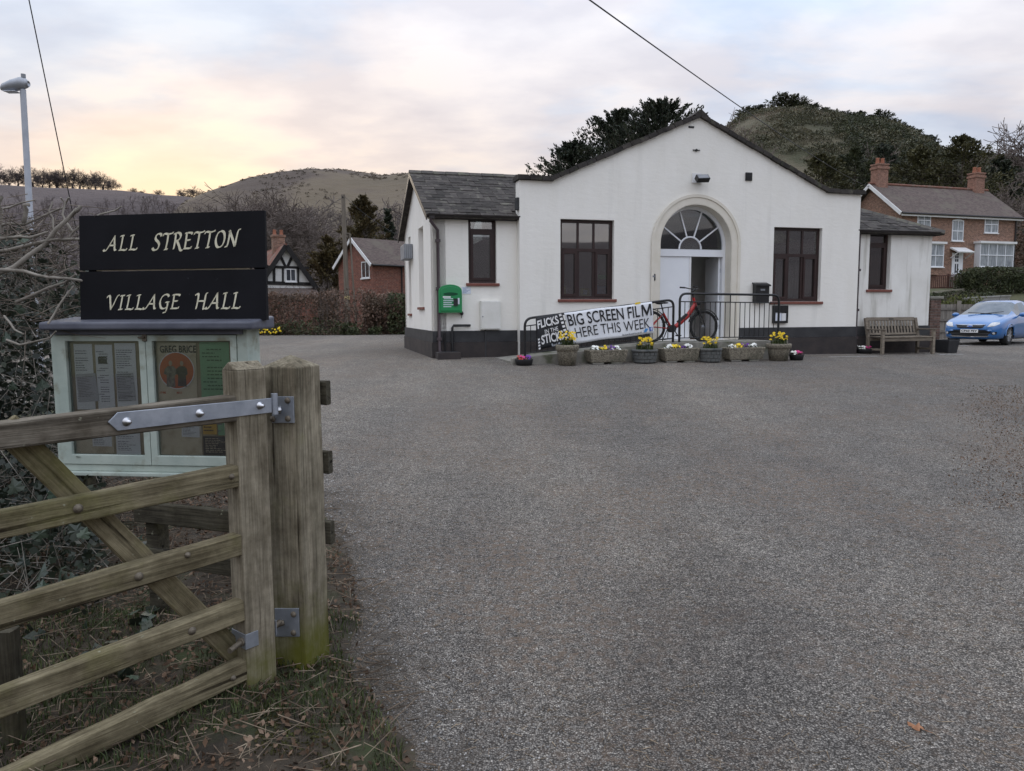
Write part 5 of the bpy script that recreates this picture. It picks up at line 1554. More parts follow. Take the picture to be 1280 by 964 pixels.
# ================================================================== FOREGROUND: GATE, POST, NOTICE BOARD, IVY, VERGE
def wood_mat(name, a, b, moss, mossamt, axis, rnd=.0, seed=0.0, mosslow=None):
    """weathered softwood: long grain lines along one axis, drying cracks, green algae in patches"""
    m = bpy.data.materials.new(name); m.use_nodes = True
    N, L = m.node_tree.nodes, m.node_tree.links
    P = N['Principled BSDF']; P.inputs['Roughness'].default_value = .92; P.inputs['Specular IOR Level'].default_value = .2
    tc = N.new('ShaderNodeTexCoord')
    st = {'x': (1.2, 26, 26), 'z': (26, 26, 1.2)}[axis]
    def mp(s, loc=(0, 0, 0)):
        q = N.new('ShaderNodeMapping'); q.inputs['Scale'].default_value = s; q.inputs['Location'].default_value = (loc[0] + seed, loc[1] + seed*1.7, loc[2] + seed*.6)
        L.new(tc.outputs['Object'], q.inputs[0])
        if rnd:
            oi = N.new('ShaderNodeObjectInfo'); v = N.new('ShaderNodeVectorMath'); v.operation = 'SCALE'; v.inputs[0].default_value = (9, 7, 5)
            L.new(oi.outputs['Random'], v.inputs['Scale']); ad = N.new('ShaderNodeVectorMath'); L.new(q.outputs[0], ad.inputs[0]); L.new(v.outputs[0], ad.inputs[1]); return ad.outputs[0]
        return q.outputs[0]
    def nz(vec, sc, det=6, ro=.6, dist=0.0):
        n = N.new('ShaderNodeTexNoise'); n.inputs['Scale'].default_value = sc; n.inputs['Detail'].default_value = det; n.inputs['Roughness'].default_value = ro; n.inputs['Distortion'].default_value = dist
        L.new(vec, n.inputs['Vector']); return n.outputs['Fac']
    def rp(f, p0, c0, p1, c1):
        r = N.new('ShaderNodeValToRGB'); e = r.color_ramp.elements; e[0].position, e[0].color = p0, (*c0, 1); e[1].position, e[1].color = p1, (*c1, 1); L.new(f, r.inputs[0]); return r.outputs[0]
    def mx(f, x, y, mode='MIX'):
        q = N.new('ShaderNodeMix'); q.data_type = 'RGBA'; q.blend_type = mode
        if isinstance(f, float): q.inputs[0].default_value = f
        else: L.new(f, q.inputs[0])
        for i, k in ((6, x), (7, y)):
            if isinstance(k, tuple): q.inputs[i].default_value = (*k, 1)
            else: L.new(k, q.inputs[i])
        return q.outputs[2]
    g1 = nz(mp(st), 1.0, 5, .6, .4); g2 = nz(mp(tuple(v*3.2 for v in st)), 1.0, 4, .7)
    c = rp(g1, .32, a, .68, b)
    c = mx(1.0, c, rp(g2, .35, (.62, .61, .6), .6, (1.1, 1.1, 1.1)), 'MULTIPLY')
    crack = nz(mp(tuple(v*.55 if v > 2 else v*.4 for v in st), (3, 1, 2)), 1.6, 8, .55, .3)
    ck = rp(crack, .345, (.22, .2, .18), .40, (1, 1, 1)); c = mx(1.0, c, ck, 'MULTIPLY')
    pat = nz(mp((1, 1, 1), (5, 2, 1)), 3.0, 8, .66)
    mf = rp(pat, .62 - mossamt*.3, (0, 0, 0), .80 - mossamt*.25, (.85, .85, .85))
    c = mx(mf, c, moss)
    blot = rp(nz(mp((1, 1, 1), (1, 7, 3)), 5.5, 7, .7), .36, (.55, .53, .5), .62, (1.12, 1.12, 1.12)); c = mx(1.0, c, blot, 'MULTIPLY')
    lich = rp(nz(mp((1, 1, 1), (8, 3, 9)), 34, 3, .5), .70, (0, 0, 0), .76, (.7, .7, .7)); c = mx(lich, c, (.34, .34, .25))
    if mosslow:
        sp = N.new('ShaderNodeSeparateXYZ'); L.new(tc.outputs['Object'], sp.inputs[0])
        ad = N.new('ShaderNodeMath'); ad.operation = 'MULTIPLY_ADD'; L.new(nz(mp((1, 1, 1), (2, 2, 2)), 4.5, 7, .7), ad.inputs[0]); ad.inputs[1].default_value = .75; L.new(sp.outputs[2], ad.inputs[2])
        f = rp(ad.outputs[0], mosslow[0], (1, 1, 1), mosslow[1], (0, 0, 0)); c = mx(f, c, (.105, .105, .018))
    L.new(c, P.inputs['Base Color'])
    hgt = N.new('ShaderNodeMath'); hgt.operation = 'ADD'; L.new(g2, hgt.inputs[0]); L.new(ck, hgt.inputs[1])
    b2 = N.new('ShaderNodeBump'); b2.inputs['Strength'].default_value = .7; b2.inputs['Distance'].default_value = .006; L.new(hgt.outputs[0], b2.inputs['Height']); L.new(b2.outputs[0], P.inputs['Normal'])
    return m
W_rail = wood_mat('gate_rail_wood', (.145, .122, .074), (.275, .236, .15), (.155, .145, .058), .40, 'x', rnd=1)
W_top = wood_mat('gate_top_wood', (.11, .095, .074), (.225, .198, .158), (.14, .13, .08), .12, 'x')
W_stile = wood_mat('gate_stile_wood', (.20, .174, .125), (.36, .318, .24), (.21, .20, .115), .18, 'z', mosslow=(.30, .62))
W_post = wood_mat('gate_post_wood', (.175, .155, .11), (.33, .29, .215), (.185, .175, .085), .25, 'z', mosslow=(.42, .82))
W_dark = wood_mat('old_fence_wood', (.05, .045, .033), (.105, .095, .068), (.09, .085, .04), .25, 'x', rnd=1)

# ---- gate (swung open towards us, hung on the post)
og = at(299, 600, 2.95)
GF = Frame((og.x, og.y, 0), R(51))
gh = GF.hit
sw = gh(339, 650)[0]
xL = gh(0, 650)[0]                                   # where the frame edge cuts it
XE = -2.05                                           # the gate goes on outside the picture
gate = tag(GF.root('field_gate'), 'weathered five bar wooden gate standing open, with a long galvanised hinge strap', 'gate')
zt_ = gh(311, 448)[1]; zb_ = gh(318, 881)[1]
def rough_bar(m, x0, x1, y0, y1, zA, zB, hA, hB, n=12, seed=0, wob=.004):
    """long sawn bar between x0 and x1: top height runs zA->zB, depth hA->hB, edges slightly uneven"""
    r = random.Random(seed); rings = []
    for k in range(n + 1):
        t = k / n; x = x0 + (x1 - x0)*t; z = zA + (zB - zA)*t; h = hA + (hB - hA)*t
        j = lambda s=wob: r.uniform(-s, s)
        e = .005
        rings.append([(x, y0 + e, z + j(.0015)), (x, y0 + j(.0015), z - e), (x, y0 + j(.0015), z - h + e), (x, y0 + e, z - h + j(.0015)), (x, y1 - e, z - h + j(.0015)), (x, y1, z - h + e), (x, y1, z - e), (x, y1 - e, z + j(.0015))])
    v = [p for q in rings for p in q]; f = []
    for i in range(n):
        for k in range(8):
            f.append((i*8 + k, i*8 + (k + 1) % 8, (i + 1)*8 + (k + 1) % 8, (i + 1)*8 + k))
    f.append(tuple(range(7, -1, -1))); f.append(tuple(range(n*8, n*8 + 8)))
    return m.add(v, f)
m = MB()
ex = .007
m.box(0, sw, 0, .098, zb_, zt_ - .045)
m.add([(0, 0, zt_ - .045), (sw, 0, zt_ - .045), (sw, .098, zt_ - .045), (0, .098, zt_ - .045), (.0, .049, zt_ - .012), (sw, .049, zt_ - .012)], [(0, 1, 5, 4), (2, 3, 4, 5), (1, 2, 5), (3, 0, 4)])
stile = m.build('stile', W_stile, gate, bevel=.006)
def rail_line(pl, pr, hl_, hr_):
    a, b = gh(*pl), gh(*pr)
    k = (b[1] - a[1]) / (b[0] - a[0])
    return a[1] + k*(XE - a[0]), a[1] + k*(-.002 - a[0])
rail_px = [((0, 641.5), (296, 583)), ((0, 756.5), (296, 670)), ((0, 867), (296, 754.5)), ((75, 938), (296, 831.5))]
rails_z = []
for i, (a, b) in enumerate(rail_px):
    za, zb2 = rail_line(a, b, 0, 0)
    rails_z.append((za, zb2))
    m = MB(); rough_bar(m, XE, .006, .004, .068, za, zb2, .085, .088, 16, i + 3); m.build('rail', W_rail, gate)
za, zb2 = rail_line((0, 530), (296, 495), 0, 0)
m = MB(); rough_bar(m, XE, .02, .002, .096, za, zb2, .055, .104, 16, 21); tr_ = m.build('top_rail', W_top, gate); rails_z.insert(0, (za, zb2))
# brace behind the rails, rising away from the hinge foot
pa, pb = gh(284, 846, .07), gh(-22, 556, .07)
d_ = Vector((pb[0] - pa[0], 0, pb[1] - pa[1])); L_ = d_.length
m = MB(); rough_bar(m, 0, L_ * 1.0, -.0, .03, 0, 0, .088, .088, 10, 44)
br_ = m.build('brace', W_rail, gate, loc=(pa[0] + .03, .071, pa[1] + .03), rot=(0, math.atan2(-d_.z, d_.x), 0))
xu = gh(-60, 700)[0]
m = MB(); rough_bar(m, 0, rails_z[0][0] - rails_z[4][0] + .2, 0, .03, 0, 0, .09, .09, 8, 45); m.build('upright', W_rail, gate, loc=(xu - .35, .071, rails_z[4][0] - .1), rot=(0, R(-90), 0))
# bolt heads through brace and rails
def bolt(parent, x, y, z, r=.012, mat=M_steel2, name='bolt', ny=-1):
    m = MB(); m.lathe([(r*1.5, 0), (r*1.5, .002), (r, .003), (r*.95, .009), (r*.6, .011), (0, .0115)], 10, T(x, y, z) @ RX(R(90)*1))
    return m.build(name, mat, parent)
M_rustbolt = mk('dull_bolt', (.13, .11, .085), (.2, .17, .13), scale=40, rough=.6, metal=.5)
for px, py in ((98, 636), (174, 721), (240.5, 789)):
    x, z = gh(px, py); bolt(gate, x, .003, z, .011, M_rustbolt)
for px, py in ((290, 596), (235, 694), (292, 848)):
    x, z = gh(px, py); bolt(gate, x, .003, z, .008, M_rustbolt)
# galvanised strap
q = [gh(*p) for p in ((134, 527.5), (146, 515.5), (338.5, 497.5), (338.5, 515.5), (146, 538.5))]
m = MB(); m.panel([q[0], q[4], q[3], q[2], q[1]], [], -.008, -.001); strap = m.build('hinge_strap', M_steel, gate, bevel=.0015)
for px, py in ((157, 527), (248, 516.5), (323.5, 507)):
    x, z = gh(px, py)
    m = MB(); m.lathe([(.016, 0), (.016, .003), (.011, .003), (.011, .010), (.0075, .010), (.0075, .024), (0, .025)], 12, T(x, -.008, z) @ RX(R(90)))
    m.build('bolt', M_steel2, strap)
e = gh(341, 505); zk = (gh(341, 492)[1], gh(341, 518)[1])
m = MB(); m.tube([(e[0] + .006, -.004, zk[1]), (e[0] + .006, -.004, zk[0])], .014, 12); m.build('hinge_eye', M_steel, strap)
# foot hinge: clasp round the stile and its threaded eye bolt
zc = gh(306, 803)[1]
m = MB()
for b in ((-.004, sw*.40, -.005, -.001), (-.0045, -.001, -.005, .1)): m.box(b[0], b[1], b[2], b[3], zc - .032, zc + .032)
cl = m.build('hinge_clasp', M_steel, gate, bevel=.001)
m = MB(); m.box(sw + .001, sw + .005, -.004, .06, zc - .02, zc + .045); m.build('clasp_end', M_steel, cl)
m = MB(); pa_ = gh(299, 804); m.tube([(-.001, .02, zc), (-.085, -.02, zc - .002)], .011, 12); m.tube([(-.004, .019, zc), (-.022, .010, zc)], .018, 6, smooth=False); m.build('eye_bolt', M_rustbolt, cl)
m = MB(); m.tube([(sw + .004, .03, zc), (sw + .05, .04, zc + .012)], .012, 10); m.build('eye', M_rustbolt, cl)

# ---- gate post
pc = ground_at(383, 849)
PF = Frame((pc.x, pc.y, 0), R(-19))
ph_ = PF.hit
PWD = .178
post = tag(PF.root('gate_post'), 'thick square timber gate post with a pyramid top and moss at its foot', 'gate post')
pz0, pz1, pz2 = -.12, ph_(377, 460)[1], ph_(361, 443, .09)[1]
m = MB()
n = 9
for i in range(n):
    z0, z1 = pz0 + (pz1 - pz0)*i/n, pz0 + (pz1 - pz0)*(i + 1)/n
v, f = [], []
r = random.Random(3)
for i in range(n + 1):
    z = pz0 + (pz1 - pz0)*i/n
    g = .004*(1 - i/n)
    for x, y in ((-PWD - g, 0 - g), (0 + g, 0 - g), (0 + g, PWD + g), (-PWD - g, PWD + g)):
        v.append((x + r.uniform(-.0015, .0015), y + r.uniform(-.0015, .0015), z))
for i in range(n):
    for k in range(4): f.append((i*4 + k, i*4 + (k + 1) % 4, (i + 1)*4 + (k + 1) % 4, (i + 1)*4 + k))
b = n*4; v.append((-PWD/2, PWD/2, pz2)); f += [(b, b + 1, len(v) - 1), (b + 1, b + 2, len(v) - 1), (b + 2, b + 3, len(v) - 1), (b + 3, b, len(v) - 1), (3, 2, 1, 0)]
m.add(v, f); m.build('shaft', W_post, post, bevel=.005)
def post_plate(x0, y0, x1, y1, name, seats):
    a, c = ph_(x0, y0), ph_(x1, y1); b_, d = ph_(x0, y1), ph_(x1, y0)
    m = MB(); m.panel([((a[0] + b_[0])/2, b_[1]), ((c[0] + d[0])/2, c[1]), ((c[0] + d[0])/2, d[1]), ((a[0] + b_[0])/2, a[1])], [], -.008, -.0015)
    o = m.build(name, M_steel, post, bevel=.0015)
    for px, py in seats:
        x, z = ph_(px, py); m = MB(); m.lathe([(.0135, 0), (.0135, .004), (.010, .009), (0, .010)], 10, T(x, -.008, z) @ RX(R(90))); m.build('coach_bolt', M_rustbolt, o)
    return o
pl = post_plate(341, 495.5, 368.5, 528.5, 'hinge_plate', ((361, 500.5), (361.5, 523), (342.5, 523.5)))
x, z = ph_(352, 512)
m = MB(); m.tube([(x, -.008, z), (x - .02, -.045, z), (x - .045, -.075, z)], .011, 10); m.tube([(x + .004, -.012, z), (x - .006, -.02, z)], .016, 8, smooth=False); m.build('hook', M_steel2, pl)
pl2 = post_plate(345, 760, 375, 795, 'hinge_plate', ((368.5, 767), (368.5, 790)))
x, z = ph_(356, 780)
m = MB(); m.tube([(x, -.008, z + .01), (x - .03, -.05, z + .002), (x - .055, -.07, z - .005)], .012, 10); m.tube([(x - .03, -.05, z - .02), (x - .03, -.05, z + .065)], .012, 10); m.build('hook', M_rustbolt, pl2)

# ---- rail fence running back from the post
fence = tag(PF.root('rail_fence'), 'dark three rail fence running left from the gate post into the ivy', 'fence')
for k, (y0, y1) in enumerate(((477, 507), (565, 593), (653, 681))):
    z1 = ph_(409, y0, PWD)[1]; z0 = ph_(409, y1, PWD)[1]
    m = MB(); rough_bar(m, -.24 if k < 2 else -1.12, .024, 0, .036, z1 + .005, z1, z1 - z0, z1 - z0, 14, 60 + k); m.build('rail', W_dark, fence, loc=(0, PWD + .006, 0))
zq = .42
m = MB(); rough_bar(m, -1.10, -.1, 0, .036, zq + .01, zq, .085, .085, 14, 66); m.build('rail', W_dark, fence, loc=(0, PWD + .006, 0))
m = MB(); m.box(-1.09, -1.01, PWD + .045, PWD + .12, -.1, .74); m.build('post', W_dark, fence, bevel=.006)
st_ = ground_at(7, 975)
m = MB(); rough_bar(m, -.1, .47, -.03, .03, 0, 0, .06, .06, 6, 70)
t = thing('wooden_stake', 'short dark wooden stake behind the lowest gate bars at the left edge', 'stake', (st_.x - .10, st_.y + .16, 0)); m.build('shaft', W_dark, t, rot=(0, R(-90), 0))

# ---- notice board with its name sign
on = at(190, 500, 4.0)
NF = Frame((on.x, on.y, 0), R(-6))
nh = NF.hit
M_mint = mk('pale_green_paint', (.35, .41, .365), (.46, .515, .455), scale=5, rough=.75, bump=.35, bscale=30, bdist=.004, c3=(.25, .255, .19), s3=6, t3=(.55, .68), detail=8)
M_signblack = mk('sign_black', (.008, .008, .010), (.012, .012, .015), scale=3, rough=.6, spec=.12, bump=.12, bscale=30, bdist=.003, c3=(.05, .055, .06), s3=26, t3=(.72, .76))
M_felt = mk('lead_roof', (.075, .08, .105), (.13, .135, .165), scale=5, rough=.5, bump=.3, bscale=14, bdist=.006)
M_gilt = mk('cream_lettering', (.62, .58, .42), (.74, .70, .54), scale=30, rough=.6)
M_board = mk('pin_board', (.30, .24, .15), (.40, .33, .22), scale=7, rough=.95, bump=.3)
M_paper = mk('paper', (.80, .82, .86), (.86, .87, .89), scale=4, rough=.85)
M_papergrey = mk('grey_paper', (.46, .47, .50), (.52, .53, .56), scale=4, rough=.85)
M_papertan = mk('aged_paper', (.60, .52, .38), (.70, .62, .47), scale=6, rough=.85, c3=(.34, .27, .17), s3=5)
M_papergreen = mk('green_paper', (.20, .42, .23), (.25, .48, .28), scale=3, rough=.85)
M_paperyel = mk('orange_paper', (.62, .36, .04), (.68, .42, .06), scale=3)
M_faint = mk('faint_print', (.22, .22, .25), rough=.9)
M_orange = mk('poster_orange', (.48, .10, .03), (.55, .13, .04), scale=8)
M_bglass = glass_mat('notice_glass', (.93, .95, .95), refl=.6)
xa = nh(68, 500)[0]; xb = nh(312, 500)[0]
zct, zcb = nh(190, 412)[1], nh(190, 590)[1]
nb = tag(NF.root('notice_board'), 'pale green glazed notice board with a dark lead roof, behind the open gate', 'notice board')
ND = .15
g1 = (nh(87, 500)[0], nh(178, 500)[0]); g2 = (nh(194.5, 500)[0], nh(291, 500)[0]); gzt, gzb = nh(190, 426.5)[1], nh(190, 569.5)[1]
dmid = (g1[1] + g2[0])/2
m = MB()
fxl, fxr = nh(75, 500)[0], nh(299, 500)[0]
m.panel([(xa, zcb), (xb, zcb), (xb, zct), (xa, zct)], [rect(fxl, fxr, gzb - .055, gzt + .035)], 0, ND); m.build('case', M_mint, nb, bevel=.003)
m = MB(); m.box(fxl - .03, fxr + .03, .037, .049, gzb - .054, gzt + .034); m.build('backboard', M_board, nb)
m = MB(); m.box(xa - .015, xb + .015, -.03, ND, zcb - .022, zcb - .001); m.build('base_moulding', M_mint, nb, bevel=.004)
for (a, b), lo, hi in ((g1, fxl + .002, dmid - .0015), (g2, dmid + .0015, fxr - .002)):
    m = MB(); m.panel(rect(lo, hi, gzb - .053, gzt + .033), [rect(a, b, gzb, gzt)], -.008, .028); d = m.build('door', M_mint, nb, bevel=.003)
    m = MB(); m.panel(rect(a - .004, b + .004, gzb - .004, gzt + .004), [], .010, .014); m.build('pane', M_bglass, d)
m = MB(); m.box(dmid - .012, dmid + .012, -.016, -.0085, gzt + .0, gzt + .06); m.tube([(dmid - .03, -.02, gzt + .02), (dmid + .006, -.02, gzt + .02)], .006, 6); m.build('latch', M_rustbolt, nb)
# roof: sloping to the front with a rolled edge
rx0, rx1 = nh(47, 405, -.09)[0], nh(314, 405, -.09)[0]
zr0 = nh(190, 412.5, -.09)[1]
m = MB(); m.add([(rx0, -.09, zr0), (rx1, -.09, zr0), (rx1, -.09, zr0 + .042), (rx0, -.09, zr0 + .042), (rx0, ND + .05, zr0 + .0), (rx1, ND + .05, zr0), (rx1, ND + .05, zr0 + .07), (rx0, ND + .05, zr0 + .07)],
    [(0, 1, 2, 3), (5, 4, 7, 6), (3, 2, 6, 7), (1, 0, 4, 5), (0, 3, 7, 4), (1, 5, 6, 2)]); m.build('roof', M_felt, nb, bevel=.012, seg=3)
m = MB(); m.box(xa + .02, xb - .02, -.03, -.004, zr0 - .025, zr0 - .001); m.build('roof_batten', M_felt, nb)
for x in (xa - .05, nh(277, 500)[0]):
    m = MB(); m.box(x, x + .09, ND + .006, ND + .10, -.15, zct - .03); m.build('leg', W_dark, nb, bevel=.005)
# papers pinned inside
PYD = .036
def paper(px0, py0, px1, py1, mat, label=None, lines=0, off=.0, tilt=0.0, lm=M_faint, margin=.1, name='paper', sk=0, seedl=0):
    a, c = nh(px0, py0, PYD), nh(px1, py1, PYD)
    w, h = c[0] - a[0], a[1] - c[1]
    y = PYD - .002 - off
    m = MB(); m.add([(0, 0, 0), (w, 0, 0), (w, 0, -h), (0, 0, -h), (w*.5, -.004, -h*.5)], [(1, 0, 4), (2, 1, 4), (3, 2, 4), (0, 3, 4)])
    o = m.build(name, mat, nb, loc=(a[0], y, a[1]), rot=(0, tilt, 0))
    if label: o['label'] = label
    if lines:
        r = random.Random(seedl + int(px0)); m = MB(); z = -h*margin
        dz = h*(1 - 2*margin)/lines
        for k in range(lines):
            if r.random() > .12:
                x0 = w*.1; x1 = w*r.uniform(.45, .92)
                if sk and r.random() < .5: x0 = w*.25; x1 = w*.75
                x = x0
                while x < x1:
                    wl_ = r.uniform(.05, .15)*w; m.box(x, min(x + wl_, x1), -.0065, -.0055, z - dz*.32, z); x += wl_ + w*.03
            z -= dz
        m.build('print', lm, o)['kind'] = 'stuff'
    return o
paper(92, 430, 120, 512, M_paper, None, 22)
paper(119, 431, 145, 512, M_paper, None, 22, .002, sk=1)
paper(143.5, 429, 174, 511, M_paper, None, 24, .004)
paper(96, 468, 123, 503, M_papergrey, None, 14, .008, R(-4))
paper(145.5, 467, 170, 502, M_papergrey, None, 14, .009, R(-3))
o = paper(123.5, 446, 135, 455, M_ink, 'small dark photograph on a printed sheet', 0, .006, name='photograph')
paper(92, 520, 143, 567, M_papertan, None, 0)
paper(116, 543, 141, 558, M_paper, None, 6, .004)
paper(144, 521, 177, 569, M_paper, None, 18, .003)
# poster with a round picture
po = paper(196, 428, 249, 512, M_papertan, 'buff concert poster with an orange round picture', 0, .002, R(1))
paper(249.5, 427.5, 290, 512, M_papergreen, 'green typed sheet', 15, .003, lm=mk('green_print', (.08, .17, .09)), sk=1)
a = nh(196, 428, PYD); y_ = PYD - .012
cxp, czp = nh(220.8, 463.3, y_); rp_ = nh(242, 463.3, y_)[0] - cxp
m = MB(); m.add([(cxp + rp_*1.05*math.cos(2*math.pi*k/40), y_, czp + rp_*1.05*math.sin(2*math.pi*k/40)) for k in range(40)], [list(range(40))]); m.build('picture_rim', M_paper, nb)
m = MB(); m.add([(cxp + rp_*math.cos(2*math.pi*k/40), y_ - .001, czp + rp_*math.sin(2*math.pi*k/40)) for k in range(40)], [list(range(40))]); m.build('round_picture', M_orange, nb)
M_fig1 = mk('poster_grey_print', (.28, .25, .20), (.10, .09, .08), scale=60); M_fig2 = mk('poster_dark_print', (.06, .05, .045), (.03, .027, .025), scale=50); M_skinp = mk('poster_face_print', (.42, .33, .24))
def fig(cx, s, mat, hat=False):
    body = [(-.30, -.92), (.24, -.95), (.22, -.3), (.34, -.2), (.3, .12), (.16, .26), (-.16, .26), (-.36, .1), (-.44, -.2), (-.26, -.25)]
    m = MB(); m.add([(cx + x*s, y_ - .002, czp + z*s) for x, z in body], [list(range(len(body)))]); m.build('printed_figure', mat, nb)
    m = MB(); m.add([(cx + .11*s*math.cos(2*math.pi*k/14), y_ - .003, czp + .42*s + .15*s*math.sin(2*math.pi*k/14)) for k in range(14)], [list(range(14))]); m.build('printed_face', M_skinp, nb)
fig(cxp - rp_*.33, rp_*.98, M_fig1); fig(cxp + rp_*.33, rp_*.95, M_fig2)
m = MB(); tz0, tz1 = nh(220, 441, y_)[1], nh(220, 432, y_)[1]; tx0, tx1 = nh(199.5, 436, y_)[0], nh(245, 436, y_)[0]
put_text(m, 'GREG BRICE', [(tx0, y_, tz0), (tx1, y_, tz0), (tx1, y_, tz1), (tx0, y_, tz1)], .02); m.build('lettering', M_ink, nb)
m = MB(); tz0, tz1 = nh(220, 492.5, y_)[1], nh(220, 489.5, y_)[1]
for tx, s in ((200, '1PM'), (221, 'MAY')):
    q0, q1 = nh(tx, 490, y_)[0], nh(tx + 7, 490, y_)[0]; put_text(m, s, [(q0, y_, tz0), (q1, y_, tz0), (q1, y_, tz1), (q0, y_, tz1)], .01)
m.build('lettering', M_orange, nb)
paper(197, 521, 253, 553, M_papertan, None, 0, .001); paper(197, 548, 254, 569, M_papertan, None, 0, .004)
paper(228, 532, 251, 546, M_paper, None, 6, .006, R(2)); paper(254, 527, 272, 543, M_paperyel, 'orange flyer', 3, .004, lm=M_ink)
paper(272.5, 523, 282, 544, M_papergreen, None, 4, .004); paper(254.5, 545, 290, 569, M_bblack, 'black flyer', 9, .005, lm=M_papertan)
# sign on the roof
SY = .05
sign = tag(empty('name_sign', NF.w(0, SY, zr0 + .05), R(-6)), 'black two board sign lettered All Stretton Village Hall above the notice board', 'sign')
def sz(px, py): x, z = nh(px, py, SY - .012); return x, z - (zr0 + .05)
tl, tr2, ml, mr, bl_, br2 = sz(98.5, 270), sz(330.5, 263), sz(99.5, 339), sz(332, 335.5), sz(100.5, 399), sz(332.5, 397)
gap = .004
m = MB(); m.panel([(ml[0], ml[1] + gap), (mr[0], mr[1] + gap), tr2, tl], [], -.012, .012); bd1 = m.build('board', M_signblack, sign, bevel=.002)
m = MB(); m.panel([(bl_[0], -.002), (br2[0], -.002), (mr[0], mr[1] - gap), (ml[0], ml[1] - gap)], [], -.012, .012); bd2 = m.build('board', M_signblack, sign, bevel=.002)
m = MB(); m.box(tl[0] + .02, tl[0] + .08, .0125, .04, -.002, tl[1] - .02); m.build('batten', M_signblack, sign)
m = MB(); m.box(tr2[0] - .08, tr2[0] - .02, .0125, .04, -.002, tr2[1] - .02); m.build('batten', M_signblack, sign)
m = MB(); m.box(ml[0] + .09, mr[0] - .09, .0, .02, ml[1] - .0, ml[1] + .012); m.build('joint_strip', M_papertan, sign)
# hand-cut italic capitals: strokes of a broad nib held at a slant
def cr(pts, n=7):
    out = []; P = [Vector((*p, 0)) for p in pts]; P = [P[0]*2 - P[1]] + P + [P[-1]*2 - P[-2]]
    for i in range(1, len(P) - 2):
        for k in range(n):
            t = k/n; a, b, c, d = P[i-1], P[i], P[i+1], P[i+2]
            out.append(.5*((2*b) + (c - a)*t + (2*a - 5*b + 4*c - d)*t*t + (-a + 3*b - 3*c + d)*t**3))
    out.append(P[-2]); return out
GL = {
 'A': (.78, [[(-.16, .10), (-.08, .0), (.06, .10), (.30, .58), (.50, 1.02)], [(.47, 1.0), (.53, .55), (.60, .08), (.70, .02)], [(.16, .36), (.35, .37), (.60, .36)]]),
 'L': (.58, [[(.0, .95), (.12, 1.0), (.24, .98)], [(.16, .98), (.15, .5), (.12, .04)], [(.02, .02), (.25, .03), (.46, .0), (.55, .12)]]),
 'S': (.58, [[(.54, .84), (.50, .97), (.32, 1.0), (.16, .86), (.18, .66), (.36, .50), (.46, .30), (.36, .06), (.14, .0), (.0, .14)]]),
 'T': (.64, [[(-.02, .86), (.08, .99), (.35, .95), (.60, .99), (.68, 1.06)], [(.34, .95), (.33, .5), (.28, .04)], [(.18, .0), (.30, .03), (.40, .02)]]),
 'R': (.68, [[(.14, .98), (.14, .5), (.10, .02)], [(.0, .92), (.20, 1.01), (.42, .96), (.50, .76), (.36, .56), (.16, .52)], [(.26, .53), (.44, .22), (.58, -.06), (.72, -.10)]]),
 'E': (.56, [[(.12, .98), (.12, .5), (.10, .02)], [(.02, .96), (.25, .98), (.46, .96), (.50, .88)], [(.12, .52), (.40, .53)], [(.02, .02), (.28, .02), (.48, .02), (.54, .12)]]),
 'O': (.74, [[(.40, 1.0), (.16, .86), (.06, .46), (.18, .08), (.38, .0), (.58, .16), (.66, .54), (.56, .90), (.36, 1.0)]]),
 'N': (.82, [[(-.08, .02), (.06, .06), (.12, .5), (.14, .96)], [(.10, .99), (.36, .5), (.60, .02)], [(.60, .02), (.64, .55), (.70, .96), (.84, 1.06)]]),
 'V': (.72, [[(-.08, .86), (.02, 1.0), (.12, .92), (.20, .5), (.30, .02)], [(.28, .02), (.44, .4), (.60, .9), (.74, 1.05)]]),
 'I': (.34, [[(.14, .97), (.13, .5), (.11, .03)], [(.02, .97), (.14, .98), (.28, .99)], [(.0, .02), (.12, .02), (.25, .02)]]),
 'G': (.72, [[(.60, .84), (.52, .97), (.34, 1.0), (.14, .82), (.06, .46), (.18, .08), (.40, .02), (.58, .16)], [(.44, .46), (.66, .46)], [(.58, .46), (.58, .1), (.52, -.22), (.36, -.26)]]),
 'H': (.78, [[(-.08, .88), (.04, .99), (.14, .9), (.14, .5), (.10, .02)], [(.14, .5), (.38, .52), (.62, .51)], [(.72, 1.03), (.62, .95), (.60, .5), (.58, .02), (.70, .04)]]),
}
def nib_text(mb, word, x0, x1, z0, z1, yy, z_tilt=0.0):
    h = z1 - z0; adv = sum(GL[c][0] for c in word) + .10*(len(word) - 1)
    k = (x1 - x0) / (adv + .18)
    nw = Vector((.060, 0, .048))
    x = .02
    for c in word:
        for s in GL[c][1]:
            pts = cr(s) if len(s) > 2 else [Vector((*p, 0)) for p in s]
            P = [Vector((x0 + (x + p.x + .20*p.y)*k, yy, z0 + p.y*h + z_tilt*(x + p.x)*k)) for p in pts]
            n_ = Vector((nw.x*h*1.15, 0, nw.z*h*1.15))
            e_ = Vector((-.024*h, 0, .028*h))
            for a, b in zip(P[:-1], P[1:]):
                v = [a - n_, a + n_, b + n_, b - n_]
                ar_ = (v[1] - v[0]).cross(v[2] - v[0]).length + (v[2] - v[0]).cross(v[3] - v[0]).length
                mb.add([p + Vector((0, -.0012, 0)) for p in v], [(0, 1, 2, 3)])
                v = [a - e_, a + e_, b + e_, b - e_]
                mb.add([p + Vector((0, -.0006, 0)) for p in v], [(0, 1, 2, 3)])
        x += GL[c][0] + .10
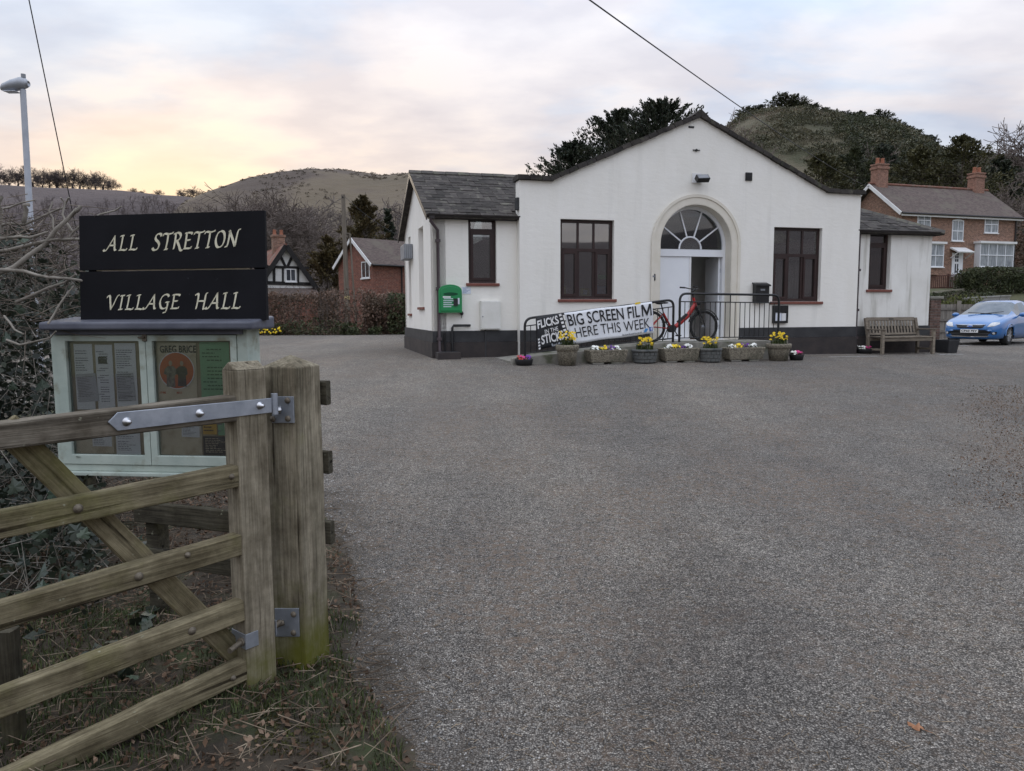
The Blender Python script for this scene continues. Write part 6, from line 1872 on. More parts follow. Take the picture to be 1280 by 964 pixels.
for word, (x0, y1), (x1, y0), bd in (('ALL', (132, 314), (174, 296), bd1), ('STRETTON', (190, 313), (300, 293), bd1), ('VILLAGE', (133, 387.5), (226, 370), bd2), ('HALL', (243, 386.5), (303, 367.5), bd2)):
    a, b = sz(x0, y1), sz(x1, y0)
    a2, b2 = sz(x0, (y0 + y1)/2), sz(x1, (y0 + y1)/2)
    hgt = (sz((x0+x1)/2, y0)[1] - sz((x0+x1)/2, y1)[1])
    m = MB(); zt2 = -.03 if bd is bd1 else -.012
    nib_text(m, word, a[0], b[0], sz(x0, y1)[1], sz(x0, y1)[1] + hgt*1.02, -.0135, z_tilt=.028 if bd is bd1 else .012)
    m.build('lettering', M_gilt, bd)

M_twigbrown = leaf_mat('litter_twigs', (.07, .05, .035), (.14, .105, .075), (.26, .21, .15), 9, transl=0, rough=.9)
M_twigtan = leaf_mat('tan_bits', (.13, .09, .055), (.22, .165, .11), (.34, .27, .19), 9, transl=0, rough=.9)
# ---- verge: soil bank with an uneven edge running out over the tarmac
BY = [-3, 1.0, 2.0, 2.6, 3.3, 3.8, 4.6, 6.0, 7.5, 9.0, 12]
BX = [.2, -.08, -.24, -.40, -.70, -.80, -1.05, -1.75, -2.7, -3.9, -6.5]
def verge_h(x, y):
    x, y = np.asarray(x, float), np.asarray(y, float)
    xb = np.interp(y, BY, BX) + (vnoise(y*1.7, y*0 + 2, 3) - .5)*.22 + (vnoise(y*6, x*0 + 5, 4) - .5)*.10
    d = xb - x
    h = np.where(d > 0, .055*(1 - np.exp(-np.maximum(d, 0)/.45)), d*.08) - .004
    h += np.where(d > .05, 1, .2)*((vnoise(x*3.1, y*3.1, 7) - .5)*.05 + (vnoise(x*11, y*11, 9) - .5)*.022 + (vnoise(x*31, y*31, 11) - .5)*.010)*np.clip(d/.3, .15, 1)
    h += .10*np.clip((-x - 2.2)/1.2, 0, 1)
    return h
gzv = lambda X, Y: np.array([gz(a, b) for a, b in zip(X.ravel(), Y.ravel())]).reshape(X.shape)
xs_, ys_ = np.arange(-7.5, .25, .05), np.arange(.8, 9.5, .05)
XX, YY = np.meshgrid(xs_, ys_)
ZZ = verge_h(XX, YY) + gzv(XX, YY)
nx, ny = len(xs_), len(ys_)
idx = np.arange(nx*ny).reshape(ny, nx)
F = np.stack([idx[:-1, :-1], idx[:-1, 1:], idx[1:, 1:], idx[1:, :-1]], -1).reshape(-1, 4)
top = ZZ.ravel()[F].max(1) - gzv(XX, YY).ravel()[F].min(1) > -.03
tag(link('verge', np_mesh('verge', np.stack([XX, YY, ZZ], -1).reshape(-1, 3), F[top], M_soil, True)), kind='structure')
rngv = np.random.default_rng(12)
def verge_pts(n, dmin, dmax, ymin=1.6, ymax=7.5, xmin=-4.0):
    y = rngv.uniform(ymin, ymax, n*3); d = rngv.uniform(dmin, dmax, n*3)
    x = np.interp(y, BY, BX) - d
    k = x > xmin; x, y = x[k][:n], y[k][:n]
    z = verge_h(x, y) + gzv(x, y)
    return np.stack([x, y, z], 1)
# fallen leaves, twigs, ground ivy, grass: nobody could count them
P = verge_pts(16000, .0, 2.8, 2.0, 9.3); k = (vnoise(P[:, 0]*2.6, P[:, 1]*2.6, 71) + .5*rngv.random(len(P)) > .55) | (P[:, 1] > 4.2); P = P[k]; P[:, 2] += rngv.uniform(.0, .03, len(P))
V, F = quads(P, .027, rngv, 1.7, up=1.4); tag(link('dead_leaves', np_mesh('dead_leaves', V, F, M_litter)), kind='stuff')
P = verge_pts(2600, -.12, 2.6, 1.9, 7.0); a = rngv.uniform(0, 6.28, len(P)); Ls = rngv.uniform(.04, .22, len(P))
D = np.stack([np.cos(a), np.sin(a), rngv.normal(0, .18, len(P))], 1)*Ls[:, None]
P[:, 2] += rngv.uniform(.008, .04, len(P))
S = np.concatenate([P - D/2, P + D/2, rngv.uniform(.0012, .0035, (len(P), 1)), rngv.uniform(.001, .002, (len(P), 1))], 1)
V, F = segs_mesh(S, 4); tag(link('fallen_twigs', np_mesh('fallen_twigs', V, F, M_twigbrown)), kind='stuff')
def grass(name, P, h0, h1, mat, w=.0022):
    n = len(P); h = rngv.uniform(h0, h1, n); a = rngv.uniform(0, 6.28, n); l = rngv.uniform(.2, .9, n)*h
    dx, dy = np.cos(a), np.sin(a); sx, sy = -dy*w, dx*w
    def pt(u, zf, s): return np.stack([P[:, 0] + dx*l*u + sx*s, P[:, 1] + dy*l*u + sy*s, P[:, 2] + h*zf], 1)
    V = np.stack([pt(0, -.1, -1), pt(0, -.1, 1), pt(.35, .6, .8), pt(.35, .6, -.8), pt(1, .85, .15), pt(1, .85, -.15)], 1).reshape(-1, 3)
    b = (np.arange(n)*6)[:, None]; F = np.stack([b + [[0, 1, 2, 3]], b + [[3, 2, 4, 5]]], 1).reshape(-1, 4)
    return tag(link(name, np_mesh(name, V, F, mat)), kind='stuff')
P = verge_pts(15000, .02, 2.2, 1.7, 3.7); k = vnoise(P[:, 0]*3.2, P[:, 1]*3.2, 21) + .45*vnoise(P[:, 0]*9, P[:, 1]*9, 22) + .5*np.clip((P[:, 1] - 2.35)/.6, -.4, 1) > .98; grass('grass', P[k], .02, .06, M_grassleaf)
P = verge_pts(1300, .0, 2.2, 1.8, 5.0); grass('dry_grass', P, .03, .08, M_twigbrown, .0013)
# moss cushions at the post foot and on the bank edge
P = verge_pts(9000, -.10, .55, 1.8, 3.5); k = vnoise(P[:, 0]*5, P[:, 1]*5, 31) > .52; V, F = quads(P[k] + [0, 0, .004], .012, rngv, 1.3, up=.6)
tag(link('moss', np_mesh('moss', V, F, leaf_mat('moss', (.045, .035, .012), (.06, .055, .018), (.07, .075, .02), 6))), kind='stuff')
# loose chippings and straw swept to the sides of the drive
def stones(name, X, Y, s, mat):
    n = len(X); Z = gzv(X, Y) + s*.25
    oc = np.array([[1, 0, 0], [-1, 0, 0], [0, 1, 0], [0, -1, 0], [0, 0, .7], [0, 0, -.7]])
    F0 = np.array([[0, 2, 4], [2, 1, 4], [1, 3, 4], [3, 0, 4], [2, 0, 5], [1, 2, 5], [3, 1, 5], [0, 3, 5]])
    j = rngv.uniform(.6, 1.3, (n, 6, 1)); a = rngv.uniform(0, 6.28, n); c, q = np.cos(a)[:, None], np.sin(a)[:, None]
    O = oc[None]*j*s[:, None, None]; O2 = np.stack([O[..., 0]*c - O[..., 1]*q, O[..., 0]*q + O[..., 1]*c, O[..., 2]], -1)
    V = (O2 + np.stack([X, Y, Z], 1)[:, None]).reshape(-1, 3); F = (F0[None] + (np.arange(n)*6)[:, None, None]).reshape(-1, 3)
    return tag(link(name, np_mesh(name, V, F, mat)), kind='stuff')
y = rngv.uniform(2.0, 9.5, 5200); d = np.abs(rngv.normal(0, .42, len(y))) ; x = np.interp(y, BY, BX) + d - .08
stones('gravel', x, y, rngv.uniform(.0022, .0075, len(y))*(1 + .25*(y > 5)), M_stone)
y = 2.3 + 10*rngv.random(2600)**1.3; x = rngv.uniform(-.35, .72, len(y))*y
stones('loose_grit', x, y, rngv.uniform(.0015, .004, len(y)), M_stone)
n = 7000; y = 2.2 + 11*rngv.random(n)**1.2; x = rngv.uniform(-.32, .75, n)*y
k = vnoise(x*.9 + 3, y*.9, 41) + .3*vnoise(x*4, y*4, 42) > .55; x, y = x[k], y[k]
a = rngv.uniform(0, 6.28, len(x)); Ls = rngv.uniform(.012, .055, len(x))
P = np.stack([x, y, gzv(x, y) + .004], 1); D = np.stack([np.cos(a), np.sin(a), 0*a], 1)*Ls[:, None]
S = np.concatenate([P - D/2, P + D/2, rngv.uniform(.0007, .0017, (len(P), 1)), rngv.uniform(.0005, .0012, (len(P), 1))], 1)
V, F = segs_mesh(S, 3); tag(link('straw_litter', np_mesh('straw_litter', V, F, M_twigtan)), kind='stuff')
# the one big leaf on the tarmac
lp = ground_at(1146, 911)
t = thing('fallen_leaf', 'single brown leaf lying on the tarmac in the right foreground', 'leaf', (lp.x, lp.y, lp.z + .004), R(35))
m = MB(); o_ = [(0, -.030), (.008, -.016), (.026, -.020), (.018, -.004), (.032, .008), (.014, .012), (.010, .030), (0, .038), (-.010, .028), (-.014, .010), (-.030, .006), (-.018, -.006), (-.024, -.022), (-.008, -.016)]
m.add([(0, 0, .006)] + [(x, y, .004 + .006*math.sin(i*2.1)) for i, (x, y) in enumerate(o_)], [(0, i + 1, (i + 1) % len(o_) + 1) for i in range(len(o_))])
M_leafbrown = mk('brown_leaf', (.24, .11, .055), (.34, .17, .09), scale=60, rough=.8); m.build('blade', M_leafbrown, t); m = MB(); m.tube([(0, -.03, .005), (.006, -.055, .003)], .0012, 5); m.build('stalk', M_leafbrown, t)

M_twigtangle = leaf_mat('hedge_twigs', (.06, .048, .036), (.13, .105, .085), (.22, .19, .155), 6, transl=0, rough=.9)
# ---- ivy-grown hedge with cut branches
hedge = thing('ivy_hedge', 'tangled dark ivy hedge with pale cut branches at the left edge', 'hedge', (-3.2, 4.6, 0))
H0 = Vector((-3.2, 4.6, 0))
rngi = np.random.default_rng(14)
def hedge_pts(n, front=False):
    y = rngi.uniform(3.55, 6.3, n*3) if not front else rngi.uniform(3.5, 5.2, n*3)
    px = rngi.uniform(-260, 112, n*3) + rngi.normal(0, 6, n*3); x = (px - 640)/930*y
    z = rngi.uniform(.0, 2.2, n*3)
    yf = 4.35 - .75*np.clip(1 - z/1.15, 0, 1) + (vnoise(x*2.2, z*2.2, 51) - .5)*.7           # bulges low down
    zt3 = 2.02 + (vnoise(x*1.8, y*1.5, 52) - .5)*.35 - .25*np.clip((px - 40)/70, 0, 1)
    k = (z < zt3) & (y > yf)
    if front: k &= (y < yf + .12)
    return np.stack([x, y, z], 1)[k][:n]
P = hedge_pts(24000)
V, F = quads(P - np.array(H0), .044, rngi, 1.2, up=.4)
o = link('foliage', np_mesh('foliage', V, F, M_ivy), hedge); o['kind'] = 'stuff'
P = hedge_pts(2600); P[:, 1] -= .03; a = rngi.normal(size=(len(P), 3)); a /= np.linalg.norm(a, axis=1, keepdims=True); Ls = rngi.uniform(.1, .5, (len(P), 1))
S = np.concatenate([P - a*Ls/2 - np.array(H0), P + a*Ls/2 - np.array(H0), rngi.uniform(.0015, .0035, (len(P), 1)), rngi.uniform(.001, .002, (len(P), 1))], 1)
V, F = segs_mesh(S, 4); o = link('twigs', np_mesh('twigs', V, F, M_cutbranch), hedge); o['kind'] = 'stuff'
S = []
for k in range(850):
    y = rngi.uniform(4.0, 5.2); p = np.array(at(rngi.uniform(-120, 88), rngi.uniform(250, 350) if k % 3 else rngi.uniform(285, 420), y)); d = rngi.normal(size=3)*[1, .6, .55] + [.35, 0, .35]; d /= np.linalg.norm(d)
    L_ = rngi.uniform(.12, .45); q = p + d*L_*.55; q2 = q + (d + rngi.normal(0, .25, 3))*L_*.45; r_ = rngi.uniform(.0015, .0032)
    S += [[*(p - H0), *(q - H0), r_, r_*.75], [*(q - H0), *(q2 - H0), r_*.75, r_*.4]]
S = np.array(S); S = S[S[:, 5] < 2.22]
V, F = segs_mesh(S, 4); o = link('twigs', np_mesh('twigs', V, F, M_twigtangle), hedge); o['kind'] = 'stuff'
# ivy leaf outlines, single leaves where they show large
IVY = [(0, -.5), (.10, -.40), (.36, -.44), (.50, -.22), (.34, -.06), (.42, .12), (.20, .16), (0, .55), (-.20, .16), (-.42, .12), (-.34, -.06), (-.50, -.22), (-.36, -.44), (-.10, -.40)]
leafs = []
for q in range(3):
    r = random.Random(q); m = MB()
    m.add([(0, -.1, .05)] + [(x*(1 + r.uniform(-.12, .12)), y*(1 + r.uniform(-.1, .1)), -.12*abs(x) + r.uniform(-.05, .05)) for x, y in IVY], [(0, i + 1, (i + 1) % len(IVY) + 1) for i in range(len(IVY))])
    leafs.append(m.mesh('leaf', M_ivylarge))
P = hedge_pts(700, True)
vis = [p for p in P if 0 < CX + FPX*p[0]/p[1] < 118]
for i, p in enumerate(vis[:240]):
    o = link('leaf', leafs[i % 3], hedge, tuple(Vector(p) - H0 + Vector((.03, -.05, 0))))
    s = rngi.uniform(.055, .105); o.scale = (s, s, s)
    o.rotation_euler = (R(62) + rngi.normal(0, .45), rngi.normal(0, .4), R(20) + rngi.normal(0, .6))
def branch(pts, r0, r1, name='branch'):
    m = MB(); n_ = len(pts)
    Q = [Vector((p.x, p.y, p.z)) - H0 for p in pts]
    m.tube(Q, [r0 + (r1 - r0)*k/(n_ - 1) for k in range(n_)], 8); return m.build(name, M_cutbranch, hedge)
def bpx(l, r0, r1):                                 # (px, py, distance) along the branch
    P = [at(*q) for q in l]; out = []
    for a, b in zip(P[:-1], P[1:]):
        out += [a, a.lerp(b, .5) + Vector((rngi.normal(0, .006), rngi.normal(0, .02), rngi.normal(0, .008)))]
    branch(out + [P[-1]], r0, r1)
for l, r0, r1 in [([(-60, 372, 4.0), (0, 341, 4.05), (35, 320, 4.1), (70, 287, 4.15), (96, 262, 4.2), (101, 258, 4.2)], .014, .010),
                  ([(-10, 316, 4.2), (30, 308, 4.2), (64, 300, 4.15), (110, 299, 4.15)], .011, .008),
                  ([(-10, 300, 4.0), (25, 296, 4.05), (60, 290, 4.1)], .009, .006), ([(-10, 337, 4.0), (30, 339, 4.0), (60, 347, 4.0), (110, 352, 4.1)], .010, .007),
                  ([(20, 378, 4.1), (60, 360, 4.1), (95, 343, 4.1)], .010, .006), ([(0, 282, 4.4), (30, 281, 4.4), (62, 266, 4.35), (86, 247, 4.3)], .008, .005),
                  ([(0, 262, 4.5), (20, 256, 4.5), (44, 250, 4.5)], .007, .004), ([(30, 278, 4.4), (33, 262, 4.4), (36, 256, 4.4)], .013, .012),
                  ([(2, 290, 4.4), (1, 262, 4.4), (2, 246, 4.4)], .012, .010), ([(74, 294, 4.2), (66, 272, 4.2), (66, 252, 4.2)], .006, .004),
                  ([(90, 289, 4.25), (78, 268, 4.25), (76, 247, 4.25)], .007, .005), ([(60, 405, 3.9), (75, 380, 3.95), (92, 358, 4.0)], .006, .004),
                  ([(8, 425, 3.9), (40, 428, 3.9), (70, 414, 3.95)], .007, .004), ([(5, 395, 4.0), (18, 412, 3.95), (30, 418, 3.9)], .006, .004), ([(84, 300, 4.3), (104, 279, 4.3), (125, 268, 4.4), (152, 258, 4.4)], .007, .004)]:
    bpx(l, r0, r1)
# ivy creeping on the ground under the gate
P = verge_pts(900, 1.0, 2.6, 2.9, 5.2); k = vnoise(P[:, 0]*2.4, P[:, 1]*2.4, 61) > .45; P = P[k]
gi = thing('ground_ivy', 'patch of trailing ivy on the litter behind the gate bars', 'ivy', (P[0][0], P[0][1], 0)); g0 = np.array(gi.location)
n1 = min(60, len(P))
for i in range(n1):
    o = link('leaf', leafs[i % 3], gi, tuple(P[i] - g0 + [0, 0, .04])); s = rngi.uniform(.05, .09); o.scale = (s, s, s); o.rotation_euler = (rngi.normal(.4, .3), rngi.normal(0, .3), rngi.uniform(0, 6.28))
V, F = quads(P[n1:] - g0 + [0, 0, .03], .06, rngi, 1.15, up=2); o = link('foliage', np_mesh('foliage', V, F, M_ivy), gi); o['kind'] = 'stuff'
M_leafsoil = mk('leaf_mould', (.035, .026, .018), (.085, .06, .042), scale=14, rough=.95, bump=.9, bscale=40, bdist=.03, coord='World', detail=9)
# soil and leaf litter along the right edge of the drive
xs2, ys2 = np.arange(0, 4.01, .1), np.arange(4.5, 13.1, .1)
V = []
for yy in ys2:
    e = .80*yy + .5 + (float(vnoise(np.array(yy*1.3), np.array(2.), 81)) - .5)*.35 + .8*sstep(6.8, 5.2, yy)*0 + .8*(1 - sstep(5.4, 6.8, yy)) + .7*sstep(10.5, 12, yy)
    for xx in xs2:
        V.append((e + xx, yy, gz(e + xx, yy) - .02 + .09*(1 - math.exp(-xx/.5)) + .03*float(vnoise(np.array((e + xx)*4), np.array(yy*4), 83))*min(1, xx*2)))
nx2 = len(xs2); F = [(j*nx2 + i, j*nx2 + i + 1, (j + 1)*nx2 + i + 1, (j + 1)*nx2 + i) for j in range(len(ys2) - 1) for i in range(nx2 - 1)]
tag(link('verge', np_mesh('verge', V, np.array(F), M_leafsoil, True)), kind='structure')
n = 5200; y = rngv.uniform(5.4, 12, n); x = .635*y + np.abs(rngv.normal(0, 1, n))**.6*.9 - .1 - .3*vnoise(y, y*0, 3)
P = np.stack([x, y, gzv(x, y) + rngv.uniform(.002, .03, n) + .07*np.clip((x - .73*y - .3)/.6, 0, 1)], 1); V, F = quads(P, .018, rngv, 1.6, up=2.2); tag(link('dead_leaves', np_mesh('dead_leaves', V, F, M_litter)), kind='stuff')
# ================================================================== BEYOND THE DRIVE, LEFT
def conifer(name, label, pos, h, rad, seed, mat, n=200, leaf=.2, per=60, prof=None, up=.35, droop=0.0, base=.04, group=None, jit=.10, clump=0.0, flat=1.0, rz=0.0):
    """evergreen: limbs from a tapering trunk, every limb carrying sprays that thin out to its tip"""
    rng = np.random.default_rng(seed)
    t = thing(name, label, 'tree', pos, rz, group)
    prof = prof or (lambda u: (1 - u)**.75)
    segs, C, D = [], [], []
    for i in range(n):
        u = base + (1 - base)*rng.random()**.9
        z = u*h*.96; L = max(.25, rad*prof(u)*rng.uniform(.62, 1.12)); az = rng.uniform(0, 2*math.pi)
        d = np.array([math.cos(az), math.sin(az)*flat, rng.normal(up, .22)]); d /= np.linalg.norm(d)
        p0 = np.array([0, 0, z - L*max(0, d[2])*.55]); mid = p0 + d*L*.55; tip = mid + (d + np.array([0, 0, -droop + .25*up]))*L*.45
        r = .012*h*(1 - u)*.35 + .012
        segs += [[*p0, *mid, r, r*.6], [*mid, *tip, r*.6, .006]]
        w = rng.random(per)**.7
        pts = np.where((w < .55)[:, None], p0 + (mid - p0)*(w/.55)[:, None], mid + (tip - mid)*((w - .55)/.45)[:, None])
        k = w > .22; pts = pts[k]; w = w[k]
        pts = pts + rng.normal(size=pts.shape)*(jit*L*(1.15 - w))[:, None] + rng.normal(size=pts.shape)*leaf*.25
        C.append(pts); D.append(np.tile(d, (len(pts), 1)) + np.array([0, 0, .25]))
    S = np.array(segs)
    V, F = segs_mesh(np.array([[0, 0, -.2, 0, 0, h*.5, h*.022, h*.013], [0, 0, h*.5, 0, 0, h*.97, h*.013, .01]]), 8); link('trunk', np_mesh('trunk', V, F, M_bark, True), t)
    V, F = segs_mesh(S, 4); link('limbs', np_mesh('limbs', V, F, M_bark), t)['kind'] = 'stuff'
    V, F = quads(np.vstack(C), leaf, rng, 2.3, dirs=np.vstack(D)); link('crown', np_mesh('crown', V, F, mat), t)
    return t
def place(px, Y, ytop):
    p = at(px, 380, Y); z = gz(p.x, Y); top = at(px, ytop, Y).z
    return Vector((p.x, Y, z)), top - z
def leafy(name, label, cat, box, n, leaf, mat, seed, stems=60, topvar=.25, ang=0.0, gap=.0, group=None):
    """clipped or loose hedge: leaves through the volume, thicker at the skin, stems inside"""
    rng = np.random.default_rng(seed)
    x0, x1, y0, y1, z0, z1 = box
    c = Vector(((x0 + x1)/2, (y0 + y1)/2, z0)); t = thing(name, label, cat, c, ang, group)
    lx, ly, lz = (x1 - x0)/2, (y1 - y0)/2, z1 - z0
    P = rng.uniform(-1, 1, (n*2, 3)); ax = np.argmax(np.abs(P), 1)
    skin = rng.random(n*2) < .75; s = np.sign(P[np.arange(n*2), ax]); P[np.arange(n*2), ax] = np.where(skin, s*rng.uniform(.86, 1.04, n*2), P[np.arange(n*2), ax])
    X, Y_, Zn = P[:, 0]*lx, P[:, 1]*ly, (P[:, 2] + 1)/2
    hv = 1 - topvar*(vnoise(X*.9 + seed, Y_*.9, 5) + .5*vnoise(X*3, Y_*3 + seed, 6) - .4)
    Z = Zn*lz*hv; Y_ = Y_*(1 - .25*Zn*vnoise(X*1.3, Zn*3, 8)) + (vnoise(X*1.1, Z*1.6, 9) - .5)*.5*ly
    k = vnoise(X*2.3, Z*2.3 + Y_, 12) + .4*vnoise(X*7, Z*7, 13) > gap
    C = np.stack([X, Y_, Z], 1)[k][:n]
    V, F = quads(C, leaf, rng, 1.5); o = link('foliage', np_mesh('foliage', V, F, mat), t)
    if stems:
        a = rng.uniform(-lx, lx, stems); b = rng.uniform(-ly*.75, ly*.75, stems); S = []
        for i in range(stems):
            p = np.array([a[i], b[i], 0.]); r = rng.uniform(.012, .028)
            for j in range(4):
                q = p + np.array([rng.normal(0, .09), rng.normal(0, .07), lz/4*rng.uniform(.8, 1.05)]); S.append([*p, *q, r, r*.7]); r *= .7
                if j: e = q + np.array([rng.normal(0, .25), rng.normal(0, .2), rng.uniform(.1, .4)]); S.append([*q, *e, r*.6, .004])
                p = q
        V, F = segs_mesh(np.array(S), 4); link('stems', np_mesh('stems', V, F, M_twigstem), t)['kind'] = 'stuff'
    return t
M_twigstem = mk('hedge_stems', (.10, .08, .07), (.19, .155, .135), scale=5, rough=.95)
def twig_tree(label, px, Y, ytop, seed, depth=6, spread=.55, wide=1.0, mat=None, thin=.62, group=None, name='bare_tree', rmin=.006, **kw):
    p, h = place(px, Y, ytop)
    tr, br = tree_template(seed, depth, spread=spread, **kw)
    tr, br = tr.copy(), br.copy(); S = h
    for A in (tr, br):
        A[:, :] *= S; A[:, 6:] /= S; A[:, 6:] *= S*.55; A[:, [0, 1, 3, 4]] *= wide
    tr[:, 6:] = np.maximum(tr[:, 6:], h*.010); br[:, 6:] = np.maximum(br[:, 6:]*thin, rmin)
    t = thing(name, label, 'tree', p, 0, group)
    V, F = segs_mesh(tr, 7); link('trunk', np_mesh('trunk', V, F, M_bark, True), t)
    V, F = segs_mesh(br, 4); link('crown', np_mesh('crown', V, F, mat or M_twig), t)
    return t

# beech hedge across the lane, evergreen end by the hall
x0, x1 = at(-60, 400, 35).x, at(494, 400, 35).x
leafy('beech_hedge', 'long brown leaved beech hedge across the lane left of the hall', 'hedge', (x0, x1, 34.2, 36.0, gz(-8, 35) - .05, gz(-8, 35) + 2.15), 60000, .10, M_beech, 3, 320, .30, gap=.38)
x0, x1 = at(-60, 400, 35).x, at(470, 400, 35).x
leafy('shrub_bank', 'low dark green growth along the foot of the beech hedge', 'shrubs', (x0, x1, 33.7, 34.5, gz(-8, 34) - .05, gz(-8, 34) + .75), 9500, .10, M_hedgegreen, 4, 0, .7, gap=.6)
x0, x1 = at(488, 400, 35).x, at(560, 400, 35).x
leafy('evergreen_hedge', 'dark evergreen hedge between the beech hedge and the hall wall', 'hedge', (x0, x1, 34.0, 36, gz(-8, 35) - .05, gz(-8, 35) + 2.0), 8000, .12, M_hedgegreen, 6, 20, .25)
rd = random.Random(5); m = MB()
for i in range(26):
    p = at(rd.uniform(322, 350), 410, 33.5); m.ball((p.x, p.y + rd.uniform(-.2, .2), gz(p.x, 33.5) + rd.uniform(.12, .38)), .045, 6, 4)
tag(m.build('daffodils', M_yellow), kind='stuff')

M_brickred = brick_mat('red_brick', (.25, .085, .055), (.17, .058, .04), (.24, .18, .15))
M_brickstack = brick_mat('stack_brick', (.30, .145, .10), (.22, .10, .07), (.28, .22, .18))
M_brickbrn = brick_mat('brown_brick', (.31, .165, .108), (.19, .098, .066), (.28, .235, .20))
M_tilebrown = mk('brown_roof_tile', (.08, .06, .054), (.14, .108, .096), scale=2.2, rough=.95, bump=.8, bscale=7, bdist=.03, stretch=(2.2, 2.2, 5), c3=(.13, .11, .09), s3=1.2, t3=(.5, .65))
M_tilered = mk('red_roof_tile', (.16, .07, .05), (.24, .115, .085), scale=3, rough=.95, bump=.8, bscale=8, bdist=.03, stretch=(2.2, 2.2, 5), c3=(.20, .17, .14), s3=1.5)
M_pot = mk('terracotta', (.30, .12, .075), (.38, .16, .10), scale=8, rough=.9)
def slope(pts, th, name, mat, parent):
    return roof_slab(parent, pts, name, mat)
def casement(parent, M, x0, x1, z0, z1, cols, mat, y=-.03, bars=True, sashy=None, pane=None, curved=False, sill=True):
    """white window set just proud of a wall; M maps (x, y, z)"""
    m = MB(); f = .055
    for q in ((x0, x0 + f, z0, z1), (x1 - f, x1, z0, z1), (x0 + f, x1 - f, z0, z0 + f), (x0 + f, x1 - f, z1 - f, z1)): m.box(q[0], q[1], y, y + .06, q[2], q[3], M)
    for c in range(1, cols): x = x0 + (x1 - x0)*c/cols; m.box(x - .022, x + .022, y + .004, y + .05, z0 + f, z1 - f, M)
    if sashy: zz = z0 + (z1 - z0)*sashy; m.box(x0 + f, x1 - f, y - .01, y + .05, zz - .03, zz + .03, M)
    if curved:
        n = 8; m.panel([(x0, z1)] + [(x1 - (x1 - x0)*k/n, z1 + .09*math.sin(math.pi*k/n)) for k in range(n)], [], y, y + .06, M)
    w = m.build('window', mat, parent)
    for c in range(cols):
        xa, xb = x0 + (x1 - x0)*c/cols + .02, x0 + (x1 - x0)*(c + 1)/cols - .02
        if c == 0: xa = x0 + f - .01
        if c == cols - 1: xb = x1 - f + .01
        g = MB(); g.box(xa, xb, y + .03, y + .038, z0 + f - .01, z1 - f + .01, M); g.build('pane', pane or M_housepane, w)
    if sill: m = MB(); m.box(x0 - .05, x1 + .05, y - .06, y + .05, z0 - .07, z0 - .003, M); m.build('sill', M_whitedull, w)
    return w
M_housepane = mk('far_glass', (.20, .22, .24), (.42, .45, .47), scale=2.5, rough=.12, spec=.7, stretch=(3, 3, .6))
M_darkpane = mk('dark_glass', (.03, .035, .045), (.08, .09, .11), scale=2, rough=.1, spec=.8)

# ---- red brick cottage seen corner-on
c0 = at(466, 345, 44)
RCF = Frame((c0.x, c0.y, gz(c0.x, c0.y)), R(43)); zg = RCF.O.z
rc = tag(RCF.root('brick_cottage'), 'small red brick cottage with white gable boards behind the beech hedge', 'cottage')
GW = 3.9; Lh = 8.0; ez = at(466, 328.5, 44).z - zg; gzr = ez + 1.5
MX = Matrix(((0, 1, 0, 0), (1, 0, 0, 0), (0, 0, 1, 0), (0, 0, 0, 1)))        # panel x->y, thickness->x
m = MB(); m.panel([(0, -.3), (GW, -.3), (GW, ez), (GW/2, gzr), (0, ez)], [], 0, .25, MX); m.build('wall', M_brickred, rc)
m = MB(); m.box(.251, Lh, 0, .25, -.3, ez); m.build('wall', M_brickred, rc)
m = MB(); m.box(.251, Lh, GW - .25, GW, -.3, ez); m.build('wall', M_brickred, rc)
m = MB(); m.panel([(.251, -.3), (GW - .251, -.3), (GW - .251, ez), (GW/2, gzr - .1), (.251, ez)], [], Lh - .25, Lh, MX); m.build('wall', M_brickred, rc)
k_ = (gzr - ez)/(GW/2); o_ = .22
slope([(-.25, -o_, ez - o_*k_ + .1), (Lh, -o_, ez - o_*k_ + .1), (Lh, GW/2, gzr + .1), (-.25, GW/2, gzr + .1)], .1, 'roof', M_tilebrown, rc)
rf = slope([(-.25, GW/2, gzr + .1), (Lh, GW/2, gzr + .1), (Lh, GW + o_, ez - o_*k_ + .1), (-.25, GW + o_, ez - o_*k_ + .1)], .1, 'roof', M_tilebrown, rc)
for y0_, y1_ in ((-o_, GW/2 + .03), (GW + o_, GW/2 - .03)):
    m = MB(); m.beam((-.265, y0_, ez - o_*k_ + .0), (-.265, y1_, gzr + .02), .04, .19); m.build('barge_board', M_whitedull, rc)
m = MB(); m.tube([(-.2, -o_ - .06, ez - o_*k_ + .02), (Lh, -o_ - .06, ez - o_*k_ + .02)], .06, 8); m.build('gutter', M_gutter, rc)
m = MB(); m.tube([(2.0, -.06, ez - .1), (2.0, -.06, -.2)], .045, 8); m.build('downpipe', M_gutter, rc)
d = ray(452.4, 326); 
def side2(px, py, F_):                       # hit on the plane local x = 0 of a frame: returns (y, z)
    dd = ray(px, py); s = (F_.O - C0).dot(F_.u)/dd.dot(F_.u); q = C0 + dd*s - F_.O; return q.dot(F_.n), q.z
w0, w1 = side2(462, 326.5, RCF), side2(452.4, 348, RCF)
casement(rc, MX, w0[0], w1[0], w1[1], w0[1], 2, M_whitedull, pane=M_darkpane)
cx_ = 5.2
m = MB(); m.box(cx_ - .42, cx_ + .42, GW/2 - .32, GW/2 + .32, gzr - .6, gzr + .85); m.box(cx_ - .48, cx_ + .48, GW/2 - .38, GW/2 + .38, gzr + .851, gzr + 1.0); ch = m.build('chimney', M_brickred, rc)
m = MB(); m.lathe([(.14, 0), (.11, .35), (.13, .4), (.09, .4)], 12, T(cx_, GW/2, gzr + 1.0)); m.build('chimney_pot', M_pot, ch)
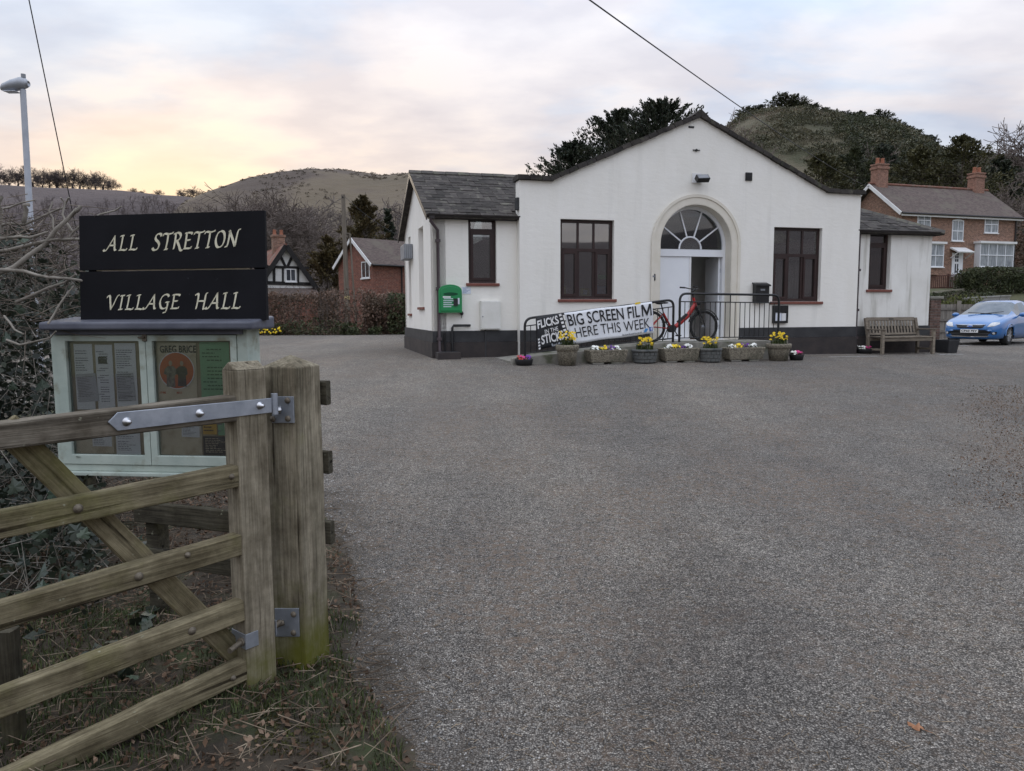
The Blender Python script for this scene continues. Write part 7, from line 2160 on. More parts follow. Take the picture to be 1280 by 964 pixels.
# thin blue smoke from its chimney
def smoke():
    mt = bpy.data.materials.new('wood_smoke'); mt.use_nodes = True; N, L = mt.node_tree.nodes, mt.node_tree.links
    N.remove(N['Principled BSDF']); v = N.new('ShaderNodeVolumePrincipled'); v.inputs['Color'].default_value = (.75, .85, 1, 1)
    tc = N.new('ShaderNodeTexCoord'); nz = N.new('ShaderNodeTexNoise'); nz.inputs['Scale'].default_value = .9; nz.inputs['Detail'].default_value = 4
    L.new(tc.outputs['Object'], nz.inputs['Vector']); r = N.new('ShaderNodeMapRange'); r.inputs['From Min'].default_value = .42; r.inputs['From Max'].default_value = .72; r.inputs['To Max'].default_value = 1.4
    L.new(nz.outputs[0], r.inputs[0]); L.new(r.outputs[0], v.inputs['Density']); L.new(v.outputs[0], N['Material Output'].inputs['Volume'])
    p = RCF.w(cx_, GW/2, gzr + 1.35); m = MB()
    rings = [(0, 0, 0, .12), (-.1, 0, .5, .35), (-.05, 0, 1.1, .55), (.1, 0, 1.8, .7), (.1, 0, 2.4, .35)]
    vs = []; n = 12
    for x, y, z, r_ in rings: vs += [(x + r_*math.cos(2*math.pi*k/n), y + r_*math.sin(2*math.pi*k/n), z) for k in range(n)]
    f = [(i*n + k, i*n + (k + 1) % n, (i + 1)*n + (k + 1) % n, (i + 1)*n + k) for i in range(len(rings) - 1) for k in range(n)] + [tuple(range(n - 1, -1, -1)), tuple(range((len(rings) - 1)*n, len(rings)*n))]
    m.add(vs, f); o = m.build('chimney_smoke', mt, loc=p); tag(o, kind='stuff')
smoke()

# ---- half-timbered cottage
t0 = at(357.6, 340, 48)
TCF = Frame((t0.x, t0.y, gz(t0.x, t0.y)), R(28)); zg = TCF.O.z; th_ = TCF.hit
tc_ = tag(TCF.root('timbered_cottage'), 'black and white timbered cottage gable showing beside the name sign', 'cottage')
az_ = th_(357.6, 305)[1]; rx, rz_ = th_(393, 357.5); lx = -rx
kk = (az_ - rz_)/rx
M_timber = mk('black_timber', (.012, .011, .011), (.022, .02, .019), scale=6, rough=.8); M_whitewall = mk('white_infill', (.62, .62, .60), (.70, .70, .68), scale=4, rough=.9)
hw = rx*.93
m = MB(); m.panel([(-hw, -.3), (hw, -.3), (hw, az_ - kk*hw - .1), (0, az_ - .1), (-hw, az_ - kk*hw - .1)], [], 0, .2); m.build('wall', M_whitewall, tc_)
m = MB(); m.box(-hw, -hw + .2, .201, 7, -.3, az_ - kk*hw - .1); m.build('wall', M_whitewall, tc_); m = MB(); m.box(hw - .2, hw, .201, 7, -.3, az_ - kk*hw - .1); m.build('wall', M_whitewall, tc_)
for s in (-1, 1):
    p = [(s*(rx + .1), -.3, rz_ - .1*kk + .04), (0, -.3, az_ + .04), (0, 7, az_ + .04), (s*(rx + .1), 7, rz_ - .1*kk + .04)]
    slope(p, .1, 'roof', M_tilered, tc_)
    m = MB(); m.beam((s*(rx + .08), -.32, rz_ - .2), (0, -.32, az_ - .14), .05, .30); m.build('barge_board', M_timber, tc_)
def timber(a, b, w=.16):
    a, b = th_(*a), th_(*b); m = MB(); m.beam((a[0], -.03, a[1]), (b[0], -.03, b[1]), w, .05, up=(0, 1, 0)); m.build('timber', M_timber, tc_)
timber((334, 333.5), (386, 335)); timber((330, 353.5), (393, 355.5), .22); timber((356.5, 333), (349, 317)); timber((359.5, 333), (366, 318)); timber((342.5, 334), (342.5, 354)); timber((372.5, 335), (372.5, 355), .12); timber((353.5, 334), (353.5, 354), .12); timber((333.5, 331), (333.5, 354), .12)
a, b = th_(356.5, 336), th_(370, 352); casement(tc_, Matrix.Identity(4), a[0], b[0], b[1], a[1], 2, M_whitedull, y=-.07, pane=M_darkpane)
m = MB(); m.box(-.38, .38, 1.9, 2.5, az_ - .5, az_ + .60); m.box(-.43, .43, 1.85, 2.55, az_ + .601, az_ + .75); ch = m.build('chimney', M_brickbrn, tc_)
for x in (-.22, .22): m = MB(); m.lathe([(.13, 0), (.10, .3), (.12, .34), (.08, .34)], 10, T(x, 2.2, az_ + .75)); m.build('chimney_pot', M_pot, ch)
m = MB(); m.add([(-hw, -1.4, rz_ - .75), (hw + .2, -1.4, rz_ - .75), (hw + .2, -.01, rz_ - .15), (-hw, -.01, rz_ - .15)], [(0, 1, 2, 3)]); o = m.build('lean_to_roof', M_tilebrown, tc_); so = o.modifiers.new('thick', 'SOLIDIFY'); so.thickness = .08
m = MB(); m.box(-hw, hw, -1.3, -.05, -.3, rz_ - .85); m.build('lean_to', M_brickred, tc_)

# ---- telegraph pole, street lamp, wires
p, h = place(434, 42, 243.5)
tp_ = thing('telegraph_pole', 'wooden telegraph pole standing in front of the red brick cottage', 'telegraph pole', p)
M_polewood = mk('pole_wood', (.13, .11, .085), (.21, .18, .15), scale=2, rough=.95, bump=.3, bscale=12, stretch=(6, 6, .5))
m = MB(); m.tube([(0, 0, -.2), (-.03, 0, h*.5), (-.07, 0, h)], [.15, .13, .11], 12); m.build('pole', M_polewood, tp_)
m = MB(); m.tube([(-.07, -.13, h - .15), (-.07, -.02, h - .15)], .05, 8); m.tube([(-.07, .13, h - .35), (-.07, .02, h - .35)], .05, 8); m.build('insulator', M_blackmatt, tp_)
m = MB(); m.tube([(.25, 0, h*.72), (.48, 0, -.1)], .05, 8); m.beam((-.05, 0, h*.72), (.27, 0, h*.72), .05, .05); m.build('prop', M_polewood, tp_)
m = MB(); m.tube([(.0, 0, 1.75), (0, 0, 1.95)], .155, 12); m.build('marker_band', mk('band_yellow', (.5, .42, .2)), tp_)
b = at(37.5, 290, 14); zgl = gz(b.x, 14)
sl_ = thing('street_lamp', 'grey steel street lamp rising above the ivy hedge', 'street lamp', (b.x, 14, zgl))
zt_l = at(29, 112, 14).z - zgl; dx_l = at(29, 112, 14).x - b.x
m = MB(); m.tube([(0, 0, -.1), (0, 0, 1.2), (0, 0, 1.25), (dx_l*.9, 0, zt_l)], [.085, .085, .06, .05], 14); m.build('pole', M_lampgrey, sl_)
hl0 = at(1, 106, 14).x - b.x; hr0 = at(36, 106, 14).x - b.x
m = MB(); n_ = 12
def sec(x, w, zt__, zb__): return [(x, w*math.cos(math.pi*k/6), (zt__ + zb__)/2 + (zt__ - zb__)/2*math.sin(math.pi*k/6)) for k in range(12)]
hh_ = [(hl0, .03, .02, -.06), (hl0 + .06, .10, .06, -.09), (hl0 + .22, .14, .12, -.08), (hl0 + .38, .12, .17, -.05), (hr0 - .05, .07, .15, -.03), (hr0, .05, .10, 0)]
V = [q for s_ in hh_ for q in sec(*s_)]
m.add([(x, y, z + zt_l + .05) for x, y, z in V], [(i*12 + k, i*12 + (k + 1) % 12, (i + 1)*12 + (k + 1) % 12, (i + 1)*12 + k) for i in range(5) for k in range(12)] + [tuple(range(12)), tuple(range(71, 59, -1))], None, True)
hd2 = m.build('lantern', M_lampgrey, sl_)
m = MB(); m.tube([(hl0 + .42, 0, zt_l + .20), (hl0 + .42, 0, zt_l + .27)], .04, 10); m.build('photocell', M_greypl, hd2)
m = MB(); m.box(hl0 + .08, hl0 + .30, -.09, .09, zt_l - .045, zt_l - .036); m.build('lens', M_offwhite, hd2)
M_wire = mk('wire_black', (.02, .02, .022), rough=.6)
def wire(pts, r, label, sag=0.0, n=24):
    a, b = pts; Q = [a.lerp(b, k/n) - Vector((0, 0, sag*4*(k/n)*(1 - k/n))) for k in range(n + 1)]
    m = MB(); m.tube([q - a for q in Q], r, 6); o = m.build('overhead_wire', M_wire, loc=a); tag(o, label, 'wire'); return o
wire((at(28, -40, 11.5), at(104, 330, 14.2)), .0085, 'stay wire slanting down past the street lamp')
wire((at(640, -70, 9), at(1086, 234, 53)), .011, 'overhead wire crossing the sky above the hall gable', .25)
wire((at(431, 246, 42), at(300, 300, 60)), .010, 'thin wire running left from the telegraph pole', .3)
wire((at(431, 246, 42), at(506, 298, 40)), .010, 'thin wire running right from the telegraph pole', .2)

# ---- trees behind the cottages
p, h = place(457, 54, 240); conifer('bronze_conifer', 'tall bronze green conifer rising behind the red brick cottage', p, h, 3.1, 101, M_yewbrown, 240, .22, 75, lambda u: min(1, 1.35*(1 - u)**.6)*(.55 + .45*min(1, u*4)), .45)
p, h = place(411, 52, 292); conifer('bronze_conifer', 'lower bronze green conifer left of the telegraph pole', p, h, 2.7, 102, M_yewbrown, 190, .22, 65, lambda u: min(1, 1.3*(1 - u)**.55), .3)
p, h = place(487, 60, 255); conifer('bronze_conifer', 'narrow dark conifer showing beside the cottage chimney smoke', p, h, 2.0, 103, M_fir, 120, .22, 55, None, .4)
for i, (px, Y, yt, sd_) in enumerate([(300, 75, 240, 1), (326, 82, 236, 2), (352, 70, 244, 3), (384, 88, 252, 4), (270, 90, 252, 5)]):
    twig_tree(['bare tree farthest left behind the timbered cottage', 'bare tree with the highest crown behind the name sign edge', 'bare tree directly above the timbered gable', 'bare tree between the two cottages', 'bare tree mostly hidden behind the name sign'][i], px, Y, yt, 200 + sd_, 6, .6, 1.25, M_twig)
twig_tree('dark twisted bare tree standing high on the hillside', 411, 150, 238, 209, 5, .8, 1.5, M_twigdark, rmin=.05)
twig_tree('dark bare tree on the slope above the cottage chimney', 494, 140, 236, 211, 5, .7, 1.2, M_twigdark, rmin=.05)
# ================================================================== BEYOND THE HALL, RIGHT
# big dark firs close behind the roof
FIRP = lambda u: min(1, 2.1*(1 - u)**.62)
p, h = place(822, 40, 117); conifer('dark_fir', 'tallest dark fir directly behind the hall gable', p, h, 4.4, 301, M_fir, 330, .17, 95, FIRP, .75, jit=.06, base=.42)
p, h = place(772, 42, 128); conifer('dark_fir', 'dark fir left of the tallest one behind the gable', p, h, 4.0, 302, M_fir, 300, .17, 95, FIRP, .7, jit=.06, base=.42)
p, h = place(716, 39, 170); conifer('dark_fir', 'wide low dark fir showing lowest above the left parapet slope', p, h, 3.6, 303, M_fir, 260, .17, 90, FIRP, .6, jit=.06, base=.4)
p, h = place(870, 43, 140); conifer('dark_fir', 'dark fir just right of the gable peak', p, h, 2.4, 304, M_fir, 170, .17, 80, FIRP, .7, jit=.06, base=.5)
twig_tree('small bare tree peeping over the right roof slope', 898, 55, 136, 305, 6, .6, .8, M_twig, thin=.35)
M_scrubdark = leaf_mat('crest_green', (.03, .034, .018), (.05, .052, .026), (.075, .072, .036), .5, transl=.1)
# round little trees standing along the crest of the knoll
crest = [conifer('crest_tree', 'small round dark tree in the uneven row along the crest of the knoll', (0, 0, 0), 1.0, .50, 331 + i, mt, 60, .085, 30, lambda u: min(1, 2.0*(1 - u)**.6)*(.35 + .65*min(1, u*3)), .2, base=.18, group='trees along the crest of the knoll', jit=.2) for i, mt in enumerate((M_yew, M_scrubdark, M_fir))]
rk = random.Random(12)
cpx = [928 + i*7.1 + rk.uniform(-2.5, 2.5) for i in range(33)]
for i, px in enumerate(cpx):
    o = crest[i] if i < 3 else copy_tree(crest[i % 3])
    p = hillC.at_px(px, rk.uniform(.985, 1.004)); s_ = rk.choice((2.8, 3.2, 3.6, 4.2, 4.8))*rk.uniform(.85, 1.1)*(1.25 if 965 < px < 1010 else 1)
    o.location = p; o.scale = (s_*1.15, s_*1.15, s_); o.rotation_euler.z = rk.uniform(0, 6)
# yews at the foot of the knoll
for px, Y, yt, rad, mt, sd_, lab in [(1022, 88, 186, 7.2, M_yewolive, 311, 'olive brown yew above the right end of the hall roof'), (1062, 95, 178, 7.0, M_yew, 312, 'dark yew between the olive yew and the house chimney'),
                                    (1096, 104, 172, 6.0, M_fir, 313, 'tall dark yew behind the left house chimney'), (1142, 84, 176, 6.5, M_yewolive, 314, 'broad yew behind the left half of the house roof'),
                                    (1194, 80, 162, 7.2, M_yewolive, 315, 'broadest yew in the middle behind the house roof'), (1240, 86, 190, 5.2, M_fir, 316, 'dark yew behind the right house chimney'), (970, 100, 205, 5, M_yew, 317, 'yew half hidden by the right roof slope')]:
    p, h = place(px, Y, yt); conifer('yew_tree', lab, p, h, rad, sd_, mt, 260, .34, 70, lambda u: min(1, 1.5*(1 - u)**.6), .35, jit=.12)
twig_tree('large bare tree standing at the right edge behind the yews', 1252, 100, 150, 321, 6, .6, 1.1, M_twig)
twig_tree('bare tree showing just above the broad yews', 1116, 110, 158, 322, 6, .55, .9, M_twig)
twig_tree('bare brown tree right of the brick house', 1284, 62, 205, 323, 6, .6, 1.1, M_twig)
p = at(1278, 330, 60); leafy('brown_thicket', 'brown twiggy thicket right of the brick house', 'thicket', (p.x - 1.2, p.x + 4, 58, 62, gz(p.x, 60), gz(p.x, 60) + 5.2), 9000, .2, M_beech, 33, 60, .5, gap=.5)

# ---- brick house on the bank
h0 = at(1123.6, 345, 52)
BHF = Frame((h0.x, h0.y, gz(h0.x, h0.y)), R(18)); zg = BHF.O.z; bh = BHF.hit
house = tag(BHF.root('brick_house'), 'brown brick two storey house with white windows up on the bank', 'house')
HW = bh(1269, 300)[0]; HD = 5.4
eh = bh(1124, 264)[1]; ehr = bh(1269, 270)[1]; eh = (eh + ehr)/2
def bside(px, py): return side2(px, py, BHF)
ra = bside(1092, 232.5); rise = ra[1] - eh
rise = max(1.8, min(rise, 2.6))
m = MB(); m.box(0, HW, 0, .3, -1.2, eh); m.build('wall', M_brickbrn, house)
m = MB(); m.panel([(0.301, -1.2), (HD - .301, -1.2), (HD - .301, eh), (HD/2, eh + rise - .12), (.301, eh)], [], 0, .3, MX); m.build('gable_wall', M_brickbrn, house)
m = MB(); m.panel([(0.301, -1.2), (HD - .301, -1.2), (HD - .301, eh), (HD/2, eh + rise - .12), (.301, eh)], [], HW - .3, HW, MX); m.build('gable_wall', M_brickbrn, house)
m = MB(); m.box(0, HW, HD - .3, HD, -1.2, eh); m.build('wall', M_brickbrn, house)
kk = rise/(HD/2); o_ = .3
slope([(-.35, -o_, eh - o_*kk + .14), (HW + .3, -o_, eh - o_*kk + .14), (HW + .3, HD/2, eh + rise + .14), (-.35, HD/2, eh + rise + .14)], .1, 'roof', M_tilebrown, house)
slope([(-.35, HD/2, eh + rise + .14), (HW + .3, HD/2, eh + rise + .14), (HW + .3, HD + o_, eh - o_*kk + .14), (-.35, HD + o_, eh - o_*kk + .14)], .1, 'roof', M_tilebrown, house)
m = MB(); m.tube([(-.35, HD/2, eh + rise + .17), (HW + .3, HD/2, eh + rise + .17)], .10, 8); m.build('ridge_tiles', M_tilered, house)
for y0_, y1_ in ((-o_, HD/2 + .03), (HD + o_, HD/2 - .03)):
    m = MB(); m.beam((-.37, y0_, eh - o_*kk + .02), (-.37, y1_, eh + rise + .04), .05, .24); m.build('barge_board', M_whitedull, house)
m = MB(); m.box(-.3, HW + .3, -o_ - .02, -o_ + .03, eh - o_*kk - .12, eh - o_*kk + .06); m.build('fascia', M_whitedull, house)
m = MB(); m.tube([(-.35, -o_ - .08, eh - o_*kk + .05), (HW + .3, -o_ - .08, eh - o_*kk + .05)], .06, 8); m.build('gutter', M_gutter, house)
m = MB(); m.tube([(HW - .1, -.07, eh - .2), (HW - .1, -.07, -1)], .05, 8); m.build('downpipe', M_gutter, house)
for cx_, cz in ((.55, 1.45), (HW - .9, 1.3)):
    m = MB(); m.box(cx_ - .45, cx_ + .45, HD/2 - .35, HD/2 + .35, eh + rise - .5, eh + rise + cz); m.box(cx_ - .51, cx_ + .51, HD/2 - .41, HD/2 + .41, eh + rise + cz - .28, eh + rise + cz - .12); m.box(cx_ - .50, cx_ + .50, HD/2 - .40, HD/2 + .40, eh + rise + cz + .001, eh + rise + cz + .10)
    ch = m.build('chimney', M_brickstack, house)
    for x in (-.22, .22): m = MB(); m.lathe([(.15, 0), (.115, .36), (.14, .42), (.09, .42)], 12, T(cx_ + x, HD/2, eh + rise + cz + .10)); m.build('chimney_pot', M_pot, ch)
ID = Matrix.Identity(4)
def hrect(x0, y0, x1, y1):
    a, b = bh(x0, y1), bh(x1, y0); return a[0], b[0], a[1], b[1]
for r_ in ((1146, 266.5, 1163.5, 284), (1189, 276, 1204.5, 301), (1230, 270, 1248, 291)):
    q = hrect(*r_); casement(house, ID, q[0], q[1], q[2], q[3], 2, M_whitepaint, y=-.05, sashy=.48, curved=True)
for r_ in ((1152, 306, 1173.5, 334), (1217, 306, 1260.5, 334)):
    q = hrect(*r_); m = MB(); m.box(q[0], q[1], -.42, -.002, q[2] - .55, q[2] - .08); m.build('bay_base', M_brickbrn, house)
    casement(house, T(0, -.42, 0), q[0], q[1], q[2], q[3], 4 if q[1] - q[0] > 2 else 2, M_whitepaint, y=-.05, sashy=.5)
    m = MB(); m.box(q[0], q[0] + .06, -.40, -.002, q[2], q[3]); m.box(q[1] - .06, q[1], -.40, -.002, q[2], q[3]); m.build('bay_side', M_whitepaint, house)
    m = MB(); m.box(q[0] - .14, q[1] + .14, -.58, -.002, q[3] + .002, q[3] + .15); m.build('bay_roof', M_whitedull, house)
q = hrect(1189, 317, 1203.5, 345)
m = MB(); m.box(q[0] - .02, q[1] + .02, -.03, -.002, q[2] - .05, q[3] + .03); m.build('door_frame', M_whitepaint, house)
m = MB(); m.box(q[0] + .12, q[1] - .32, -.05, -.031, q[2], q[3] - .05); dd = m.build('door', M_whitepaint, house)
w_ = q[1] - q[0] - .44
for i in range(2):
    for j in range(3): m = MB(); a = q[0] + .12 + w_*(.18 + .34*i); m.box(a, a + w_*.26, -.056, -.0505, q[2] + 1.0 + j*.24, q[2] + 1.0 + j*.24 + .19); m.build('pane', M_darkpane, dd)
m = MB(); m.box(q[0] + .12 + w_*.2, q[0] + .12 + w_*.42, -.056, -.0505, q[2] + .2, q[2] + .85); m.box(q[0] + .12 + w_*.58, q[0] + .12 + w_*.8, -.056, -.0505, q[2] + .2, q[2] + .85); m.build('lower_panel', M_darkpane, dd)
m = MB(); m.add([(q[0] - .25, -.75, q[3] + .06), (q[1] + .25, -.75, q[3] + .06), (q[1] + .25, -.002, q[3] + .42), (q[0] - .25, -.002, q[3] + .42)], [(0, 1, 2, 3)]); o = m.build('porch_canopy', M_whitedull, house); so = o.modifiers.new('thick', 'SOLIDIFY'); so.thickness = .09
m = MB(); m.box(q[0] - .3, q[1] + .3, -1.0, -.032, -.3, q[2] - .055); m.box(q[0] - .3, q[1] + .3, -1.35, -1.001, -.3, q[2]*.6); m.box(q[0] - .3, q[1] + .3, -1.7, -1.351, -.3, q[2]*.3); m.build('doorstep', M_concrete, house)
for x in (q[0] - .2, q[1] + .2): m = MB(); m.beam((x, -.04, q[3] - .35), (x, -.65, q[3] + .02), .05, .06); m.build('canopy_bracket', M_whitedull, house)

# ---- terrace railing, picket fence, hedges, garden wall
def bar_fence(name, label, cat, p0, p1, Y0, Y1, ztop0, ztop1, zb0, zb1, n, w, mat, part, post_w=.08, pointed=False):
    a, b = at(p0, 380, Y0), at(p1, 380, Y1)
    t = thing(name, label, cat, (a.x, a.y, zb0))
    def P(u, v): return Vector(((b.x - a.x)*u, (b.y - a.y)*u, (zb1 - zb0)*u + v*((ztop0 - zb0)*(1 - u) + (ztop1 - zb1)*u)))
    for v, nm in ((.97, 'top_rail'), (.10, 'bottom_rail')): m = MB(); m.beam(P(0, v), P(1, v), .05, .06); m.build(nm, mat, t)
    for k in range(n + 1):
        u = k/n; m = MB(); m.beam(P(u, .02) + Vector((0, -.035, 0)), P(u, 1.0 if pointed else .95) + Vector((0, -.035, 0)), w, .02, up=(0, 1, 0)); m.build(part, mat, t)
    for u in (0, .5, 1): m = MB(); m.beam(P(u, -.3) + Vector((0, .045, 0)), P(u, 1.08) + Vector((0, .045, 0)), post_w, post_w, up=(0, 1, 0)); m.build('post', mat, t)
    return t
M_railbrown = mk('brown_rail_paint', (.075, .032, .024), (.11, .05, .038), scale=4, rough=.7)
zz = lambda py, Y, px=1200: at(px, py, Y).z
bar_fence('terrace_railing', 'dark brown wooden railing in front of the brick house door', 'railing', 1156, 1212, 42, 43, zz(346, 42, 1156), zz(341.5, 43, 1212), zz(362, 42, 1156), zz(361, 43, 1212), 24, .045, M_railbrown, 'baluster')
M_picket = mk('pale_picket', (.22, .21, .17), (.32, .30, .25), scale=4, rough=.9)
bar_fence('picket_fence', 'low pale picket fence below the brown terrace railing', 'fence', 1166, 1214, 40, 41, zz(365, 40, 1166), zz(360, 41, 1214), zz(372, 40, 1166), zz(370, 41, 1214), 20, .06, M_picket, 'picket', .06, True)
p = at(1246, 370, 40.5); leafy('garden_hedge', 'large clipped evergreen hedge in front of the brick house', 'hedge', (p.x - 1.5, p.x + 5, 39.6, 42, gz(p.x, 40.5) - .1, zz(333, 40, 1246)), 26000, .11, M_hedgegreen, 41, 40, .14)
p = at(1200, 370, 38.5); leafy('low_hedge', 'low dark hedge below the picket fence', 'hedge', (p.x - 1.9, p.x + 1.6, 38, 38.9, zz(376, 38.5) - .3, zz(363.5, 38.5)), 6000, .10, M_hedgegreen, 42, 0, .3)
p = at(1203, 380, 33); leafy('garden_shrub', 'yellow green shrub behind the board fence', 'shrub', (p.x - .75, p.x + .75, 32.4, 33.8, gz(p.x, 33), zz(366, 33)), 5000, .10, M_bushgreen, 43, 20, .5)
p = at(1180, 380, 33.5); leafy('garden_shrub', 'yellow green shrub close beside the brick pier', 'shrub', (p.x - .6, p.x + .5, 33, 34, gz(p.x, 33.5), zz(371, 33.5)), 3000, .10, M_bushgreen, 44, 12, .5)
p = at(1254, 380, 34); leafy('garden_shrub', 'low yellow green shrub above the car roof', 'shrub', (p.x - .5, p.x + .6, 33.6, 34.6, gz(p.x, 34), zz(374.5, 34, 1254)), 2500, .09, M_bushgreen, 45, 10, .4)
a, b = at(1206, 380, 36), at(1262, 380, 37.5)
M_greywall = mk('grey_garden_wall', (.24, .235, .22), (.33, .325, .31), scale=2, rough=.95, bump=.4, bscale=9)
t = thing('garden_wall', 'grey rendered garden wall sloping behind the parked car', 'wall', (a.x, a.y, gz(a.x, 36) - .2), math.atan2(b.y - a.y, b.x - a.x)); Lw = math.hypot(b.x - a.x, b.y - a.y); zb_ = gz(a.x, 36) - .2
m = MB(); m.prism([(0, 0), (Lw, 0), (Lw, zz(370.5, 37.5, 1262) - zb_), (0, zz(373.5, 36, 1206) - zb_)], 0, .2); m.build('wall', M_greywall, t)
m = MB(); m.prism([(-.03, zz(373.5, 36, 1206) - zb_), (Lw + .03, zz(370.5, 37.5, 1262) - zb_), (Lw + .03, zz(370.5, 37.5, 1262) - zb_ + .06), (-.03, zz(373.5, 36, 1206) - zb_ + .06)], -.04, .24); m.build('coping', M_greywall, t)
# grey board fence, board by board
M_fencegrey = mk('grey_fence_board', (.15, .135, .115), (.25, .225, .195), scale=3, rough=.95, bump=.4, bscale=14, stretch=(6, 6, .8), rnd=.22)
a, b = at(1164, 400, 29.0), at(1238, 400, 31.5)
L_ = math.hypot(b.x - a.x, b.y - a.y); t = thing('board_fence', 'weathered grey vertical board fence between the brick pier and the car', 'fence', (a.x, a.y, gz(a.x, a.y)), math.atan2(b.y - a.y, b.x - a.x))
b_ = MB(); b_.box(0, .135, 0, .018, .03, 1.38); bm_ = b_.mesh('fence_board', M_fencegrey); rf_ = random.Random(6)
for k in range(int(L_/.14)): link('fence_board', bm_, t, (k*.14 + .002, rf_.uniform(-.004, .004), rf_.uniform(-.012, .012)))
for z in (.28, .72, 1.16): m = MB(); m.box(0, L_, -.045, -.005, z, z + .09); m.build('fence_rail', M_fencegrey, t)
for x in (.0, L_*.38, L_*.9): m = MB(); m.box(x, x + .11, -.16, -.046, -.1, 1.52); m.build('fence_post', M_fencegrey, t, bevel=.01)

# ---- parked blue hatchback
M_blue = mk('blue_car_paint', (.022, .135, .38), (.026, .15, .41), scale=2, rough=.28, spec=.5, coat=1.0)
M_carglass = mk('car_glass', (.05, .06, .065), (.16, .17, .18), scale=1.2, rough=.06, spec=1.0)
M_grille = mk('grille_black', (.012, .012, .013), rough=.5)
M_chrome = mk('chrome', (.55, .56, .58), rough=.15, metal=1.0)
M_lens = mk('headlamp_lens', (.42, .44, .46), (.62, .63, .64), scale=14, rough=.1, spec=.8, coat=.8)
M_alloy = mk('alloy_wheel', (.42, .43, .45), (.5, .51, .53), scale=9, rough=.35, metal=.7)
fl = ground_at(1255, 431.5)
CA = math.atan2(-math.cos(R(51)), -math.sin(R(51)))      # forward heading
fwd = Vector((math.cos(CA), math.sin(CA), 0)); lft = Vector((-fwd.y, fwd.x, 0))
org = fl - fwd*1.32 - lft*.74
car = thing('parked_car', 'bright blue hatchback parked at the right edge facing the hall', 'car', (org.x, org.y, gz(org.x, org.y)), CA)
ST_ = np.array([  # x, half width, underside, sill belt, roof half width, top
 [2.17, .50, .30, .50, .30, .57], [2.13, .70, .24, .60, .45, .66], [2.02, .80, .20, .69, .56, .745], [1.85, .86, .19, .755, .62, .81], [1.55, .895, .18, .84, .66, .89], [1.02, .915, .18, .93, .70, 1.015],
 [.55, .92, .18, .95, .66, 1.235], [.12, .92, .18, .96, .60, 1.425], [-.4, .92, .18, .975, .585, 1.49], [-1.0, .92, .18, .99, .57, 1.475], [-1.5, .91, .20, 1.01, .55, 1.41], [-1.85, .885, .24, 1.03, .52, 1.24], [-2.06, .84, .28, .99, .52, 1.03], [-2.16, .74, .36, .80, .45, .84]])
def interp_st(q):
    i = min(int(q), len(ST_) - 2); t = q - i
    a, b, c, d = ST_[max(i-1, 0)], ST_[i], ST_[i+1], ST_[min(i+2, len(ST_)-1)]
    return .5*((2*b) + (c - a)*t + (2*a - 5*b + 4*c - d)*t*t + (-a + 3*b - 3*c + d)*t**3)
def half_sec(s):
    x, w, zb, zl_, wr_, zt_ = s
    cab = max(0., min(1., (zt_ - zl_ - .06)/.25))
    return [(0, zb), (.78*w, zb), (.95*w, zb + .06), (.995*w, zb + .22), (w, (zb + zl_)/2 + .06), (.985*w, zl_ - .07), (.95*w, zl_), (.93*w*(cab) + (1 - cab)*.90*w, zl_ + .012 + .0*cab),
            (wr_ + (.93*w - wr_)*.42, zl_ + (zt_ - zl_)*.55), (wr_ + .02, zt_ - .075*cab - .012), (wr_*.86, zt_ - .022), (wr_*.45, zt_ - .004), (0, zt_)]
QN = 4; qs = [i/QN for i in range((len(ST_) - 1)*QN + 1)]
secs = []
for q in qs:
    s = interp_st(q); hs = half_sec(s); secs.append((s[0], hs))
nj = len(secs[0][1]); ring_n = 2*nj - 2
V = []
for x, hs in secs:
    full = [(y, z) for y, z in hs] + [(-y, z) for y, z in hs[-2:0:-1]]
    V += [(x, y, z) for y, z in full]
groups = {'body': [], 'windscreen': [], 'side_window': [], 'rear_window': []}
for i in range(len(secs) - 1):
    q = (qs[i] + qs[i+1])/2; xm = (secs[i][0] + secs[i+1][0])/2
    for k in range(ring_n):
        k2 = (k + 1) % ring_n
        f = (i*ring_n + k, (i + 1)*ring_n + k, (i + 1)*ring_n + k2, i*ring_n + k2)
        j = k if k < nj - 1 else ring_n - 1 - k
        c = np.mean([V[a] for a in f], 0)
        g = 'body'
        if 5.0 < q < 7.0 and j >= 9: g = 'windscreen'
        elif 10.4 < q < 12.0 and j >= 9: g = 'rear_window'
        elif j in (7, 8) and 5.7 < q < 10.6 and not (8.25 < q < 8.5): g = 'side_window'
        if g == 'body' and abs(c[1]) > .55 and any(math.hypot(c[0] - wx, c[2] - .32) < .365 for wx in (1.32, -1.30)) and c[2] < .75: continue
        groups[g].append(f)
for g, mt in (('body', M_blue), ('windscreen', M_carglass), ('rear_window', M_carglass), ('side_window', M_carglass)):
    F = np.array(groups[g]); used = np.unique(F); mp_ = {int(a): i for i, a in enumerate(used)}
    F2 = [[mp_[int(a)] for a in f] for f in F]
    o = link(g, np_mesh(g, np.array(V)[used], F2, mt, True), car)
    if g == 'body': bodyo = o
m = MB(); n = ring_n
m.add(V[:n], [list(range(n))]); m.add(V[-n:], [list(range(n - 1, -1, -1))]); m.build('bumper_end', M_blue, car)
m = MB(); m.box(-1.9, 1.9, -.70, .70, .20, .60); m.build('wheel_well', M_grille, car)
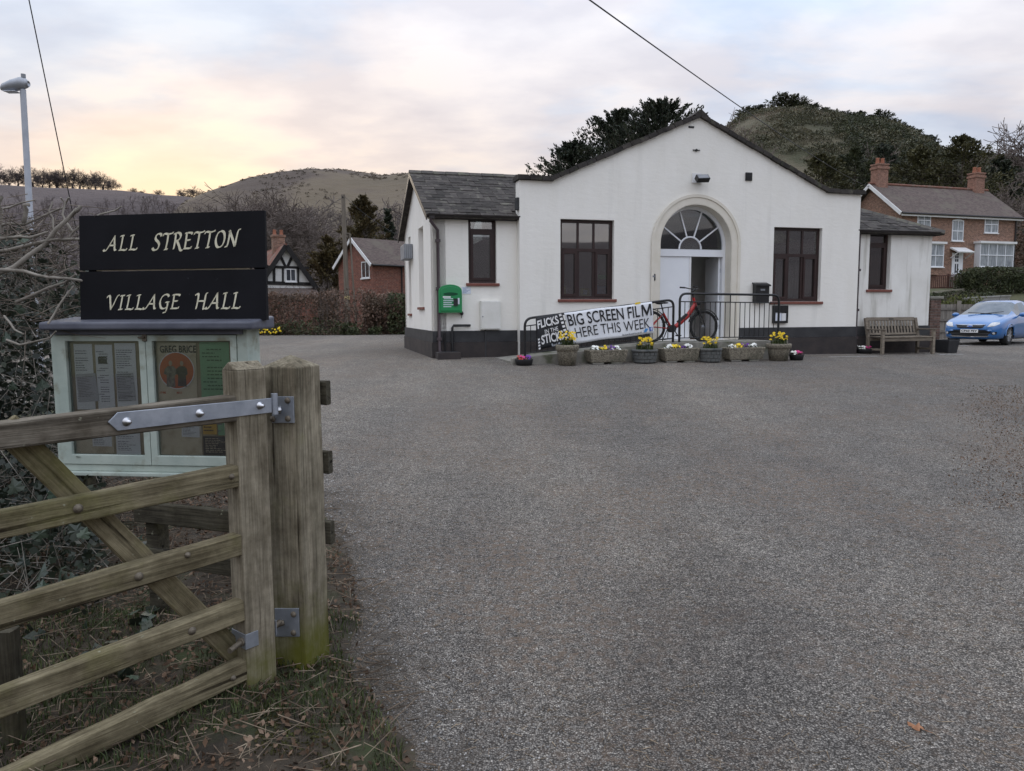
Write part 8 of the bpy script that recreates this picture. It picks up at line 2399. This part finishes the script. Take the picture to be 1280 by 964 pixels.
for wx in (1.32, -1.30):
    for s in (-1, 1):
        wc = Matrix.Translation((wx, s*.775, .318)) @ RX(R(90))
        m = MB(); m.lathe([(.20, -.10), (.29, -.105), (.315, -.08), (.318, 0), (.315, .08), (.29, .105), (.20, .10)], 36, wc); ty = m.build('wheel', M_rubber, car)
        so_ = -s
        m = MB(); m.lathe([(.215, .085*so_), (.205, .10*so_), (.19, .07*so_), (.17, .05*so_)], 32, wc)
        for k in range(10):
            a = 2*math.pi*k/10; m.beam(wc @ Vector((.04*math.cos(a), .04*math.sin(a), .085*so_)), wc @ Vector((.20*math.cos(a), .20*math.sin(a), .092*so_)), .035, .02)
        m.lathe([(0, .10*so_), (.055, .095*so_), (.06, .06*so_)], 16, wc); m.build('rim', M_alloy, ty)
        m = MB(); m.disc(.20, 24, wc @ T(0, 0, .03*so_)); m.build('brake_disc', M_grille, ty)
        m = MB(); m.tube([(wx + .372*math.cos(math.pi*k/14), s*(.90 if abs(math.cos(math.pi*k/14)) < .9 else .885), .32 + .372*math.sin(math.pi*k/14)) for k in range(15)], .022, 8); m.build('arch_trim', M_blue, car)
def front_y(x_s):  return x_s
# face of the car: grilles, lamps, plate, badge
def nose(y, z):                                 # front surface distance at (y, z) found on the lofted nose
    best = 0
    for i in range(len(secs) - 1):
        x, hs = secs[i]
        for (ya, za), (yb, zb_) in zip(hs[:-1], hs[1:]):
            pass
    return best
def nose_x(y, z):
    # walk from the front until the section contains (|y|, z)
    for x, hs in secs:
        poly = hs; y_ = abs(y); inside = False
        pts = poly + [(0, poly[-1][1])]; j = len(pts) - 1
        for i in range(len(pts)):
            yi, zi = pts[i]; yj, zj = pts[j]
            if (zi > z) != (zj > z) and y_ < (yj - yi)*(z - zi)/(zj - zi + 1e-9) + yi: inside = not inside
            j = i
        if inside: return x
    return 2.0
def decal(poly, off, name, mat, parent=None, th=.02):
    """shape laid on the nose: poly in (y, z)"""
    m = MB(); n = len(poly)
    cy, cz = sum(p[0] for p in poly)/n, sum(p[1] for p in poly)/n
    v = [(nose_x(y, z) + off, y, z) for y, z in poly] + [(nose_x(cy, cz) + off + .004, cy, cz)]
    m.add(v, [(i, (i + 1) % n, n) for i in range(n)]); o = m.build(name, mat, parent or car); s = o.modifiers.new('thick', 'SOLIDIFY'); s.thickness = th; s.offset = 0; return o
def dens(poly, k=4):
    out = []
    for a, b in zip(poly, poly[1:] + poly[:1]): out += [(a[0] + (b[0]-a[0])*t/k, a[1] + (b[1]-a[1])*t/k) for t in range(k)]
    return out
decal(dens([(-.42, .66), (.42, .66), (.38, .585), (.30, .565), (-.30, .565), (-.38, .585)]), .014, 'upper_grille', M_grille)
decal(dens([(-.44, .675), (.44, .675), (.44, .660), (-.44, .660)]), .024, 'grille_trim', M_chrome)
decal(dens([(-.62, .43), (-.45, .50), (.45, .50), (.62, .43), (.50, .30), (-.50, .30)]), .016, 'lower_grille', M_grille)
decal(dens([(-.60, .315), (-.50, .275), (.50, .275), (.60, .315), (.52, .295), (-.52, .295)]), .03, 'splitter_trim', M_chrome)
for s in (-1, 1):
    decal(dens([(s*.50, .60), (s*.58, .735), (s*.76, .765), (s*.80, .70), (s*.70, .63)]), .016, 'headlight', M_lens)
    decal(dens([(s*.62, .42), (s*.76, .45), (s*.74, .36), (s*.64, .35)]), .016, 'fog_lamp_recess', M_grille)
    decal([(s*.69 + .035*math.cos(2*math.pi*k/10), .40 + .035*math.sin(2*math.pi*k/10)) for k in range(10)], .035, 'fog_lamp', M_lens)
    mpt = Vector((.62, s*1.02, .99)); m = MB(); m.ball(tuple(mpt), (.085, .12, .075), 12, 8); m.beam((.62, s*.88, .95), tuple(mpt), .05, .04); m.build('door_mirror', M_blue, car)
    m = MB(); m.box(-.25, -.05, s*.93 - .012, s*.93 + .012, .80, .83); m.box(-1.15, -.95, s*.93 - .012, s*.93 + .012, .82, .85); m.build('door_handle', M_blue, car)
el = lambda a, b, cz: [(a*math.cos(2*math.pi*k/20), cz + b*math.sin(2*math.pi*k/20)) for k in range(20)]
decal(el(.085, .036, .618), .03, 'badge_rim', M_chrome); bdg = decal(el(.075, .029, .618), .042, 'badge', M_blueink)
px_ = nose_x(0, .46) + .045
m = MB(); m.box(px_ - .01, px_, -.26, .26, .415, .525); pl_ = m.build('number_plate', M_white, car)
m = MB(); put_text(m, 'CP60 FEY', [(px_ + .002, -.235, .437), (px_ + .002, .235, .437), (px_ + .002, .235, .505), (px_ + .002, -.235, .505)], .03); m.build('lettering', M_ink, pl_)
m = MB(); put_text(m, 'Ford', [(nose_x(0, .618) + .056, -.05, .603), (nose_x(0, .618) + .056, .05, .603), (nose_x(0, .618) + .056, .05, .633), (nose_x(0, .618) + .056, -.05, .633)], .01); m.build('lettering', M_white, bdg)
m = MB(); m.tube([(1.03, -.1, 1.02), (.92, .55, 1.09)], .012, 6); m.tube([(1.03, .25, 1.02), (.98, -.5, 1.07)], .012, 6); m.build('wiper', M_black, car)
m = MB(); m.tube([(-.3, 0, 1.49), (-.45, 0, 1.66)], .006, 5); m.build('aerial', M_black, car)
